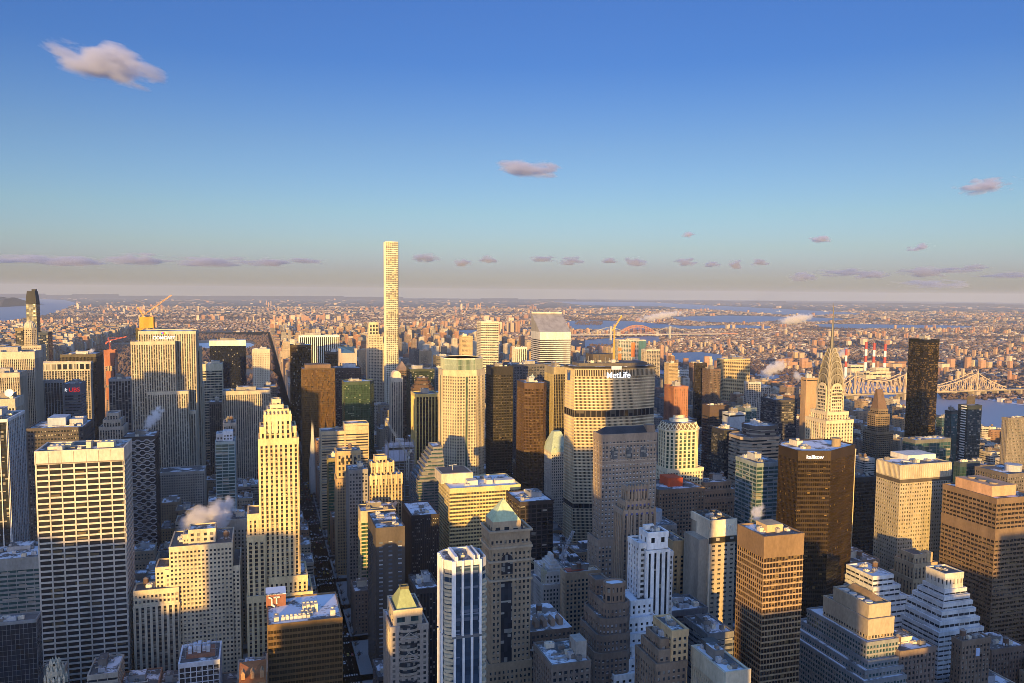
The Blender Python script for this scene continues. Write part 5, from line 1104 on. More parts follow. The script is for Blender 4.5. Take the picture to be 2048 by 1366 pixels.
# ---- ziggurats
def zig(label, Y, tops, st_list, cat='office building', wside=1.0, n=4, box=None, name='ziggurat_building'):
    """tops: (u NW?, u SW, u SE, v) from the top down; each tier wraps the one above"""
    b = None; T = []
    for k, (us, ue, v, dy, dd) in enumerate(tops):
        z = zt(us, v, Y+dy); T.append((px(us, Y+dy, z), px(ue, Y+dy, z), Y+dy, Y+dy+dd, z))
    b = B(name, label, cat, (T[-1][0]+T[-1][1])/2, (T[-1][2]+T[-1][3])/2)
    z0 = 0
    for k in range(len(T)-1, -1, -1):
        x0, x1, y0, y1, z = T[k]; b.tier(rect(x0, x1, y0, y1), z0, z, st_list[min(k, len(st_list)-1)]); z0 = z-0.3
    x0, x1, y0, y1, z = T[0]; b.clutter(x0+1, x1-1, y0+1, y1-1, z, n, 0, False)
    b.T = T; return b
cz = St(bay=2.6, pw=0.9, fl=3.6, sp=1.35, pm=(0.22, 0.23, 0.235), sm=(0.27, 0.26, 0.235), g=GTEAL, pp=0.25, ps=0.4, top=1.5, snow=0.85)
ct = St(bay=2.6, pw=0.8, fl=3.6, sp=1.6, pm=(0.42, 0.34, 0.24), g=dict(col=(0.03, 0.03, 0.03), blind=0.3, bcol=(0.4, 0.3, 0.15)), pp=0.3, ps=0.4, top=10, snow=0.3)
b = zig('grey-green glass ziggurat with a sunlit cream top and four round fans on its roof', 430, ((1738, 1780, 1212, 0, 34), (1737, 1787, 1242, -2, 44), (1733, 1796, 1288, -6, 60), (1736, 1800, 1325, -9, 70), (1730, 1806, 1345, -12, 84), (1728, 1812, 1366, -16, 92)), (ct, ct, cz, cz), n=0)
x0, x1, y0, y1, z = b.T[0]
for k in range(4): m = MB(); m.cyl(x0-b.x+3.2, y0-b.y+4+k*7.5, 2.6, z, z+1.6, 18); m.build('cooling_fan', wall((0.55, 0.5, 0.44)), b.e)
m = MB(); m.loft([[(x0-b.x+8, y0-b.y+2, z), (x1-b.x-2, y0-b.y+2, z), (x1-b.x-2, y1-b.y-2, z), (x0-b.x+8, y1-b.y-2, z)], [(x0-b.x+12, y0-b.y+12, z+4), (x0-b.x+13, y0-b.y+12, z+4), (x0-b.x+13, y1-b.y-4, z+4), (x0-b.x+12, y1-b.y-4, z+4)]]); m.build('plant_hood', wall((0.3, 0.2, 0.1)), b.e); b.done()
wz = bands((0.62, 0.61, 0.60), fl=3.7, sp=2.1, pw=0.4, bay=5, top=2.0, snow=0.8); wt = St(bay=3.4, pw=2.0, fl=13, sp=7, pm=(0.62, 0.57, 0.48), top=4, snow=0.3)
b = zig('white banded ziggurat with a plain sunlit cube on top', 490, ((1890, 1926, 1150, 0, 18), (1889, 1932, 1182, -1, 21), (1888, 1938, 1196, -3, 26), (1886, 1944, 1210, -5, 30), (1884, 1950, 1226, -7, 35), (1880, 1958, 1246, -9, 40), (1878, 1966, 1268, -12, 46)), (wt, wz), n=3); b.done()
Ys = 520
b = B('stair_stepped_building', 'white banded building stepping down like a staircase towards the river', 'office building', px(1765, Ys, 90), Ys+15)
for k in range(7):
    ue = 1786+k*11; v = 1155+k*21; zz = zt(1746, v, Ys); b.tier(rect(px(1746, Ys, zz)-0.5*k, px(ue, Ys, zz), Ys-1.2*k, Ys+30+1.0*k), 0, zz, wz, roof=True)
b.clutter(px(1750, Ys, zt(1746, 1155, Ys)), px(1782, Ys, zt(1746, 1155, Ys)), Ys+3, Ys+26, zt(1746, 1155, Ys), 4, 1, False); b.done()
b = B('tan_art_deco_tower', 'tan art deco tower with a brick stack between the staircase building and white ziggurat', 'office tower', px(1845, 560, 100), 570)
st = ribs((0.46, 0.33, 0.20), s=(0.24, 0.17, 0.11), bay=3.6, pw=1.9, fl=3.5, sp=1.6, top=2.5); Yd = 550
for (ua, ub, v, ya, yb) in ((1822, 1880, 1215, -3, 30), (1826, 1878, 1158, 0, 26), (1832, 1876, 1130, 2, 24), (1836, 1858, 1113, 4, 20)):
    zz = zt(1850, v, Yd); b.tier(rect(px(ua, Yd, zz), px(ub, Yd, zz), Yd+ya, Yd+yb), 0 if v == 1215 else zz-14, zz, st)
zz = zt(1865, 1107, Yd); m = MB(); m.box(px(1860, Yd, zz)-b.x, px(1871, Yd, zz)-b.x, Yd+3-b.y, Yd+10-b.y, zz-22, zz); m.build('brick_stack', wall((0.5, 0.36, 0.2)), b.e); b.done()
Hb('apartment_block', 'dusky brick block with a snow covered roof and vents beside the glass ziggurat', 'apartment building', 1801, 1871, 1302, 420, punch((0.20, 0.15, 0.12), snow=0.75), d=30, n=5, tank=1)
b_ = Hb('apartment_block', 'brown brick block with a pale blue poster panel on its face, below the white ziggurat', 'apartment building', 1924, 1980, 1282, 430, punch((0.20, 0.145, 0.105), snow=0.5), side=1920, n=4, tank=1, fin=False)
x0, x1, y0, y1, z = b_.r; m = MB(); xa = px(1952, 430, z)-b_.x; m.box(xa, xa+3, y0-b_.y-0.9, y0-b_.y-0.5, z-12, z-6.5); m.build('poster_panel', plain('poster_blue', (0.45, 0.55, 0.75)), b_.e); b_.done()
Hb('apartment_block', 'tan brick block with stepped roof rooms beneath the dark slab in shade', 'apartment building', 1698, 1758, 1124, 600, punch((0.28, 0.21, 0.15), snow=0.6), d=30, n=3, tank=2)
Hb('apartment_block', 'plain brick block at the corner of the view under the brown banded tower', 'apartment building', 1984, 2050, 1300, 470, punch((0.17, 0.12, 0.09), snow=0.5), d=26, n=4, tank=1)
# ---- copper pyramid tower
def pyramid():
    Yp = 470; x0, x1, y0, _, z = spec(983, 1057, 1046, Yp)
    b = B('copper_roofed_tower', 'brown stone tower with a steep pale green copper pyramid roof', 'office tower', (x0+x1)/2, Yp+18)
    st = punch((0.36, 0.265, 0.17), bay=2.8, pw=1.35, fl=3.6, sp=1.6, top=4, g=dict(col=(0.03, 0.032, 0.036), blind=0.35)); d = 19
    zz = lambda v: zt(985, v, Yp)
    b.tier(rect(x0-1.5, x1+2.5, Yp-1, Yp+d+2), 0, zz(1330), st)
    b.tier(rect(x0+0.5, x1+1.5, Yp, Yp+d), 0, zz(1094), st)
    b.tier(rect(x0-0.6, x1+0.6, Yp+0.6, Yp+d), zz(1120), zz(1070), st)
    b.tier(rect(x0+1.5, x1-5, Yp+1.5, Yp+d-2), zz(1094), z, St(bay=5, pw=2.6, fl=9, sp=3, pm=(0.40, 0.31, 0.21), top=3.5), roof=False)
    P = b.L(rect(x0+1.2, x1-4.6, Yp+1.2, Yp+d-1.6)); cx = sum(p[0] for p in P)/4; cy = sum(p[1] for p in P)/4
    za = zt(1008, 994, Yp+15); m = MB(); m.frust(P, z, [(cx-0.8, cy-0.8), (cx+0.8, cy-0.8), (cx+0.8, cy+0.8), (cx-0.8, cy+0.8)], za); m.build('copper_pyramid_roof', wall((0.46, 0.54, 0.34)), b.e)
    m = MB(); m.cyl(cx, cy, 0.5, za, za+2.5, 8, 0.1); m.build('finial', wall((0.3, 0.4, 0.3)), b.e)
    c = b.mb('cornice', wall((0.42, 0.33, 0.23)))
    for v in (1062, 1095, 1122, 1160): c.ring(offset(b.L(rect(x0-0.3, x1+1.0, Yp, Yp+d)), 1.5), offset(b.L(rect(x0-0.3, x1+1.0, Yp, Yp+d)), 0.2), zz(v)-1.2, zz(v))
    for (xx, wd, h0, h1) in ((-2, 3.6, zz(1150), zz(1110)), (-9, 1.3, zz(1058)-6, zz(1058)), (0, 1.3, zz(1058)-6, zz(1058)), (9, 1.3, zz(1058)-6, zz(1058))):
        q = [(wd*math.cos(R(a)), wd*math.sin(R(a))) for a in range(0, 181, 15)]
        off = 1.75 if wd < 2 else -0.6
        gl = MB(); gl.loft([[(xx+u, Yp-b.y+off-yy, h1-wd+h) for u, h in [(-wd, h0-h1+wd), (wd, h0-h1+wd)]+q] for yy in (0.55, 0.2)]); gl.build('arched_window', glass(col=(0.03, 0.03, 0.035), bay=1.6, fl=3.6, blind=0.3), b.e)
    r = b.mb('recessed_window_strip', glass(col=(0.025, 0.025, 0.03), bay=2.2, fl=3.6, blind=0.15)); r.box(-5.6, 1.6, Yp-b.y-0.6, Yp-b.y-0.2, zz(1366), zz(1165))
    b.done()
pyramid()
# ---- blue and white tower
def bluewhite():
    Yb = 370; x0, x1, y0, _, z = spec(893, 974, 1128, Yb)
    b = B('blue_glass_tower', 'blue glass tower with white upright fins and rounded cream corners by the copper pyramid', 'office tower', (x0+x1)/2, Yb+14)
    w = x1-x0; dp = 19; P = cham(x0, x1, Yb, Yb+dp, 3.4); zz = lambda v: zt(900, v, Yb)
    b.tier(P, 0, z, St(bay=2.2, pw=0.12, fl=3.75, sp=1.3, pm=(0.5, 0.5, 0.5), sm=(0.50, 0.42, 0.30), g=dict(col=(0.04, 0.075, 0.13), metal=0.45, blind=0.1, bcol=(0.3, 0.3, 0.32)), pp=0.1, ps=0.35, top=3.4, snow=0.4))
    gl = b.mb('blue_glass_bay', glass(col=(0.05, 0.085, 0.14), metal=0.45, blind=0.10, bay=9, fl=1.9, bcol=(0.16, 0.20, 0.28)))
    gl.box(-w*0.31, w*0.31, Yb-b.y-0.55, Yb-b.y-0.2, 0, z-1.5); gl.box(-w/2-0.55, -w/2-0.2, Yb-b.y+dp*0.25, Yb-b.y+dp*0.75, 0, z-1.5)
    fn = b.mb('white_fin', wall((0.70, 0.70, 0.71)))
    for (a0, a1, lo, hi) in ((-0.33, 0.33, zz(1273), z+1.2), (-0.30, 0.34, 0, zz(1273)-1)):
        n = 4 if lo else 4
        for k in range(n):
            t = w*(a0+(a1-a0)*k/(n-1)); fw_ = 1.9 if k == 0 and lo else 1.05
            fn.box(t-fw_/2, t+fw_/2, Yb-b.y-1.35, Yb-b.y-0.5, lo, hi)
            fn.box(-w/2-1.35, -w/2-0.5, Yb-b.y+dp*0.26+dp*0.48*k/3-0.4, Yb-b.y+dp*0.26+dp*0.48*k/3+0.4, lo, hi)
    dk = b.mb('dark_ledge', wall((0.12, 0.13, 0.15))); dk.box(-w*0.36, w*0.36, Yb-b.y-1.1, Yb-b.y-0.4, zz(1273)-1.2, zz(1273)+0.4)
    bw = b.mb('rounded_bay', wall((0.52, 0.44, 0.31)))
    n = int((z-8)/3.75)
    for cxs in (-1, 1):
        for k in range(n):
            bw.cyl(cxs*(w/2-2.2), Yb-b.y+2.2, 2.75, 2+k*3.75, 2+k*3.75+1.35, 18)
    wf = b.mb('roof_screen', wall((0.68, 0.68, 0.70)))
    for t in (-0.28, -0.24, 0.18, 0.30): wf.box(w*t-0.35, w*t+0.35, Yb-b.y-0.6, Yb-b.y+dp*0.8, z, z+3.2)
    wf.box(-w*0.24, w*0.3, Yb-b.y+dp*0.8, Yb-b.y+dp*0.84, z, z+2.6)
    b.clutter(x0+w*0.3, x1-w*0.35, Yb+4, Yb+dp-3, z, 3, 0, False); b.done()
bluewhite()
# ---- gold banded slab with white roof
b = Hb('gold_banded_slab', 'wide sunlit slab of gold and dark bands with boxes on its white roof', 'office tower', 900, 1040, 977, 765, bands((0.56, 0.46, 0.24), fl=3.65, sp=1.7, pw=0.25, bay=3, top=4, snow=0.95, g=dict(col=(0.05, 0.045, 0.035), blind=0.2, bcol=(0.22, 0.18, 0.09)), win=('strip', (0, 3))), side=878, n=4, big=False, fin=False)
x0, x1, y0, y1, z = b.r
m = MB(); xa, xb = px(878, y0+26, z+6)-b.x, px(945, y0+26, z+6)-b.x; m.box(xa+2, xb, 24+y0-b.y, y1+6-b.y, z-1, z+9); m.build('cooling_tower_block', wall((0.56, 0.48, 0.36)), b.e)
m = MB(); m.box(xa+4, xb-2, 27+y0-b.y, y1+4-b.y, z+9, z+9.3); m.build('penthouse_roof', wall((0.10, 0.09, 0.085)), b.e)
m = MB(); m.cyl((xa+xb)/2, y0+40-b.y, 0.3, z+9, z+14, 6); m.beam(((xa+xb)/2-4, y0+40-b.y, z+14), ((xa+xb)/2+4, y0+40-b.y, z+14.6), 0.5); m.build('roof_davit', wall((0.5, 0.5, 0.5)), b.e)
for (ua, ub, h) in ((934, 955, 3.5), (972, 984, 3), (990, 1028, 2.2)):
    m = MB(); m.box(px(ua, y0+14, z)-b.x, px(ub, y0+14, z)-b.x, y0+12-b.y, y0+22-b.y, z-1, z+h); m.build('roof_box', wall((0.6, 0.56, 0.48)), b.e)
b.done()
# ---- mansard hotel like block with gold pyramid
x0, x1, y0, _, z = spec(787, 846, 1222, 520)
b = B('gold_pyramid_tower', 'pale stone and glass tower with a cut-off gold pyramid roof over curved bays', 'office tower', (x0+x1)/2, 535)
Yg = 520; zz = lambda v: zt(818, v, Yg); d = 30
st = punch((0.50, 0.43, 0.36), bay=4.4, pw=2.2, g=dict(col=(0.05, 0.055, 0.06), metal=0.3, blind=0.3))
b.tier(rect(x0-2, x1+3, Yg-1, Yg+d), 0, zz(1252), st); b.tier(rect(x0+0.5, x1-0.8, Yg+1, Yg+d-2), zz(1252), zz(1222), St(bay=9, pw=4, fl=6, sp=2.6, pm=(0.55, 0.46, 0.34), top=4, g=GTEAL))
w = x1-x0; P = b.L(rect(x0+w*0.12, x1-w*0.16, Yg+3, Yg+d-4)); cx = sum(p[0] for p in P)/4; cy = sum(p[1] for p in P)/4
z1 = zz(1213); z2 = zt(814, 1176, Yg+12); m = MB(); m.frust(P, zz(1222), rect(cx-2.4, cx+2.4, cy-2.4, cy+2.4), z2); m.build('gold_pyramid_roof', wall((0.36, 0.41, 0.19), 0.5, 0.1), b.e)
m = MB(); m.ring(rect(cx-2.8, cx+2.8, cy-2.8, cy+2.8), rect(cx-1.9, cx+1.9, cy-1.9, cy+1.9), z2-0.5, z2+1.2); m.build('pyramid_vent', wall((0.16, 0.14, 0.08)), b.e)
bay = b.mb('curved_bay', wall((0.52, 0.44, 0.34))); gb = b.mb('bay_glass', glass(col=(0.05, 0.06, 0.07), metal=0.4, blind=0.3, bay=2, fl=3.8))
for k in range(12):
    hh = zz(1260)-k*4.2
    arcp = [(6.2*math.cos(R(a)), -3.0*math.sin(R(a))) for a in range(0, 181, 20)]
    if k % 3 == 2: continue
    bay.prism([(u, Yg-b.y-0.9+q) for u, q in arcp][::-1], hh, hh+1.6); gb.prism([(u*0.95, Yg-b.y-0.9+q*0.93) for u, q in arcp][::-1], hh+1.6, hh+4.2)
tr = b.mb('truss_ornament', wall((0.6, 0.55, 0.48)))
for hh in (zz(1272), zz(1312)):
    tr.beam((-6, Yg-b.y-4.2, hh), (0, Yg-b.y-4.2, hh+4), 0.45); tr.beam((0, Yg-b.y-4.2, hh+4), (6, Yg-b.y-4.2, hh), 0.45); tr.beam((-6, Yg-b.y-4.2, hh), (6, Yg-b.y-4.2, hh), 0.45)
b.done()
Hb('dark_office_tower', 'charcoal tower with sparse bright white windows and a lit top rim', 'office tower', 752, 809, 1056, 660, St(bay=7.5, pw=4.6, fl=3.7, sp=2.2, pm=(0.085, 0.07, 0.06), g=dict(col=(0.12, 0.14, 0.18), metal=0.35, blind=0.5, bcol=(0.55, 0.57, 0.6)), pp=0.3, ps=0.32, top=11, win=('pane', (0,))), side=736, n=4, big=False)
Hb('office_building', 'glass building with a bright blank upper wall and steam, behind the charcoal tower', 'office building', 722, 790, 1022, 800, St(bay=5, pw=0.4, fl=3.8, sp=1.3, pm=(0.46, 0.38, 0.26), g=GGREEN, top=11), d=26, n=3)
Hb('black_slab_tower', 'matt black slab with a snowy roof between the charcoal tower and gold banded slab', 'office tower', 824, 877, 1031, 740, ribs((0.045, 0.035, 0.035), s=(0.02, 0.018, 0.018), bay=2.0, pw=0.7, top=2, snow=0.8), side=806, n=3, big=False)
Hb('low_office_building', 'low black block with white roof boxes under the matt black slab', 'office building', 833, 878, 1178, 620, ribs((0.05, 0.045, 0.045), s=(0.02, 0.02, 0.02), bay=2.6, snow=0.6), d=34, n=6)
Hb('black_gridded_tower', 'squat black gridded tower with snow and a steam puff on its roof', 'office tower', 1040, 1106, 1004, 700, St(bay=5.4, pw=0.9, fl=4.1, sp=0.9, pm=(0.05, 0.04, 0.038), g=dict(col=(0.015, 0.014, 0.014), blind=0.08), pp=0.4, ps=0.3, top=2.5, snow=0.7), d=42, n=5)
x0, x1, y0, _, z = spec(1092, 1140, 1156, 640)
b = B('white_stepped_hall', 'small grey-white building with a stepped pyramid top among dark blocks', 'office building', (x0+x1)/2, 655)
st = punch((0.38, 0.35, 0.31)); zz = lambda v: zt(1100, v, 640)
b.tier(rect(x0-4, x1, 636, 675), 0, zz(1168), st); b.tier(rect(x0, x1-3, 640, 670), 0, zz(1145), punch((0.5, 0.47, 0.43)))
for k in range(5): b.mb('stepped_cap', wall((0.55, 0.53, 0.5))).prism(offset(b.L(rect(x0+3, x1-6, 643, 667)), -k*1.9), zz(1145)+k*2.4, zz(1145)+(k+1)*2.4)
b.done()
b = Hb('loft_building', 'tan building with a red roof patch and one sunlit upper face', 'office building', 1132, 1200, 1146, 590, punch((0.42, 0.30, 0.19), bay=3.2, top=5), side=1122, n=3, tank=1, fin=False)
x0, x1, y0, y1, z = b.r
m = MB(); m.box(x0-b.x+2, x0-b.x+16, y0-b.y+2, y1-b.y-2, z, z+0.4); m.build('red_roof_patch', wall((0.35, 0.10, 0.06)), b.e); b.done()
x0, x1, y0, _, z = spec(836, 889, 962, 880)
b = B('terraced_glass_building', 'grey glass building rising in many small terraces behind the scalloped tower', 'office building', (x0+x1)/2, 905)
for k in range(9):
    zz = z+k*4.1; b.tier(rect(x0+k*2.6, x1+1, 880+k*2.2, 925), 0 if k == 0 else zz-4.3, zz, bands((0.19, 0.185, 0.185), fl=3.1, sp=1.5, top=1.2, g=GTEAL, snow=0.7))
b.done()
# ---- the church with stone spires
b = B('gothic_church', 'pale stone gothic church with needle spires, sunk between dark towers on the avenue', 'church', 112, 1345)
sm_ = wall((0.44, 0.43, 0.41)); FOOT.append((92, 160, 1318, 1372))
xs = px(626, 1325, 60)
for k in range(2):
    m = MB(); yy = 1325+k*26; ztip = zt(627, 845, 1325); xx = xs+0.5
    m.box(xx-5-b.x, xx+5-b.x, yy-5-b.y, yy+5-b.y, 0, 42)
    m.loft([[(xx-b.x+r*math.cos(R(45*i+22.5)), yy-b.y+r*math.sin(R(45*i+22.5)), h) for i in range(8)] for r, h in ((5.2, 42), (4.4, 52), (3.9, 58), (0.15, ztip))])
    for i in range(8): a = R(45*i); m.frust(rect(xx-b.x+5*math.cos(a)-0.6, xx-b.x+5*math.cos(a)+0.6, yy-b.y+5*math.sin(a)-0.6, yy-b.y+5*math.sin(a)+0.6), 42, rect(xx-b.x+5*math.cos(a)-0.05, xx-b.x+5*math.cos(a)+0.05, yy-b.y+5*math.sin(a)-0.05, yy-b.y+5*math.sin(a)+0.05), 54)
    m.build('spire', sm_, b.e)
m = MB(); m.box(xs+4-b.x, xs+60-b.x, 1330-b.y, 1347-b.y, 0, 26); m.loft([[(x-b.x, 1330-b.y, 26), (x-b.x, 1347-b.y, 26), (x-b.x, 1338.5-b.y, 38)] for x in (xs+4, xs+60)]); m.build('nave', sm_, b.e); b.done()
# ================================================================== land, water and the far shore
def struct(o): o['kind'] = 'structure'; return o
def landmat():
    m, nt, n, b = _mat('far_land'); g = n.new('ShaderNodeNewGeometry').outputs['Position']
    a = noise(nt, g, 0.0011, 6.0); c = noise(nt, g, 0.012, 4.0); d = noise(nt, g, 0.05, 2.0)
    base = mix_rgb(nt, (0.050, 0.038, 0.032, 1), (0.115, 0.09, 0.075, 1), math_n(nt, 'MULTIPLY', math_n(nt, 'SUBTRACT', c, 0.3), 2.2, True))
    roofs = math_n(nt, 'MULTIPLY', math_n(nt, 'SUBTRACT', d, 0.60), 9.0, True)
    town = math_n(nt, 'MULTIPLY', math_n(nt, 'SUBTRACT', a, 0.42), 6.0, True)
    nt.links.new(mix_rgb(nt, base, (0.40, 0.34, 0.29, 1), math_n(nt, 'MULTIPLY', roofs, math_n(nt, 'MULTIPLY', town, 0.75))), b.inputs['Base Color'])
    b.inputs['Roughness'].default_value = 0.95; b.inputs['Specular IOR Level'].default_value = 0.1
    return m
gm = MB(); N = 96; gm.add([(33000*math.cos(2*math.pi*i/N), 33000*math.sin(2*math.pi*i/N), -0.6) for i in range(N)], [tuple(range(N))])
struct(gm.build('ground', landmat()))
def sheet(name, poly, z, mat):
    if area2(poly) < 0: poly = poly[::-1]
    m = MB(); m.add([(x, y, z) for x, y in poly], [tuple(range(len(poly)))]); return struct(m.build(name, mat))
def watermat(c0=(0.095, 0.14, 0.205), c1=(0.13, 0.18, 0.25)):
    m, nt, n, b = _mat('river_water'); g = n.new('ShaderNodeNewGeometry').outputs['Position']
    f = noise(nt, g, 0.004, 4.0)
    nt.links.new(mix_rgb(nt, c4(c0), c4(c1), f), b.inputs['Base Color'])
    b.inputs['Roughness'].default_value = 0.42; b.inputs['Specular IOR Level'].default_value = 0.5
    bp = n.new('ShaderNodeBump'); bp.inputs['Strength'].default_value = 0.25; bp.inputs['Distance'].default_value = 1.0
    nt.links.new(noise(nt, g, 0.15, 3.0), bp.inputs['Height']); nt.links.new(bp.outputs[0], b.inputs['Normal'])
    return m
wat = watermat()
# the rivers and bays, drawn where the lines of sight to their shores meet the ground
WATER_PX = [
 ('river', [(-80, 596), (60, 597), (130, 600), (152, 606), (148, 610), (117, 623), (85, 631), (38, 638), (0, 646), (-80, 653)]),
 ('sound', [(1105, 603), (1290, 604), (1420, 611), (1505, 615), (1640, 622), (1720, 626), (1722, 629), (1600, 631), (1500, 625), (1440, 620), (1380, 618), (1330, 613), (1240, 612), (1165, 610)]),
 ('bay', [(1340, 634), (1450, 631), (1600, 634), (1680, 637), (1690, 640), (1640, 645), (1560, 642), (1500, 646), (1410, 644), (1360, 641)]),
 ('river', [(1130, 642), (1180, 641), (1260, 642), (1300, 646), (1370, 652), (1480, 650), (1545, 653), (1540, 658), (1450, 658), (1380, 660), (1330, 657), (1250, 661), (1150, 660), (1135, 652)]),
 ('bay', [(1620, 648), (1700, 648), (1850, 650), (1946, 652), (1940, 657), (1840, 658), (1700, 657), (1640, 654)]),
 ('river', [(1170, 680), (1230, 676), (1320, 671), (1321, 686), (1290, 689), (1240, 694), (1200, 699), (1170, 694)]),
 ('river', [(1335, 706), (1400, 704), (1446, 710), (1452, 722), (1425, 734), (1360, 730)]),
 ('river', [(895, 664), (930, 660), (962, 661), (966, 671), (915, 673)]),
]
WATER = []
for nm, P in WATER_PX:
    Q = [gnd(u, v) for u, v in P]; WATER.append(Q); sheet(nm, Q, 0.35, wat)
er = [(1400, -200), (2170, -200), (2170, 2400), (2120, 3300), (1900, 3300), (1860, 2300), (1720, 1540), (1675, 1430), (1645, 1530), (1640, 3300), (1420, 3000), (1400, 2200)]
WATER.append(er); sheet('river', er, 0.3, watermat((0.17, 0.215, 0.285), (0.22, 0.27, 0.34)))
sheet('pond', [(gnd(u, v)) for u, v in ((392, 694), (394, 687), (440, 684), (500, 686), (512, 691), (498, 696), (440, 698))], 0.4, plain('pond_ice', (0.42, 0.52, 0.60), 0.35))
LAKE = [gnd(u, v) for u, v in ((388, 698), (390, 684), (440, 681), (505, 683), (518, 691), (498, 700))]
snowm = roofm(0.85, (0.2, 0.16, 0.12))
sheet('island_snow', [(1652, 1555), (1676, 1452), (1712, 1550), (1740, 1700), (1650, 1700)], 0.5, snowm)
sheet('river_bank_snow', [(2172, 1500), (2320, 1500), (2400, 2300), (2175, 2300)], 0.15, snowm)
# paved Manhattan and its blocks
AVE = [-1700, -1430, -1134, -860, -515, -241, 67, 225, 381, 540, 698, 914, 1143, 1330]
asph = plain('asphalt', (0.20, 0.20, 0.215), 0.9)
sheet('street', rect(-1750, 1392, -1500, 6600), 0.0, asph)
pv = MB()
for ai in range(3, len(AVE)-1):
    for sn in range(20, 60):
        if AVE[ai] < 0 and sn > 58: continue
        pv.box(AVE[ai]+10.5, AVE[ai+1]-10.5, ST(sn)+5.5, ST(sn+1)-5.5, -0.3, 0.15)
struct(pv.build('pavement', plain('pavement', (0.27, 0.265, 0.26), 0.9)))
lm = MB()
for k in range(4):
    x = 60.5+k*4.3
    y = 640.0
    while y < 2030: lm.box(x-0.12, x+0.12, y, y+3, 0.004, 0.008); y += 9
for sn in range(41, 59):
    for e in (ST(sn)-8.5, ST(sn)+6):
        for k in range(9): lm.box(58+k*2.05, 59+k*2.05, e, e+3, 0.004, 0.008)
struct(lm.build('road_markings', plain('road_paint', (0.62, 0.62, 0.6), 0.7)))
# wooded cliffs over the wide river
hm = MB(); rg = random.Random(5)
hp = [gnd(u, v) for u, v in ((-120, 613), (-60, 615), (0, 614.5), (20, 613))]
rows = []
for (x, y), hh in zip(hp, (210, 190, 150, 60)): rows.append((x, y, hh))
for i in range(len(rows)-1):
    (xa, ya, ha), (xb, yb, hb) = rows[i], rows[i+1]
    for k in range(10):
        t0, t1 = k/10, (k+1)/10; p0 = (xa+(xb-xa)*t0, ya+(yb-ya)*t0); p1 = (xa+(xb-xa)*t1, ya+(yb-ya)*t1)
        h0, h1 = ha+(hb-ha)*t0, ha+(hb-ha)*t1; q = rg.uniform(0.92, 1.05)
        hm.add([(p0[0], p0[1], -1), (p1[0], p1[1], -1), (p1[0], p1[1]+250, h1*q*0.8), (p0[0], p0[1]+250, h0*q*0.8), (p1[0], p1[1]+900, h1*q), (p0[0], p0[1]+900, h0*q), (p1[0], p1[1]+2600, -1), (p0[0], p0[1]+2600, -1)],
               [(0, 1, 2, 3), (3, 2, 4, 5), (5, 4, 6, 7), (1, 6, 4, 2), (0, 3, 5, 7)])
struct(hm.build('wooded_hill', wall((0.045, 0.036, 0.032))))
hm = MB()                                     # low ridge along the far skyline
for k in range(60):
    a0, a1 = R(-35+k*2.0), R(-35+(k+1)*2.0+0.6); rr = 31000; h0 = 30+60*abs(math.sin(k*1.7)*math.sin(k*0.43))+(60 if k < 22 else 10)
    P = [(rr*math.sin(a), rr*math.cos(a)) for a in (a0, a1)]; Q = [(x*1.03, y*1.03) for x, y in P]
    hm.add([(P[0][0], P[0][1], -1), (P[1][0], P[1][1], -1), (Q[1][0], Q[1][1], h0), (Q[0][0], Q[0][1], h0*0.9)], [(0, 1, 2, 3)])
struct(hm.build('far_hills', wall((0.06, 0.055, 0.055))))

# ------------------------------------------------------------------ bridges, stacks and cranes
steelc = wall((0.47, 0.37, 0.27), 0.7)
e = bpy.data.objects.new('cantilever_bridge', None); COL.objects.link(e); e.location = (1890, 2070, 0)
tagp(e, 'long cream steel cantilever bridge with pointed truss towers over the river', 'bridge')
KEY = [(1540, 784), (1600, 781), (1660, 777), (1690, 764), (1706, 750), (1728, 759), (1754, 763), (1780, 759), (1804, 748), (1822, 763), (1850, 775), (1876, 772), (1905, 764), (1930, 755), (1949, 745), (1966, 756), (1985, 766), (2008, 775)]
top = [at(u, v, 2070) for u, v in KEY]; dz = at(1850, 783, 2070)[1]
def topz(x):
    for (xa, za), (xb, zb) in zip(top, top[1:]):
        if xa <= x <= xb: return za+(zb-za)*(x-xa)/(xb-xa)
    return top[-1][1] if x > top[-1][0] else top[0][1]
xs_ = np.arange(top[0][0], top[-1][0], 17.0)
for side in (-12, 12):
    m = MB()
    for i, x in enumerate(xs_[:-1]):
        x2 = xs_[i+1]; za, zb = max(topz(x), dz+7), max(topz(x2), dz+7)
        m.beam((x-1890, side, za), (x2-1890, side, zb), 2.3); m.beam((x-1890, side, dz), (x-1890, side, za), 1.5)
        m.beam((x-1890, side, dz if i % 2 else za), (x2-1890, side, zb if i % 2 else dz), 1.5)
        m.beam((x-1890, side, dz), (x2-1890, side, dz), 1.6)
    m.build('truss', steelc, e)
m = MB(); m.box(xs_[0]-1890, 560, -12, 12, dz-2.5, dz-0.9); m.box(xs_[0]-1890, 900, -8, 8, dz-5, dz-3); m.build('deck', wall((0.25, 0.22, 0.19)), e)
for u in (1706, 1806, 1949):
    x = at(u, 760, 2070)[0]-1890; m = MB()
    for s_ in (-12, 12):
        m.beam((x, s_, dz), (x, s_, topz(x+1890)+3), 3.2); m.frust(rect(x-2, x+2, s_-2, s_+2), topz(x+1890)+2, rect(x-0.2, x+0.2, s_-0.2, s_+0.2), topz(x+1890)+11)
    m.beam((x, -12, topz(x+1890)-4), (x, 12, topz(x+1890)-4), 2); m.build('truss_tower', steelc, e)
    m = MB(); m.box(x-8, x+8, -18, -7, -1, dz-3); m.box(x-8, x+8, 7, 18, -1, dz-3); m.box(x-8, x+8, -7, 7, dz-14, dz-3); m.build('stone_pier', wall((0.34, 0.29, 0.23)), e)
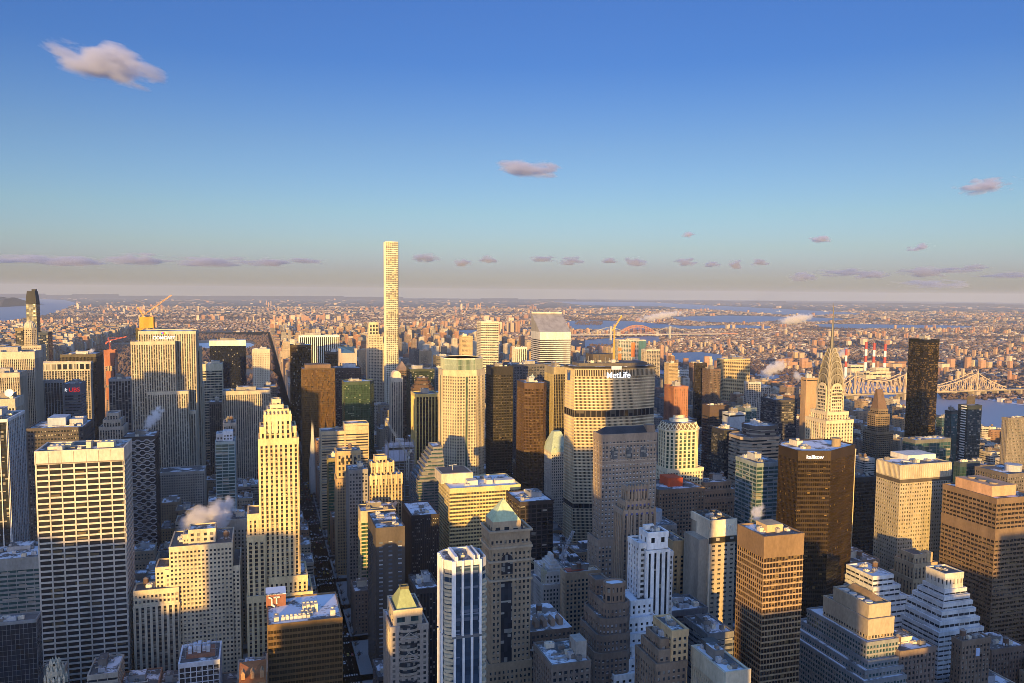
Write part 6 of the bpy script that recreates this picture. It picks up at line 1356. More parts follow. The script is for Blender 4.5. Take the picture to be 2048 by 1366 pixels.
for k in range(12): m = MB(); m.box(300+k*50-4, 300+k*50+4, -9, 9, -1, dz-5); m.build('approach_pier', wall((0.3, 0.25, 0.2)), e)

e = bpy.data.objects.new('arch_bridge', None); COL.objects.link(e); Yh = 5600
xa, xb = at(1236, 667, Yh)[0], at(1313, 667, Yh)[0]; e.location = ((xa+xb)/2, Yh, 0); tagp(e, 'far red-brown steel arch bridge with stone end towers behind the crane', 'bridge')
redst = wall((0.36, 0.18, 0.13)); zd = at(1275, 668, Yh)[1]; zt_ = at(1275, 651, Yh)[1]; hw = (xb-xa)/2
for s_ in (-12, 12):
    m = MB(); pr = None
    for k in range(17):
        t = -1+k/8; zu = zd+(zt_-zd)*(1-t*t)*0.98+4; zl = zd-14+(zt_-zd+4)*(1-t*t)*0.98
        if pr:
            m.beam((pr[0]*hw, s_, pr[1]), (t*hw, s_, zu), 4.5); m.beam((pr[0]*hw, s_, pr[2]), (t*hw, s_, zl), 4.5); m.beam((pr[0]*hw, s_, pr[2]), (t*hw, s_, zu), 2.5)
        m.beam((t*hw, s_, zl), (t*hw, s_, zu), 2.5)
        if zl > zd: m.beam((t*hw, s_, zd), (t*hw, s_, zl), 2.0)
        pr = (t, zu, zl)
    m.build('arch_truss', redst, e)
m = MB(); m.box(-hw-420, hw+700, -10, 10, zd-4, zd+2); m.build('deck', redst, e)
for q in (-1, 1): m = MB(); m.box(q*hw-14, q*hw+14, -16, 16, -1, zd+18); m.build('stone_tower', wall((0.42, 0.36, 0.29)), e)
def susp(label, Y, ua, ub, vt, vd, ue0, ue1, col, rr=3.0):
    e = bpy.data.objects.new('suspension_bridge', None); COL.objects.link(e)
    xa, zt1 = at(ua, vt, Y); xb, zt2 = at(ub, vt+0.0088*(ub-ua), Y); cx = (xa+xb)/2; e.location = (cx, Y, 0); tagp(e, label, 'bridge')
    zd = at((ua+ub)/2, vd, Y)[1]; x0, x1 = at(ue0, vd, Y)[0], at(ue1, vd, Y)[0]; mat = wall(col)
    m = MB(); m.box(x0-cx, x1-cx, -9, 9, zd-2*rr, zd); m.build('deck', mat, e)
    for x in (xa, xb):
        m = MB()
        for s_ in (-10, 10): m.box(x-cx-rr*1.2, x-cx+rr*1.2, s_-rr, s_+rr, -1, zt1)
        m.box(x-cx-rr, x-cx+rr, -10, 10, zt1-rr*3, zt1-rr); m.build('bridge_tower', mat, e)
    for s_ in (-10, 10):
        m = MB(); L = xb-xa; pts = [(-0.45+k*0.1) for k in range(20)]
        P = []
        for t in pts:
            if t < 0: z = zd+4+(zt1-zd-4)*((t+0.45)/0.45)**1.3
            elif t <= 1: z = zd+5+(zt1-zd-5)*(2*t-1)**2
            else: z = zd+4+(zt1-zd-4)*max(0, (1.45-t)/0.45)**1.3
            P.append((xa+L*t-cx, s_, z))
        for p, q in zip(P, P[1:]): m.beam(p, q, rr*0.5)
        for p in P: m.beam((p[0], s_, zd), p, rr*0.22)
        m.build('main_cable', mat, e)
susp('long pale suspension bridge crossing behind the yellow crane, low over the water', 5200, 1222, 1340, 652, 668, 1140, 1440, (0.36, 0.36, 0.35))
susp('faint suspension bridge on the far water, nearer of the two beyond the needle spire', 13500, 1559, 1650, 621, 634, 1480, 1740, (0.5, 0.5, 0.52), 5)
susp('faint suspension bridge on the far water, farther of the two beyond the needle spire', 16500, 1728, 1786, 622, 631, 1690, 1830, (0.5, 0.5, 0.52), 6)
white_, red_ = plain('stack_white', (0.70, 0.68, 0.64), 0.7), plain('stack_red', (0.36, 0.05, 0.042), 0.7)
for i, (u, vt, vb, Y, lab) in enumerate(((1693, 698, 742, 2560, 'shortest red and white banded smokestack, with vapour, next to the needle spire'), (1733, 684, 735, 2650, 'first and tallest of three red and white banded smokestacks behind the bridge'), (1749, 686, 740, 2640, 'middle of three red and white banded smokestacks behind the bridge'), (1771, 688, 741, 2630, 'last of three red and white banded smokestacks behind the bridge, nearest the black glass tower'))):
    x, z = at(u, vt, Y); e = bpy.data.objects.new('smokestack', None); COL.objects.link(e); e.location = (x, Y, 0); tagp(e, lab, 'smokestack', 'banded smokestacks')
    lv = (0, 0.44, 0.62, 0.80, 1.0)
    for k in range(4):
        m = MB(); r0, r1 = 6.6-2.2*lv[k], 6.6-2.2*lv[k+1]
        if i == 0: r0, r1 = r0*0.85, r1*0.85
        m.cyl(0, 0, r0, z*lv[k], z*lv[k+1], 20, r1); m.build('stack_base' if k == 0 else ('white_band' if k == 2 else 'red_band'), white_ if k in (0, 2) else red_, e)
for (ua, ub, v, Y, dd, lab) in ((1702, 1727, 731, 2600, 40, 'low cream power plant hall between the short smokestack and the tall ones'), (1727, 1782, 745, 2560, 50, 'cream power plant with stepped roofs at the foot of the three smokestacks')):
    x0, x1, y0, y1, z = spec(ua, ub, v, Y, d=dd); b = B('power_plant', lab, 'power plant', (x0+x1)/2, Y)
    st = St(bay=20, pw=2, fl=30, sp=24, pm=(0.50, 0.43, 0.32), top=6)
    b.tier(rect(x0, x1, Y, Y+dd), 0, z, st)
    if ub > 1730: b.tier(rect(x0+(x1-x0)*0.5, x1-2, Y+8, Y+40), z-2, z+13, st); b.tier(rect(x0, x0+16, Y-14, Y-1), 0, z+5, st)
    b.done()
def lattice(m, p, q, w, n, t=0.35):
    p, q = Vector(p), Vector(q); d = (q-p).normalized(); a = d.cross(Vector((0, 0, 1)))
    a = Vector((1, 0, 0)) if a.length < 1e-3 else a.normalized(); b = a.cross(d)
    C = [a*w/2+b*w/2, a*w/2-b*w/2, -a*w/2-b*w/2, -a*w/2+b*w/2]
    for c in C: m.beam(p+c, q+c, t)
    for k in range(n):
        s0, s1 = p+(q-p)*(k/n), p+(q-p)*((k+1)/n)
        for i in range(4): m.beam(s0+C[i], s1+C[(i+1) % 4], t*0.8)
def crane(label, Y, mast, jib, tail, col, w=2.4, mz=0.0, t=0.5):
    """mast: (u, v top); jib, tail: pixel of the ends; everything in the plane Y"""
    xm, zm = at(mast[0], mast[1], Y); e = bpy.data.objects.new('tower_crane', None); COL.objects.link(e); e.location = (xm, Y, 0); tagp(e, label, 'crane')
    cm = plain('crane_paint', col, 0.6); m = MB(); lattice(m, (0, 0, mz), (0, 0, zm), w, max(4, int((zm-mz)/6)), t); m.build('mast', cm, e)
    xj, zj = at(jib[0], jib[1], Y); xt, ztl = at(tail[0], tail[1], Y)
    L = math.hypot(xj-xm, zj-zm); m = MB(); lattice(m, (0, 0, zm), (xj-xm, 0, zj), w*0.8, max(5, int(L/4)), t*0.9); m.build('jib', cm, e)
    m = MB(); lattice(m, (0, 0, zm), (xt-xm, 0, ztl), w*0.8, 3, t); m.box(xt-xm-1.4, xt-xm+1.4, -1.6, 1.6, ztl-2.2, ztl+0.8); m.build('counter_jib', cm, e)
    m = MB(); ap = (-(xj-xm)*0.08, 0, zm+w*3); lattice(m, (0, 0, zm), ap, w*0.5, 3, t*0.8); m.beam(ap, ((xj-xm)*0.85, 0, zm+(zj-zm)*0.85), t*0.5); m.beam(ap, (xt-xm, 0, ztl), t*0.5); m.build('stay_frame', cm, e)
    m = MB(); m.box(0.6, 3.0, -1.3, 1.3, zm-3.2, zm-0.6); m.build('cab', plain('cab_white', (0.6, 0.6, 0.58)), e)
crane('orange luffing crane with a long raised boom on the netted orange tower', 2010, (286, 631), (343, 590), (276, 615), (0.55, 0.29, 0.08), 2.6, 200, 0.6)
crane('red crane with a level boom on the slim tower wrapped in orange netting', 1815, (219, 681), (254, 673), (212, 686), (0.45, 0.07, 0.05), 1.9, 180, 0.42)
crane('yellow crane with a steep raised boom beside the half clad tower', 2190, (1229, 655), (1244, 631), (1225, 660), (0.55, 0.34, 0.06), 3.0, 0, 0.75)
crane('white lattice crane with a long slanting boom over the unfinished steel tower', 1030, (815, 912), (771, 838), (822, 900), (0.50, 0.46, 0.38), 2.2, 80, 0.42)
crane('grey lattice crane leaning over the dark blocks next to the white stepped hall', 650, (1127, 1107), (1147, 1061), (1122, 1112), (0.36, 0.38, 0.42), 2.2, 20, 0.32)
crane('yellow masted crane with a blue-grey boom beside the copper roofed tower', 640, (1086, 1140), (1060, 1120), (1090, 1142), (0.42, 0.40, 0.28), 2.0, 20, 0.3)
# towers under construction far uptown
def site(label, Y, parts, netcol):
    u0 = parts[0]; x0, x1, y0, _, z = spec(u0[0], u0[1], u0[2], Y); b = B('unfinished_tower', label, 'construction site', (x0+x1)/2, Y+12); FOOT.append((x0, x1, Y, Y+26))
    m = b.mb('concrete_slab', wall((0.36, 0.30, 0.27)))
    for k in range(int((z-10)/4.2)): m.prism(b.L(rect(x0, x1, Y, Y+24)), k*4.2, k*4.2+0.5)
    c = b.mb('column', wall((0.38, 0.25, 0.2)))
    for i in range(5):
        for j in range(3): xx, yy = x0+(x1-x0)*i/4-b.x, Y+12*j-b.y; c.box(xx-0.5, xx+0.5, yy-0.5, yy+0.5, 0, z-8)
    b.mb('concrete_core', wall((0.36, 0.31, 0.28))).box(-5, 5, -6, 6, 0, z-5)
    n = b.mb('safety_net', wall(netcol))
    for (ua, ub, va, vb) in parts:
        xa, xb = px(ua, Y, z)-b.x, px(ub, Y, z)-b.x; z1, z0 = zt(ua, va, Y), zt(ua, vb, Y)
        n.ring(rect(xa-0.6, xb+0.6, Y-b.y-0.8, Y-b.y+24.8), rect(xa-0.3, xb+0.3, Y-b.y-0.5, Y-b.y+24.5), z0, z1)
    b.done()
site('slim unfinished tower with bands of red and orange netting under the red crane', 1800, [(208, 230, 700, 716), (209, 227, 716, 732), (211, 226, 742, 770), (211, 226, 776, 800)], (0.30, 0.12, 0.075))
site('unfinished tower wrapped in bright orange netting rising behind the big stepped slab', 2000, [(279, 306, 634, 656), (271, 288, 657, 680)], (0.50, 0.25, 0.04))
gm = MB(); gm.box(-40000, 40000, -3000, 40000, -1, 0); gm.build('ground', wall((0.10,0.09,0.08)))['kind']='structure'
# ================================================================== the ordinary blocks between the towers
def pip(x, y, P):
    c = False; n = len(P); j = n-1
    for i in range(n):
        if (P[i][1] > y) != (P[j][1] > y) and x < (P[j][0]-P[i][0])*(y-P[i][1])/(P[j][1]-P[i][1])+P[i][0]: c = not c
        j = i
    return c
def blocks():
    """lots of the street grid: x0, x1, y0, y1, height, kind"""
    r = random.Random(34); out = []
    for ai in range(0, len(AVE)-1):
        xa, xb = AVE[ai]+15, AVE[ai+1]-15
        for sn in range(16, 117):
            ya, yb = ST(sn)+9, ST(sn+1)-9
            if xb < 67 and sn >= 59 and xb > -800: continue
            if ai < 2 and sn < 50: continue
            for row in (0, 1):
                y0, y1 = (ya, (ya+yb)/2-0.6) if row == 0 else ((ya+yb)/2+0.6, yb)
                x = xa
                while x < xb-8:
                    w = r.uniform(15, 34); w = min(w, xb-x)
                    if xb-(x+w) < 10: w = xb-x
                    end = x-xa < 6 or xb-(x+w) < 6
                    q = r.random(); cx = x+w/2
                    if sn < 36: h = r.uniform(35, 95) if not end else r.uniform(50, 120)
                    elif sn < 40: h = r.uniform(22, 60)
                    elif sn < 46: h = r.uniform(18, 48) if cx < 620 else r.uniform(20, 75)
                    elif sn < 59:
                        h = r.uniform(18, 60) if cx < 380 else r.uniform(20, 80)
                        if end and q > 0.5: h = r.uniform(45, 95)
                        if cx < 60: h = min(h, r.uniform(25, 60))
                        if cx > 640 and q > 0.86: h = r.uniform(70, 108)
                    else:
                        h = r.uniform(16, 34) if not end else r.uniform(38, 78)
                        if q > 0.90: h = r.uniform(75, 135)
                    if sn > 76: h *= 0.8
                    if sn > 96: h *= 0.75
                    if -800 < cx < 67 and sn >= 59: x += w; continue
                    if xb < -800 and sn >= 59: h = r.uniform(25, 70)
                    d = y1-y0 if h < 60 else min(y1-y0, 28)
                    out.append((x+0.3, x+w-0.3, y0, y0+d, h, r.random()))
                    x += w
    ok = {}
    for i, (x0, x1, y0, y1, h, q) in enumerate(out):
        if y0 < 40 and abs((x0+x1)/2) < 110 and y1 > -110: continue
        if any(x0 < b+1.5 and x1 > a-1.5 and y0 < d+1.5 and y1 > c-1.5 for a, b, c, d in FOOT): continue
        ok[i] = (x0, x1, y0, y1, h, q)
    return ok
LOTS = blocks()
FCOL = [(0.30, 0.22, 0.15), (0.24, 0.14, 0.09), (0.36, 0.29, 0.21), (0.20, 0.15, 0.12), (0.44, 0.38, 0.30), (0.26, 0.24, 0.22), (0.33, 0.17, 0.10), (0.50, 0.46, 0.40), (0.15, 0.13, 0.12), (0.40, 0.27, 0.16)]
FNAME = ['tan', 'dark red brick', 'sandy', 'dull brown', 'pale stone', 'grey', 'orange brick', 'off-white', 'charcoal', 'ochre']
VIS = {}
#VISDATA
for q_ in '''2246|tall charcoal block of flats west of the open-bayed stone tower
2299|tall off-white block of flats west of the open-bayed stone tower
2350|tall charcoal block of flats west of the red lettered tower
2607|tall ochre block of flats far behind the open-bayed stone tower
2672|tall grey block of flats far behind the red lettered tower
2802|tall tan block of flats far behind the red lettered tower
4187|mid-height pale stone block of flats far behind the open-bayed stone tower
4191|tall ochre block of flats west of the open-bayed stone tower
4198|mid-height ochre block of flats far behind the open-bayed stone tower
4209|mid-height tan block of flats far behind the red lettered tower
4230|tall charcoal block of flats far behind the red lettered tower
4250|tall grey block of flats far behind the open-bayed stone tower
4291|tall off-white block of flats west of the dark thin-lined tower
4292|tall off-white block of flats far behind the open-bayed stone tower
4303|tall dark red brick block of flats far behind the open-bayed stone tower
4343|mid-height tan block of flats far behind the open-bayed stone tower
4352|mid-height charcoal block of flats far behind the open-bayed stone tower
4361|mid-height off-white block of flats far behind the red lettered tower
4374|tall sandy block of flats far behind the open-bayed stone tower
4379|tall orange brick block of flats far behind the open-bayed stone tower
4390|tall orange brick block of flats far behind the red lettered tower
4401|mid-height sandy block of flats far behind the open-bayed stone tower
4412|mid-height off-white block of flats far behind the open-bayed stone tower
4431|tall pale stone block of flats far behind the red lettered tower
4438|tall off-white block of flats far behind the red lettered tower
4442|tall tan block of flats far behind the open-bayed stone tower
4446|tall off-white block of flats far behind the dark block with the blue plant box
4449|tall orange brick block of flats east of the dark block with the blue plant box
4451|tall pale stone block of flats far behind the open-bayed stone tower
4452|tall pale stone block of flats east of the open-bayed stone tower
4462|tall orange brick block of flats east of the open-bayed stone tower
4493|tall ochre block of flats east of the open-bayed stone tower
4515|tall tan block of flats east of the open-bayed stone tower
4521|tall charcoal block of flats far behind the open-bayed stone tower
4579|tall off-white block of flats west of the big stepped ribbed slab
4604|tall sandy block of flats east of the open-bayed stone tower
4619|tall orange brick block of flats west of the dark thin-lined tower
4656|tall grey block of flats east of the open-bayed stone tower
4727|tall pale stone block of flats far behind the dark thin-lined tower
6582|tall pale stone loft building behind the grey banded block at the edge
7405|mid-height pale stone loft building west of the bronze glass block
7406|mid-height ochre loft building west of the bronze glass block
7411|mid-height pale stone loft building behind the gothic pinnacles
7413|mid-height pale stone loft building east of the gothic pinnacles
7414|mid-height orange brick loft building east of the gothic pinnacles
7415|mid-height dull brown loft building in front of the cream stepped building
7417|low tan loft building west of the bronze glass block
7418|mid-height dull brown loft building west of the bronze glass block
7470|mid-height pale stone loft building west of the cream stepped building
7477|low off-white loft building behind the bronze glass block
7482|mid-height dark red brick loft building west of the cream stepped building
7488|mid-height pale stone loft building east of the sunlit art deco tower
7492|mid-height sandy loft building east of the white gridded slab
7499|mid-height sandy loft building east of the sunlit art deco tower
7504|low grey loft building in front of the zigzag front
7511|mid-height dark red brick loft building east of the sunlit art deco tower
7517|low grey loft building west of the cream stepped building
7530|mid-height pale stone loft building east of the zigzag front
7533|tall dark red brick loft building west of the sunlit art deco tower
7542|low ochre loft building behind the zigzag front
7543|mid-height tan loft building east of the zigzag front
7544|mid-height dark red brick loft building behind the teal glass tower
7548|low off-white loft building east of the sunlit art deco tower
7552|mid-height sandy loft building behind the zigzag front
7553|tall tan loft building east of the zigzag front
7555|low tan loft building west of the teal glass tower
7556|mid-height off-white loft building behind the teal glass tower
7557|tall sandy loft building behind the teal glass tower
7569|tall charcoal loft building behind the teal glass tower
7581|tall pale stone loft building east of the teal glass tower
7591|low sandy loft building behind the teal glass tower
7592|mid-height off-white loft building west of the sunlit art deco tower
7603|mid-height tan loft building behind the teal glass tower
7638|mid-height dull brown loft building far behind the teal glass tower
8089|mid-height charcoal loft building west of the gold pyramid
8111|mid-height dull brown loft building west of the white-windowed charcoal tower
8143|mid-height dark red brick loft building behind the ornate tan building
8175|tall dull brown loft building in front of the church spires
8181|lofty dark red brick loft building in front of the church spires
8189|tall grey loft building behind the unfinished steel tower
8199|tall dull brown loft building west of the unfinished steel tower
8200|tall sandy loft building behind the unfinished steel tower
8211|tall ochre loft building west of the unfinished steel tower
8321|tall dark red brick block of flats far behind the tall black glass tower
8343|tall off-white block of flats far behind the tall black glass tower
8354|tall dull brown block of flats far behind the tall black glass tower
8360|tall dull brown block of flats east of the pale tower by the park
8375|mid-height grey block of flats far behind the tall black glass tower
8380|tall tan block of flats far behind the tall black glass tower
8391|lofty dark red brick block of flats far behind the tall black glass tower
8397|mid-height off-white block of flats far behind the tall black glass tower
8418|tall ochre block of flats far behind the tall black glass tower
8422|lofty sandy block of flats east of the pale tower by the park
8449|tall dull brown block of flats far behind the pale tower by the park
8483|tall grey block of flats far behind the pale tower by the park
8514|tall orange brick block of flats far behind the tall black glass tower
8528|lofty off-white block of flats west of the striped marble slab
8541|lofty pale stone block of flats east of the pale tower by the park
8577|mid-height dull brown block of flats far behind the pale tower by the park
8583|tall tan block of flats far behind the pale tower by the park
8596|lofty grey block of flats far behind the pale tower by the park
8599|lofty tan block of flats west of the striped marble slab
8609|tall dull brown block of flats west of the striped marble slab
8619|lofty grey block of flats west of the striped marble slab
8848|tall grey block of flats west of the striped marble slab
8855|tall orange brick block of flats far behind the pale tower by the park
8882|tall dark red brick block of flats far behind the pale tower by the park
9180|mid-height charcoal loft building east of the squat black gridded tower
9185|mid-height tan loft building east of the squat black gridded tower
9186|mid-height ochre loft building east of the squat black gridded tower
9196|mid-height grey loft building east of the squat black gridded tower
9208|low ochre loft building behind the squat black gridded tower
9226|tall dull brown loft building behind the squat black gridded tower
9247|lofty pale stone loft building east of the eight-sided tower
9258|tall charcoal loft building behind the unfinished steel tower
9284|tall pale stone loft building far behind the unfinished steel tower
9295|tall pale stone loft building behind the arch-crowned tower
9300|tall grey loft building behind the arch-crowned tower
9306|tall sandy block of flats behind the arch-crowned tower
9317|tall pale stone block of flats far behind the green glass tower
9393|tall charcoal block of flats far behind the stepped hotel tower
9436|lofty ochre block of flats far behind the stepped hotel tower
9698|lofty off-white block of flats far behind the striped marble slab
9738|lofty dull brown block of flats far behind the striped marble slab
9870|tall orange brick block of flats far behind the striped marble slab
10216|mid-height pale stone loft building east of the white ziggurat
10239|mid-height charcoal loft building west of the brown gridded tower
10394|tall sandy block of flats east of the eight-sided tower
10462|lofty ochre block of flats behind the pencil tower
10464|lofty tan block of flats east of the pencil tower
10505|lofty ochre block of flats east of the pencil tower
10514|lofty charcoal block of flats east of the pencil tower
10530|lofty grey block of flats far behind the pencil tower
10606|lofty orange brick block of flats far behind the stepped hotel tower
10661|tall grey block of flats far behind the stepped hotel tower
10682|tall orange brick block of flats far behind the stepped hotel tower
10702|tall dull brown block of flats east of the striped marble slab
10704|lofty grey block of flats far behind the stepped hotel tower
10709|lofty orange brick block of flats west of the pencil tower
10721|lofty sandy block of flats far behind the stepped hotel tower
10727|tall dull brown block of flats west of the stepped hotel tower
10759|tall orange brick block of flats east of the striped marble slab
10774|tall charcoal block of flats east of the striped marble slab
10776|tall grey block of flats west of the stepped hotel tower
10816|tall orange brick block of flats west of the stepped hotel tower
10824|tall tan block of flats west of the stepped hotel tower
10826|tall sandy block of flats far behind the striped marble slab
10829|lofty dark red brick block of flats far behind the striped marble slab
10834|lofty ochre block of flats far behind the striped marble slab
10894|tall grey block of flats far behind the striped marble slab
11009|mid-height dull brown block of flats far behind the striped marble slab
11031|tall dull brown block of flats far behind the striped marble slab
11298|mid-height tan loft building east of the white ziggurat
11394|tall off-white loft building behind the lattice crown
11415|tall sandy block of flats far behind the lattice crown
11629|lofty off-white block of flats east of the pencil tower
11639|lofty off-white block of flats east of the stepped hotel tower
11660|lofty tan block of flats west of the banded tower over the river
11681|tall orange brick block of flats far behind the pencil tower
11699|lofty dull brown block of flats east of the pencil tower
11702|lofty charcoal block of flats far behind the pencil tower
11744|lofty dark red brick block of flats far behind the pencil tower
11758|tall sandy block of flats far behind the pencil tower
11870|lofty tan block of flats far behind the pencil tower
11919|lofty dark red brick block of flats west of the pencil tower
11932|tall dark red brick block of flats far behind the stepped hotel tower
11944|tall ochre block of flats far behind the stepped hotel tower
11973|tall dark red brick block of flats east of the striped marble slab
11993|tall dark red brick block of flats west of the pencil tower
12013|tall tan block of flats east of the striped marble slab
12034|tall charcoal block of flats east of the tall black glass tower
12073|tall charcoal block of flats west of the stepped hotel tower
12124|tall pale stone block of flats far behind the striped marble slab
12601|tall off-white block of flats in front of the wedge-roofed tower
12641|lofty dull brown block of flats behind the blank brown block
12675|tall dull brown block of flats behind the red brick tower
12686|tall dull brown block of flats far behind the blank brown block
12701|tall off-white block of flats far behind the red brick tower
12704|tall sandy block of flats far behind the red brick tower
12709|tall tan block of flats far behind the red brick tower
12710|lofty charcoal block of flats far behind the red brick tower
12718|lofty sandy block of flats far behind the red brick tower
12912|lofty tan block of flats west of the slanted roof
12938|lofty orange brick block of flats east of the banded tower over the river
12989|lofty pale stone block of flats far behind the eight-sided tower
13002|tall dark red brick block of flats far behind the banded tower over the river
13050|lofty pale stone block of flats west of the banded tower over the river
13056|lofty off-white block of flats west of the banded tower over the river
13077|lofty pale stone block of flats east of the stepped hotel tower
13097|lofty dull brown block of flats east of the gold ribbed tower
13132|lofty pale stone block of flats east of the pencil tower
13161|lofty off-white block of flats far behind the eight-sided tower
13186|lofty ochre block of flats west of the banded tower over the river
13191|lofty dark red brick block of flats east of the stepped hotel tower
13192|tall tan block of flats east of the pencil tower
13202|lofty off-white block of flats east of the arch-crowned tower
13204|lofty dull brown block of flats far behind the pencil tower
13226|tall orange brick block of flats east of the pencil tower
13237|lofty dull brown block of flats east of the stepped hotel tower
13266|lofty dark red brick block of flats west of the banded tower over the river
13287|tall dark red brick block of flats east of the stepped hotel tower
13342|lofty pale stone block of flats far behind the pencil tower
13361|lofty charcoal block of flats west of the banded tower over the river
13373|lofty charcoal block of flats east of the stepped hotel tower
13383|lofty sandy block of flats far behind the pencil tower
13532|tall charcoal block of flats far behind the pencil tower
13630|tall charcoal block of flats west of the pencil tower
14194|tall off-white loft building behind the dotted grey slab
14204|tall pale stone block of flats west of the dotted grey slab
14213|tall charcoal loft building behind the balcony-striped tower
14214|lofty dull brown block of flats behind the wedge-roofed tower
14217|lofty sandy block of flats behind the wedge-roofed tower
14225|lofty sandy block of flats east of the steel spire
14243|tall charcoal block of flats behind the wedge-roofed tower
14246|tall grey loft building behind the wedge-roofed tower
14257|lofty dull brown block of flats behind the dark round-cornered tower
14315|tall tan block of flats behind the pale concrete flats
14322|tall dull brown loft building west of the pale concrete flats
14324|lofty ochre block of flats behind the pale concrete flats
14334|lofty dark red brick loft building behind the pale concrete flats
14337|lofty dull brown loft building behind the narrow black tower
14338|lofty tan block of flats behind the narrow black tower
14362|lofty dull brown block of flats far behind the red brick tower
14382|lofty off-white block of flats behind the narrow black tower
14397|lofty grey block of flats far behind the red brick tower
14547|lofty dark red brick block of flats far behind the slanted roof
14625|lofty pale stone block of flats far behind the banded tower over the river
14655|lofty sandy block of flats far behind the slanted roof
14690|lofty sandy block of flats west of the slanted roof
14816|lofty dull brown block of flats far behind the eight-sided tower
14821|lofty sandy block of flats far behind the banded tower over the river
14874|tall dull brown block of flats west of the banded tower over the river
14889|lofty orange brick block of flats west of the banded tower over the river
14901|lofty orange brick block of flats east of the pencil tower
14933|tall pale stone block of flats west of the banded tower over the river
14963|lofty off-white block of flats east of the gold ribbed tower
14976|lofty grey block of flats east of the pencil tower
14983|lofty dark red brick block of flats east of the pencil tower
14990|lofty dull brown block of flats west of the banded tower over the river
14994|lofty sandy block of flats east of the pencil tower
15094|tall tan block of flats far behind the pencil tower
15136|tall dull brown block of flats east of the pencil tower
15758|tall dull brown block of flats behind the dotted grey slab
15774|tall off-white block of flats west of the dotted grey slab
15782|tall pale stone loft building behind the balcony-striped tower
15783|tall dark red brick block of flats behind the dotted grey slab
15798|tall sandy block of flats behind the wedge-roofed tower
15804|tall grey loft building west of the black glass tower
15806|tall ochre loft building behind the wedge-roofed tower
15810|tall dark red brick loft building behind the wedge-roofed tower
15814|lofty charcoal loft building behind the wedge-roofed tower
15818|tall dull brown loft building behind the wedge-roofed tower
15820|tall grey block of flats behind the wedge-roofed tower
15821|lofty pale stone loft building behind the wedge-roofed tower
15824|tall sandy loft building west of the wedge-roofed tower
15825|tall tan block of flats behind the wedge-roofed tower
15840|tall tan loft building far behind the wedge-roofed tower
15847|tall pale stone loft building far behind the steel spire
15848|lofty dark red brick block of flats far behind the dark round-cornered tower
15850|tall tan loft building far behind the dark round-cornered tower
15857|lofty dull brown loft building far behind the dark round-cornered tower
15887|tall pale stone block of flats far behind the dark round-cornered tower
15893|lofty dull brown block of flats far behind the pale concrete flats
15899|lofty sandy block of flats far behind the pale concrete flats
15927|lofty dark red brick block of flats far behind the narrow black tower
15944|tall off-white block of flats behind the fine-lined pale flats
15970|lofty grey block of flats far behind the narrow black tower
15976|lofty dark red brick block of flats behind the fine-lined pale flats
16020|lofty sandy block of flats west of the fine-lined pale flats
16026|lofty tan block of flats west of the fine-lined pale flats
16050|tall off-white block of flats east of the slanted roof
16070|lofty charcoal block of flats east of the slanted roof
16108|tall off-white block of flats far behind the rounded slab with the sign
16120|lofty sandy block of flats west of the rounded slab with the sign
16121|tall pale stone block of flats east of the slanted roof
16217|tall dull brown block of flats far behind the banded tower over the river
16218|lofty ochre block of flats east of the banded tower over the river
16227|lofty dark red brick block of flats west of the slanted roof
16233|tall tan block of flats east of the banded tower over the river
16236|lofty pale stone block of flats west of the slanted roof
16271|lofty tan block of flats far behind the banded tower over the river
16365|tall pale stone block of flats far behind the banded tower over the river
16495|tall ochre block of flats west of the banded tower over the river
16560|tall dark red brick block of flats east of the pencil tower
16626|tall orange brick block of flats east of the stepped hotel tower'''.split('\n'):
    i_, l_ = q_.split('|'); VIS[int(i_)] = l_
#ENDVIS
FST = {}
def fill_style(k, far):
    key = (k, far)
    if key not in FST:
        c = FCOL[k]
        if far: FST[key] = punch(c, bay=3.6, pw=2.0, fl=3.4, sp=1.8, top=2.0, pp=0.3, ps=0.28, snow=0.5)
        elif k in (4, 7, 8): FST[key] = bands(c, fl=3.6, sp=1.9, top=2.5, snow=0.5)
        else: FST[key] = punch(c, bay=3.2, pw=1.75, fl=3.5, sp=1.8, top=2.4, snow=0.5)
    return FST[key]
def filler(i, label, group):
    x0, x1, y0, y1, h, q = LOTS[i]; k = int(q*997) % 10
    name, cat = ('apartment_house', 'apartment building') if y0 > 1700 or (x0 > 640 and q > 0.4) else ('loft_building', 'building')
    b = B(name, label, cat, (x0+x1)/2, (y0+y1)/2, group); st = fill_style(k, y0 > 1300)
    if y0 > 1500:
        step = h > 40 and int(q*131) % 2 == 0
        b.tier(rect(x0, x1, y0, y1), 0, h*0.8 if step else h, st)
        if step: b.tier(rect(x0+3, x1-3, y0+3, y1-2), h*0.8, h, st)
        w, d = x1-x0, y1-y0; m = b.mb('penthouse', wall(FCOL[(k+3) % 10])); m.box(-w*0.2, w*0.15, -d*0.1, d*0.3, h, h+4.5); m.box(w*0.2, w*0.3, -d*0.2, 0, h, h+3)
        return b.single(name)
    if h > 34 and int(q*131) % 3 == 0 and y1-y0 > 16:
        b.tier(rect(x0, x1, y0, y1), 0, h*0.78, st); b.tier(rect(x0+2.5, x1-2.5, y0+3, y1-2), h*0.78, h, st)
        b.clutter(x0+4, x1-4, y0+5, y1-3, h, 1 if y0 > 1300 else 2, 1 if y0 < 1500 else 0, True)
    else:
        b.tier(rect(x0, x1, y0, y1), 0, h, st); b.clutter(x0+1, x1-1, y0+1, y1-1, h, 1 if y0 > 1300 else 3, int(q*77) % 2 if y0 < 1500 else 0, True)
    return b.done()
for i, lab in VIS.items():
    if i in LOTS: filler(i, lab, 'ordinary buildings between the towers')

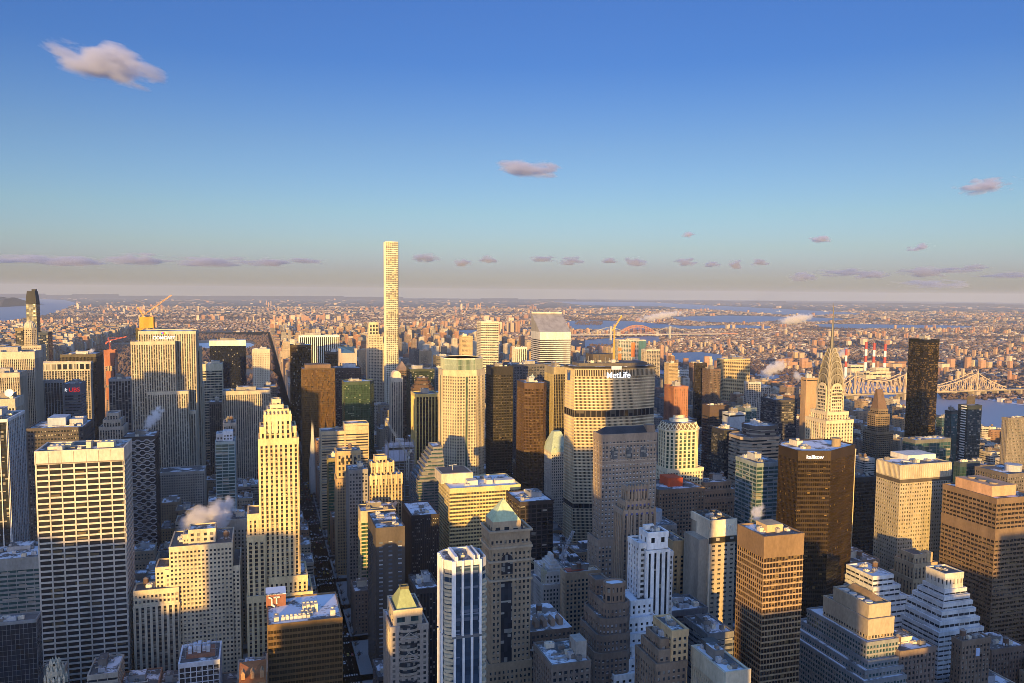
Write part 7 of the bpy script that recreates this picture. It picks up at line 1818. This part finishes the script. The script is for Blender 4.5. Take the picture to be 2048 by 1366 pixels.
# ------------------------------------------------------------------ everything past counting: the rest of the city as one mass
rs = np.random.RandomState(7)
def citymat():
    m, nt, n, b = _mat('distant_masonry')
    at_ = n.new('ShaderNodeAttribute'); at_.attribute_name = 'tone'; g = n.new('ShaderNodeNewGeometry')
    sx = n.new('ShaderNodeSeparateXYZ'); nt.links.new(g.outputs['Normal'], sx.inputs[0]); sp = n.new('ShaderNodeSeparateXYZ'); nt.links.new(g.outputs['Position'], sp.inputs[0])
    up_ = math_n(nt, 'GREATER_THAN', sx.outputs[2], 0.5)
    fx = math_n(nt, 'FRACT', math_n(nt, 'DIVIDE', math_n(nt, 'ADD', sp.outputs[0], sp.outputs[1]), 4.4)); fz = math_n(nt, 'FRACT', math_n(nt, 'DIVIDE', sp.outputs[2], 3.3))
    win = math_n(nt, 'MULTIPLY', math_n(nt, 'GREATER_THAN', fx, 0.55), math_n(nt, 'GREATER_THAN', fz, 0.5))
    wallc = mix_rgb(nt, at_.outputs['Color'], (0.03, 0.03, 0.035, 1), math_n(nt, 'MULTIPLY', win, 0.75))
    snow = math_n(nt, 'LESS_THAN', at_.outputs['Alpha'], 0.24)
    pat = math_n(nt, 'MULTIPLY', math_n(nt, 'SUBTRACT', noise(nt, g.outputs['Position'], 0.12, 3.0), 0.35), 5.0, True)
    rc = mix_rgb(nt, (0.12, 0.105, 0.095, 1), (0.58, 0.58, 0.60, 1), math_n(nt, 'MULTIPLY', snow, pat))
    nt.links.new(mix_rgb(nt, wallc, rc, up_), b.inputs['Base Color']); b.inputs['Roughness'].default_value = 0.9; b.inputs['Specular IOR Level'].default_value = 0.15
    return m
CM = citymat()
def city(name, A, C, kind='stuff'):
    """A: n x 5 (x0,x1,y0,y1,h), C: n x 4 wall colour and a random number"""
    n = len(A); V = np.zeros((n, 8, 3), np.float32)
    for k, (a, c) in enumerate(((0, 2), (1, 2), (1, 3), (0, 3))):
        V[:, k, 0] = A[:, a]; V[:, k, 1] = A[:, c]; V[:, k, 2] = -0.7; V[:, k+4, :2] = V[:, k, :2]; V[:, k+4, 2] = A[:, 4]
    q = np.array([[0, 1, 5, 4], [1, 2, 6, 5], [2, 3, 7, 6], [3, 0, 4, 7], [4, 5, 6, 7]])
    I = (np.arange(n)[:, None, None]*8+q[None]).reshape(-1).astype(np.int32)
    me = bpy.data.meshes.new(name); me.vertices.add(n*8); me.vertices.foreach_set('co', V.reshape(-1)); me.loops.add(len(I)); me.loops.foreach_set('vertex_index', I)
    me.polygons.add(n*5); me.polygons.foreach_set('loop_start', np.arange(0, len(I), 4, dtype=np.int32))
    me.update(calc_edges=True)
    ca = me.color_attributes.new('tone', 'FLOAT_COLOR', 'POINT'); ca.data.foreach_set('color', np.repeat(C, 8, axis=0).astype(np.float32).reshape(-1))
    me.shade_flat(); me.materials.append(CM); o = bpy.data.objects.new(name, me); COL.objects.link(o); o['kind'] = kind; return o
def tones(n, pal, var=0.25):
    c = np.array(pal)[rs.randint(0, len(pal), n)]*(1+var*(rs.rand(n, 1)-0.5)*2); return np.hstack([np.clip(c*0.88, 0, 0.8), rs.rand(n, 1)])
rest = [v[:5] for i, v in LOTS.items() if i not in VIS]
# unseen taller blocks added south and west of the deck, sized to throw shadows into view
SHADE_BLOCKS = [(-660, -560, 200), (-560, -514, 206), (-514, -460, 198), (-460, -441, 152), (-440, -392, 136), (-391, -338, 195), (-338, -280, 126), (-280, -244, 140), (-243, -212, 176), (-211, -186, 140), (-185, -151, 165), (-150, -119, 140), (-118, -68, 229), (64, 114, 166), (114, 134, 184), (135, 198, 132), (200, 240, 158), (242, 318, 143), (322, 420, 178), (425, 520, 160)]
rest += [(a, b_, -75, -35, h) for a, b_, h in SHADE_BLOCKS]+[(-425, -394, 680, 730, 247), (-394, -371, 680, 730, 257), (-371, -345, 680, 730, 200)]
A = np.array(rest); fl = [FCOL[int(v[5]*997) % 10] for i, v in LOTS.items() if i not in VIS]+[FCOL[k % 10] for k in range(len(SHADE_BLOCKS)+3)]
o = city('city_blocks', A, np.hstack([np.array(fl), rs.rand(len(A), 1)])); o['label'] = 'mass of lower blocks filling the street grid between and beyond the towers, with added unseen shadow blocks'
# the far boroughs
def wet(x, y): return any(pip(x, y, P) for P in WATER)
def scatter(cell, d0, d1, wr, hr, pal, fillp, tall=0.0, hmax=50, elong=1.0):
    lim = R(34); xs, ys = np.meshgrid(np.arange(-d1, d1, cell), np.arange(0, d1, cell)); xs, ys = xs.ravel(), ys.ravel()
    d = np.hypot(xs, ys); az = np.arctan2(xs, ys)-YAW; dep = d*np.cos(az)
    k = (dep > d0) & (dep < d1) & (np.abs(az) < lim); xs, ys = xs[k], ys[k]
    # rows of houses follow streets that turn a little from district to district
    ph = 0.5*np.sin(xs/2300.0)+0.6*np.cos(ys/2700.0+1); 
    xs = xs+(rs.rand(len(xs))-0.5)*cell*0.5; ys = ys+(rs.rand(len(ys))-0.5)*cell*0.4
    nz = np.sin(xs/310.0+1.3*np.sin(ys/420.0))+np.sin(ys/270.0+1.7*np.sin(xs/510.0))+0.7*np.sin(xs/97.0)*np.sin(ys/83.0)
    k = (rs.rand(len(xs)) < fillp) & (nz > -1.15)
    k &= ~((xs < 1395) & (ys < 6600) & (xs > -1750)); k &= ~((xs < 1395) & (ys < 2000))
    xs, ys, nz = xs[k], ys[k], nz[k]
    if cell < 90: keep = np.array([not wet(x, y) for x, y in zip(xs, ys)])
    else: keep = np.array([not wet(x, y) for x, y in zip(xs, ys)])
    xs, ys, nz = xs[keep], ys[keep], nz[keep]; n = len(xs)
    w = wr[0]+(wr[1]-wr[0])*rs.rand(n)**1.6; dd = (wr[0]+(wr[1]-wr[0])*rs.rand(n)**1.6)*elong; h = hr[0]+(hr[1]-hr[0])*rs.rand(n)**2
    t = rs.rand(n) < tall*(nz > 0.9)*3; h[t] = hr[1]+(hmax-hr[1])*rs.rand(t.sum()); w[t] = np.minimum(w[t], wr[0]*1.4)
    C = tones(n, pal); C[t, :3] = np.array([(0.36, 0.20, 0.14), (0.42, 0.28, 0.19), (0.46, 0.36, 0.26)])[rs.randint(0, 3, t.sum())]
    return np.stack([xs-w/2, xs+w/2, ys-dd/2, ys+dd/2, h], 1), C
PAL = [(0.30, 0.235, 0.22), (0.25, 0.175, 0.165), (0.36, 0.30, 0.28), (0.20, 0.15, 0.15), (0.50, 0.47, 0.47), (0.28, 0.20, 0.18), (0.15, 0.125, 0.13)]
PALF = [(0.24, 0.18, 0.17), (0.19, 0.135, 0.13), (0.28, 0.23, 0.22), (0.42, 0.38, 0.37), (0.14, 0.11, 0.11)]
S1 = [scatter(25, 1500, 5200, (8, 20), (7, 13), PAL, 0.54, 0.03, 44), scatter(34, 5200, 9500, (12, 30), (8, 15), PAL, 0.52, 0.04, 52), scatter(70, 9500, 17000, (18, 60), (8, 18), PALF, 0.36, 0.05, 50), scatter(210, 17000, 30000, (40, 150), (8, 20), PALF, 0.07, 0.04, 50)]
o = city('distant_boroughs', np.vstack([a for a, c in S1]), np.vstack([c for a, c in S1])); o['label'] = 'carpet of small sunlit houses and blocks reaching to the horizon'
# named clusters of tall flats far off
cl, cc = [], []
r = random.Random(3)
for (u, v, n, sp_, h0, h1, wd) in ((935, 618, 9, 26, 70, 115, 30), (1060, 616, 6, 14, 50, 80, 40), (520, 612, 3, 30, 80, 120, 26), (640, 640, 14, 60, 45, 65, 45), (575, 640, 8, 30, 45, 60, 40), (1010, 640, 18, 70, 40, 55, 55), (870, 655, 14, 50, 45, 70, 30), (420, 640, 8, 40, 50, 60, 40), (300, 622, 8, 60, 50, 85, 30), (185, 617, 7, 40, 45, 80, 28), (1420, 740, 9, 60, 40, 62, 22), (1560, 740, 10, 60, 30, 50, 40), (1800, 735, 22, 90, 22, 26, 60), (1700, 690, 14, 80, 25, 40, 40), (1960, 735, 12, 60, 25, 55, 26), (1640, 715, 10, 60, 30, 45, 30), (1280, 735, 10, 60, 50, 100, 24), (600, 660, 20, 60, 50, 95, 24), (1000, 668, 12, 40, 60, 100, 26), (1180, 735, 10, 40, 60, 110, 26)):
    for k in range(n):
        x, y = gnd(u+r.uniform(-sp_, sp_), v+r.uniform(-3, 3)); 
        if wet(x, y): continue
        w = wd*r.uniform(0.5, 1.1); dd = wd*r.uniform(0.4, 0.8); cl.append((x-w/2, x+w/2, y-dd/2, y+dd/2, r.uniform(h0, h1))); c = r.choice([(0.30, 0.17, 0.12), (0.36, 0.22, 0.15), (0.46, 0.34, 0.24), (0.55, 0.47, 0.37), (0.40, 0.24, 0.17)]); cc.append(c+(r.random(),))
o = city('distant_flats', np.array(cl), np.array(cc)); o['label'] = 'clusters of far off tall flats standing over the low houses'
# bare winter woods: the big park, the islands and scattered groves
def woods(name, pts, rad, hgt, label, mat):
    n = len(pts); base = np.array([(0, 0, 1.0), (0.9, 0.1, 0.45), (0.25, 0.85, 0.5), (-0.75, 0.5, 0.42), (-0.7, -0.55, 0.5), (0.3, -0.9, 0.4), (0, 0, 0.0)])
    F_ = np.array([(0, 1, 2), (0, 2, 3), (0, 3, 4), (0, 4, 5), (0, 5, 1), (6, 2, 1), (6, 3, 2), (6, 4, 3), (6, 5, 4), (6, 1, 5)])
    V = base[None]*np.array([1, 1, 1])+(rs.rand(n, 7, 3)-0.5)*0.35; a = rs.rand(n)*6.28; ca, sa = np.cos(a)[:, None], np.sin(a)[:, None]
    s = (rad*(0.6+0.8*rs.rand(n)))[:, None]; hh = (hgt*(0.6+0.7*rs.rand(n)))[:, None]
    W = np.stack([(V[..., 0]*ca-V[..., 1]*sa)*s+pts[:, :1], (V[..., 0]*sa+V[..., 1]*ca)*s+pts[:, 1:2], V[..., 2]*hh], -1).astype(np.float32)
    I = (np.arange(n)[:, None, None]*7+F_[None]).reshape(-1).astype(np.int32)
    me = bpy.data.meshes.new(name); me.vertices.add(n*7); me.vertices.foreach_set('co', W.reshape(-1)); me.loops.add(len(I)); me.loops.foreach_set('vertex_index', I)
    me.polygons.add(n*10); me.polygons.foreach_set('loop_start', np.arange(0, len(I), 3, dtype=np.int32)); me.update(calc_edges=True)
    me.shade_flat(); me.materials.append(mat); o = bpy.data.objects.new(name, me); COL.objects.link(o); o['kind'] = 'stuff'; o['label'] = label
twig = wall((0.115, 0.078, 0.064)); 
P = np.stack([-850+910*rs.rand(14000), 2060+4050*rs.rand(14000)], 1); nz_ = np.sin(P[:, 0]/95+1.2*np.sin(P[:, 1]/140))+np.sin(P[:, 1]/110+1.5*np.sin(P[:, 0]/160)); P = P[nz_ > -0.75]; P = np.array([p for p in P if not pip(p[0], p[1], LAKE)])
woods('park_woods', P, 9.0, 17.0, 'brown leafless woods of the big park around the frozen lake', twig)
sheet('park_lawn', rect(-855, 52, 2045, 6140), 0.08, roofm(0.12, (0.13, 0.105, 0.075)))
Q = []
for (u0, u1, v0, v1, n) in ((1150, 1205, 643, 650, 260), (1180, 1300, 690, 700, 300), (1420, 1600, 735, 750, 500), (1290, 1420, 728, 742, 400), (1560, 1700, 752, 775, 400), (1880, 2048, 775, 800, 300), (1880, 2048, 690, 705, 700), (1500, 1600, 725, 745, 300)):
    for k in range(n):
        x, y = gnd(rs.uniform(u0, u1), rs.uniform(v0, v1))
        if x > 1400 or y > 6600: Q.append((x, y))
gx = rs.rand(40000, 2)
az = (gx[:, 0]-0.5)*R(68)+YAW; dd = 2400+9000*gx[:, 1]**0.8
g = np.stack([dd*np.sin(az), dd*np.cos(az)], 1); g = np.array([p for p in g if p[0] > 2180 or p[1] > 6700 or p[0] < -1900]); g = np.array([p for p in g if not wet(p[0], p[1])])
woods('winter_trees', np.vstack([np.array(Q), g]), 8.0, 10.0, 'bare brown winter trees between the far houses', twig)
# ================================================================== clouds, steam and cars
def vol(name, dens, col, freq, warp, base_cut=None, aniso=0.35, detail=4.0, thr=0.42, soft=1.0, seed=0.0):
    m = bpy.data.materials.new(name); m.use_nodes = True; nt = m.node_tree; nt.nodes.clear()
    out = nt.nodes.new('ShaderNodeOutputMaterial'); pv_ = nt.nodes.new('ShaderNodeVolumePrincipled'); nt.links.new(pv_.outputs[0], out.inputs['Volume'])
    pv_.inputs['Color'].default_value = col+(1,); pv_.inputs['Anisotropy'].default_value = aniso
    tc = nt.nodes.new('ShaderNodeTexCoord').outputs['Object']
    mp = nt.nodes.new('ShaderNodeMapping'); nt.links.new(tc, mp.inputs[0]); mp.inputs['Location'].default_value = (seed, seed*1.7, seed*0.6); mp.inputs['Scale'].default_value = freq
    nz = noise(nt, mp.outputs[0], 1.0, detail)
    ln = nt.nodes.new('ShaderNodeVectorMath'); ln.operation = 'LENGTH'; nt.links.new(tc, ln.inputs[0])
    f = math_n(nt, 'SUBTRACT', math_n(nt, 'ADD', math_n(nt, 'MULTIPLY', nz, warp), 1.0-thr-warp*0.5), math_n(nt, 'MULTIPLY', ln.outputs['Value'], 1.0))
    d = math_n(nt, 'MULTIPLY', f, 2.0/soft, True)
    if base_cut is not None:
        sx = nt.nodes.new('ShaderNodeSeparateXYZ'); nt.links.new(tc, sx.inputs[0])
        d = math_n(nt, 'MULTIPLY', d, math_n(nt, 'MULTIPLY', math_n(nt, 'SUBTRACT', sx.outputs[2], base_cut), 5.0, True))
    nt.links.new(math_n(nt, 'MULTIPLY', d, dens), pv_.inputs['Density'])
    return m
ico = None
def blob(name, label, cat, loc, scl, mat, roty=0.0, kind=None):
    global ico
    if ico is None:
        b_ = MB(); n = 24; rings = []
        for k in range(13):
            t = -math.pi/2+math.pi*k/12; rr = max(math.cos(t), 0.004); rings.append([(rr*math.cos(2*math.pi*i/n), rr*math.sin(2*math.pi*i/n), math.sin(t)) for i in range(n)])
        b_.loft(rings); ico = b_
    o = ico.build(name, mat); o.location = loc; o.scale = scl; o.rotation_euler = (0, 0, 0)
    Mx = Matrix.Rotation(-YAW, 4, 'Z') @ Matrix.Rotation(roty, 4, 'Y'); o.rotation_euler = Mx.to_euler()
    tagp(o, label, cat, None, kind); return o
def cloud(u0, u1, v0, v1, alt, label, dens=0.03, tilt=0.0, seed=0.0, freq=2.6, warp=1.5, col=(0.78, 0.81, 0.92), thick=0.6, thr=0.25, soft=1.0, group=None):
    u, v = (u0+u1)/2, (v0+v1)/2; d = ray(u, v); k = (alt-H)/d.z; p = d*k+Vector((0, 0, H)); pxm = k/F
    rr_ = random.Random(label); k_ = (rr_.uniform(0.7, 1.35), rr_.uniform(0.65, 1.3)) if group else (1, 1)
    w, h = (u1-u0)*pxm*0.56*k_[0], (v1-v0)*pxm*0.56*k_[1]; p.z += (rr_.uniform(-4, 5)*pxm if group else 0)
    o = blob('cloud', label, 'cloud', p, (w, w*thick, h), vol('cloud_vapour', dens*170/max(w, 60), col, (freq*1.0*0.8, freq*thick*0.8, freq*0.8), warp*1.5, -0.75, 0.3, 7.0, thr+0.03, soft, seed), tilt)
    if group: o['group'] = group
    return o
cloud(92, 326, 86, 170, 1250, 'large ragged grey-white cloud alone in the deep blue corner of the sky', 0.055, 0.20, 3.1, 2.2, 1.5, thr=0.22)
cloud(985, 1125, 317, 358, 1250, 'small flat-bottomed pinkish cloud in mid sky over the eight-sided tower', 0.05, 0.04, 8.2, 2.6, 1.3, thr=0.25)
cloud(1908, 2040, 352, 392, 1250, 'thin slanting wisp of pinkish cloud high over the river', 0.04, -0.14, 11.7, 2.6, 1.7, thr=0.33)
cloud(1618, 1664, 470, 487, 1150, 'tiny lone cloud between the low bank and the needle spire', 0.05, 0.0, 14, 2.4, 1.3)
cloud(1808, 1868, 486, 503, 1150, 'thin grey curl of cloud above the long low bank', 0.03, -0.15, 17, 2.6, 1.6, thr=0.33)
cloud(1364, 1390, 463, 477, 1150, 'faint small wisp of cloud over the far sound', 0.03, -0.2, 19, 2.4, 1.5)
LOW = [(-60, 130, 509, 532, 'longest grey cloud bar at the edge of the low row'), (80, 215, 511, 532, 'grey cloud bar second along the low row'), (170, 370, 509, 532, 'broad double-humped cloud bar of the low row'), (335, 500, 513, 532, 'flat faint cloud bar in the low row before the pencil tower'), (470, 590, 511, 530, 'bright-topped cloud bar in the low row'), (560, 665, 512, 527, 'tapering cloud bar that ends the low row short of the pencil tower'),
       (822, 874, 513, 530, 'small cloud just past the pencil tower'), (902, 948, 514, 529, 'first of two small clouds over the eight-sided tower'), (952, 1000, 513, 528, 'second of two small clouds over the eight-sided tower'), (1056, 1118, 515, 531, 'flat cloud over the slanted roof tower'), (1112, 1174, 514, 531, 'brighter flat cloud next to that over the slanted roof'), (1192, 1244, 516, 532, 'small cloud above the rounded slab'), (1248, 1296, 516, 531, 'fading cloud above the yellow crane'),
       (1345, 1400, 519, 531, 'thin cloud shred over the far sound'), (1404, 1444, 520, 537, 'round small cloud over the far sound'), (1450, 1494, 520, 537, 'dark small cloud over the far sound'), (1498, 1542, 519, 535, 'last small cloud before the long low bank')]
for i, (a, b_, c, d_, lab) in enumerate(LOW): cloud(a, b_, c-1, d_+2, 1100, lab, 0.05, 0.0, 20+i*2.3, 2.4, 1.4, (0.70, 0.73, 0.83), 0.5, 0.26, group='low clouds along the horizon')
BANK = [(1560, 1650, 540, 560, 'ragged cloud at the near end of the long low bank'), (1640, 1740, 533, 555, 'thickest cloud of the long low bank'), (1690, 1800, 542, 560, 'flat grey cloud under the thickest one in the bank'), (1790, 1900, 537, 556, 'flat grey cloud over the black glass tower'), (1870, 1960, 533, 552, 'thin cloud strip over the balcony-striped tower'), (1960, 2070, 540, 560, 'dark flat cloud at the edge over the river'), (1800, 1930, 560, 578, 'faint low cloud shred under the long bank'), (1920, 1990, 524, 536, 'small thin cloud shred above the bank\'s far end')]
for i, (a, b_, c, d_, lab) in enumerate(BANK): cloud(a, b_, c-1, d_+2, 1000, lab, 0.04, 0.0, 70+i*3.1, 3.0, 1.6, (0.70, 0.73, 0.83), 0.5, 0.30, group='low clouds along the horizon')
def steam(u0, v0, u1, v1, wpx, Y, label, dens=0.12, seed=0.0, thr=0.3, warp=1.7):
    (xa, za), (xb, zb) = at(u0, v0, Y), at(u1, v1, Y); L = math.hypot(xb-xa, zb-za); k = (Vector(((xa+xb)/2, Y, 0)).dot(fw))/F; w = wpx*k*0.62
    o = blob('steam_plume', label, 'steam', ((xa+xb)/2, Y, (za+zb)/2), (L*0.62, w, w), None, 0); o.data.materials.clear()
    o.data.materials.append(vol('steam_vapour', dens*34/max(w, 2), (0.95, 0.93, 0.92), (max(2.0, 1.8*L/w/1.5), 2.2, 2.2), warp, None, 0.2, 5.0, thr, 1.0, seed))
    o.rotation_euler = (0, -math.atan2(zb-za, xb-xa), 0); return o
steam(288, 864, 326, 808, 28, 1025, 'white steam drifting up from the zigzag fronted tower', 0.10, 1)
steam(366, 1066, 456, 1032, 74, 760, 'broad white steam cloud over the cream stepped building', 0.2, 2.2, 0.12)
steam(428, 1044, 466, 996, 46, 790, 'tall puff of steam behind the cream stepped building', 0.12, 3.3, 0.22)
steam(770, 1020, 798, 1002, 13, 830, 'small steam puff behind the charcoal tower with white windows', 0.10, 4.1)
steam(1052, 990, 1078, 1004, 15, 725, 'low steam puff on the snowy roof of the squat black tower', 0.12, 5.5)
steam(1505, 1048, 1524, 1006, 28, 470, 'steam rising from the roof of the brown gridded tower', 0.09, 6.8)
steam(1516, 754, 1576, 722, 26, 1420, 'bright steam cloud over the pale concrete apartment towers', 0.16, 7.7)
steam(1584, 742, 1606, 762, 20, 1420, 'dim steam wisp between the bright steam and the bare tan slab', 0.08, 8.4, 0.36)
steam(1270, 640, 1372, 624, 16, 6400, 'long trail of far white steam above the arch bridge', 0.2, 9.9)
steam(1556, 645, 1626, 632, 18, 7400, 'thick far white steam bank near the needle spire', 0.25, 10.3, 0.22)
steam(1672, 716, 1700, 694, 16, 2580, 'smoke drifting from the shortest banded smokestack', 0.08, 12.6, 0.36)
steam(172, 708, 190, 698, 10, 1650, 'little white vapour puff on the black slab tower', 0.14, 13.4)
# traffic on the avenue
CARC = [(0.62, 0.42, 0.03), (0.62, 0.42, 0.03), (0.03, 0.03, 0.035), (0.55, 0.55, 0.56), (0.25, 0.26, 0.28), (0.62, 0.62, 0.62), (0.25, 0.03, 0.03), (0.04, 0.06, 0.14)]
CARN = ['yellow', 'yellow', 'black', 'silver', 'grey', 'white', 'red', 'dark blue']
gls = glass(col=(0.02, 0.02, 0.025), bay=9, fl=9, blind=0)
def car(kind):
    c = CARC[kind]; e = bpy.data.objects.new('parked_car' if False else 'car', None); COL.objects.link(e)
    tagp(e, CARN[kind]+' car driving down the shaded avenue', 'car', 'cars on the avenue')
    def hull(prof, w0, w1=None):
        w1 = w1 or w0; m = MB(); m.loft([[(-w1/2, y, z) for y, z in prof], [(w1/2, y, z) for y, z in prof]]); return m
    pr = [(-2.3, 0.35), (2.3, 0.35), (2.35, 0.75), (1.3, 0.95), (-1.6, 1.0), (-2.3, 0.9)]
    hull(pr, 1.85).build('body', plain('car_paint_%d' % kind, c, 0.35, 0.2), e)
    hull([(-1.55, 0.98), (1.2, 0.94), (0.55, 1.42), (-1.0, 1.45)], 1.6).build('windows', gls, e)
    hull([(-1.0, 1.44), (0.55, 1.41), (0.45, 1.5), (-0.9, 1.53)], 1.5).build('car_roof', plain('car_paint_%d' % kind, c, 0.35, 0.2), e)
    for a, b_ in ((-0.9, -1.45), (0.9, -1.45), (-0.9, 1.45), (0.9, 1.45)):
        m = MB(); q = [(b_+0.34*math.cos(2*math.pi*i/10), 0.34+0.34*math.sin(2*math.pi*i/10)) for i in range(10)]
        m.loft([[(a-0.12, y, z) for y, z in q], [(a+0.12, y, z) for y, z in q]]); m.build('wheel', plain('tyre', (0.02, 0.02, 0.02)), e)
    return e
proto = {}; r = random.Random(12)
def copy_car(o):
    c = o.copy(); COL.objects.link(c)
    for ch in o.children: d_ = ch.copy(); COL.objects.link(d_); d_.parent = c
    return c
def place(kind, x, y):
    if kind not in proto: proto[kind] = car(kind); o = proto[kind]
    else: o = copy_car(proto[kind])
    o.location = (x, y, 0.01); o.rotation_euler = (0, 0, math.pi); return o
for lane in range(5):
    y = 690+r.uniform(0, 30)
    while y < 1560:
        if (y/80.5) % 1 > 0.08: place(r.randrange(len(CARC)), 58.6+lane*4.2+r.uniform(-0.3, 0.3), y)
        y += r.choice((9, 12, 18, 30, 45)) if lane in (0, 4) else r.choice((14, 22, 34, 60))
# street trees, bare
tm = wall((0.085, 0.06, 0.045))
tt = [(54.5, y) for y in range(720, 1100, 26)]+[(79.8, y) for y in range(705, 1300, 22)]
te = None
for x, y in tt:
    if te is None:
        te = bpy.data.objects.new('street_tree', None); COL.objects.link(te); tagp(te, 'small bare street tree on the pavement of the shaded avenue', 'tree', 'bare trees along the avenue')
        m = MB(); m.cyl(0, 0, 0.22, 0, 3.2, 7, 0.14); m.build('trunk', tm, te); m = MB(); rr = random.Random(4)
        for k in range(46):
            a, el = rr.uniform(0, 6.28), rr.uniform(0.35, 1.4); q = rr.uniform(2.0, 4.4); p0 = (0.4*math.cos(a), 0.4*math.sin(a), 2.6+rr.uniform(0, 1.6))
            m.beam(p0, (p0[0]+q*math.cos(a)*math.cos(el), p0[1]+q*math.sin(a)*math.cos(el), p0[2]+q*math.sin(el)), 0.12)
        m.build('crown', tm, te); o = te
    else: o = copy_car(te)
    o.location = (x, y, 0.15); o.rotation_euler = (0, 0, x+y)
# the tower the picture was taken from: its shadow falls across the middle of the view
b = B('observation_tower', 'stepped limestone tower with a tall mast, under the viewing deck', 'skyscraper', 0, -28)
st = St(bay=5.5, pw=2.2, fl=3.8, sp=1.4, pm=LIME, top=3)
b.tier(rect(-62, 62, -60, 6), 0, 80, st); b.tier(rect(-44, 44, -52, -1.2), 80, 215, st); b.tier(rect(-28, 28, -47, -2.2), 215, 318, st)
m = MB(); m.cyl(0, 4, 8.5, 318, 372, 16); m.cyl(0, 4, 8.5, 372, 381, 16, 2.5); m.cyl(0, 4, 1.8, 381, 443, 8, 0.3); m.build('mooring_mast', wall(ALU, 0.4, 0.5), b.e); b.done()
# ------------------------------------------------------------------ the air itself
hz = MB(); hz.box(-36000, 36000, -3500, 36000, -3, 462)
m = bpy.data.materials.new('haze_air'); m.use_nodes = True; nt_ = m.node_tree; nt_.nodes.clear()
o_ = nt_.nodes.new('ShaderNodeOutputMaterial'); p_ = nt_.nodes.new('ShaderNodeVolumePrincipled'); nt_.links.new(p_.outputs[0], o_.inputs['Volume'])
p_.inputs['Color'].default_value = (0.64, 0.74, 0.95, 1); p_.inputs['Density'].default_value = 2.2e-5; p_.inputs['Anisotropy'].default_value = 0.0
o = hz.build('haze', m); o['kind'] = 'stuff'
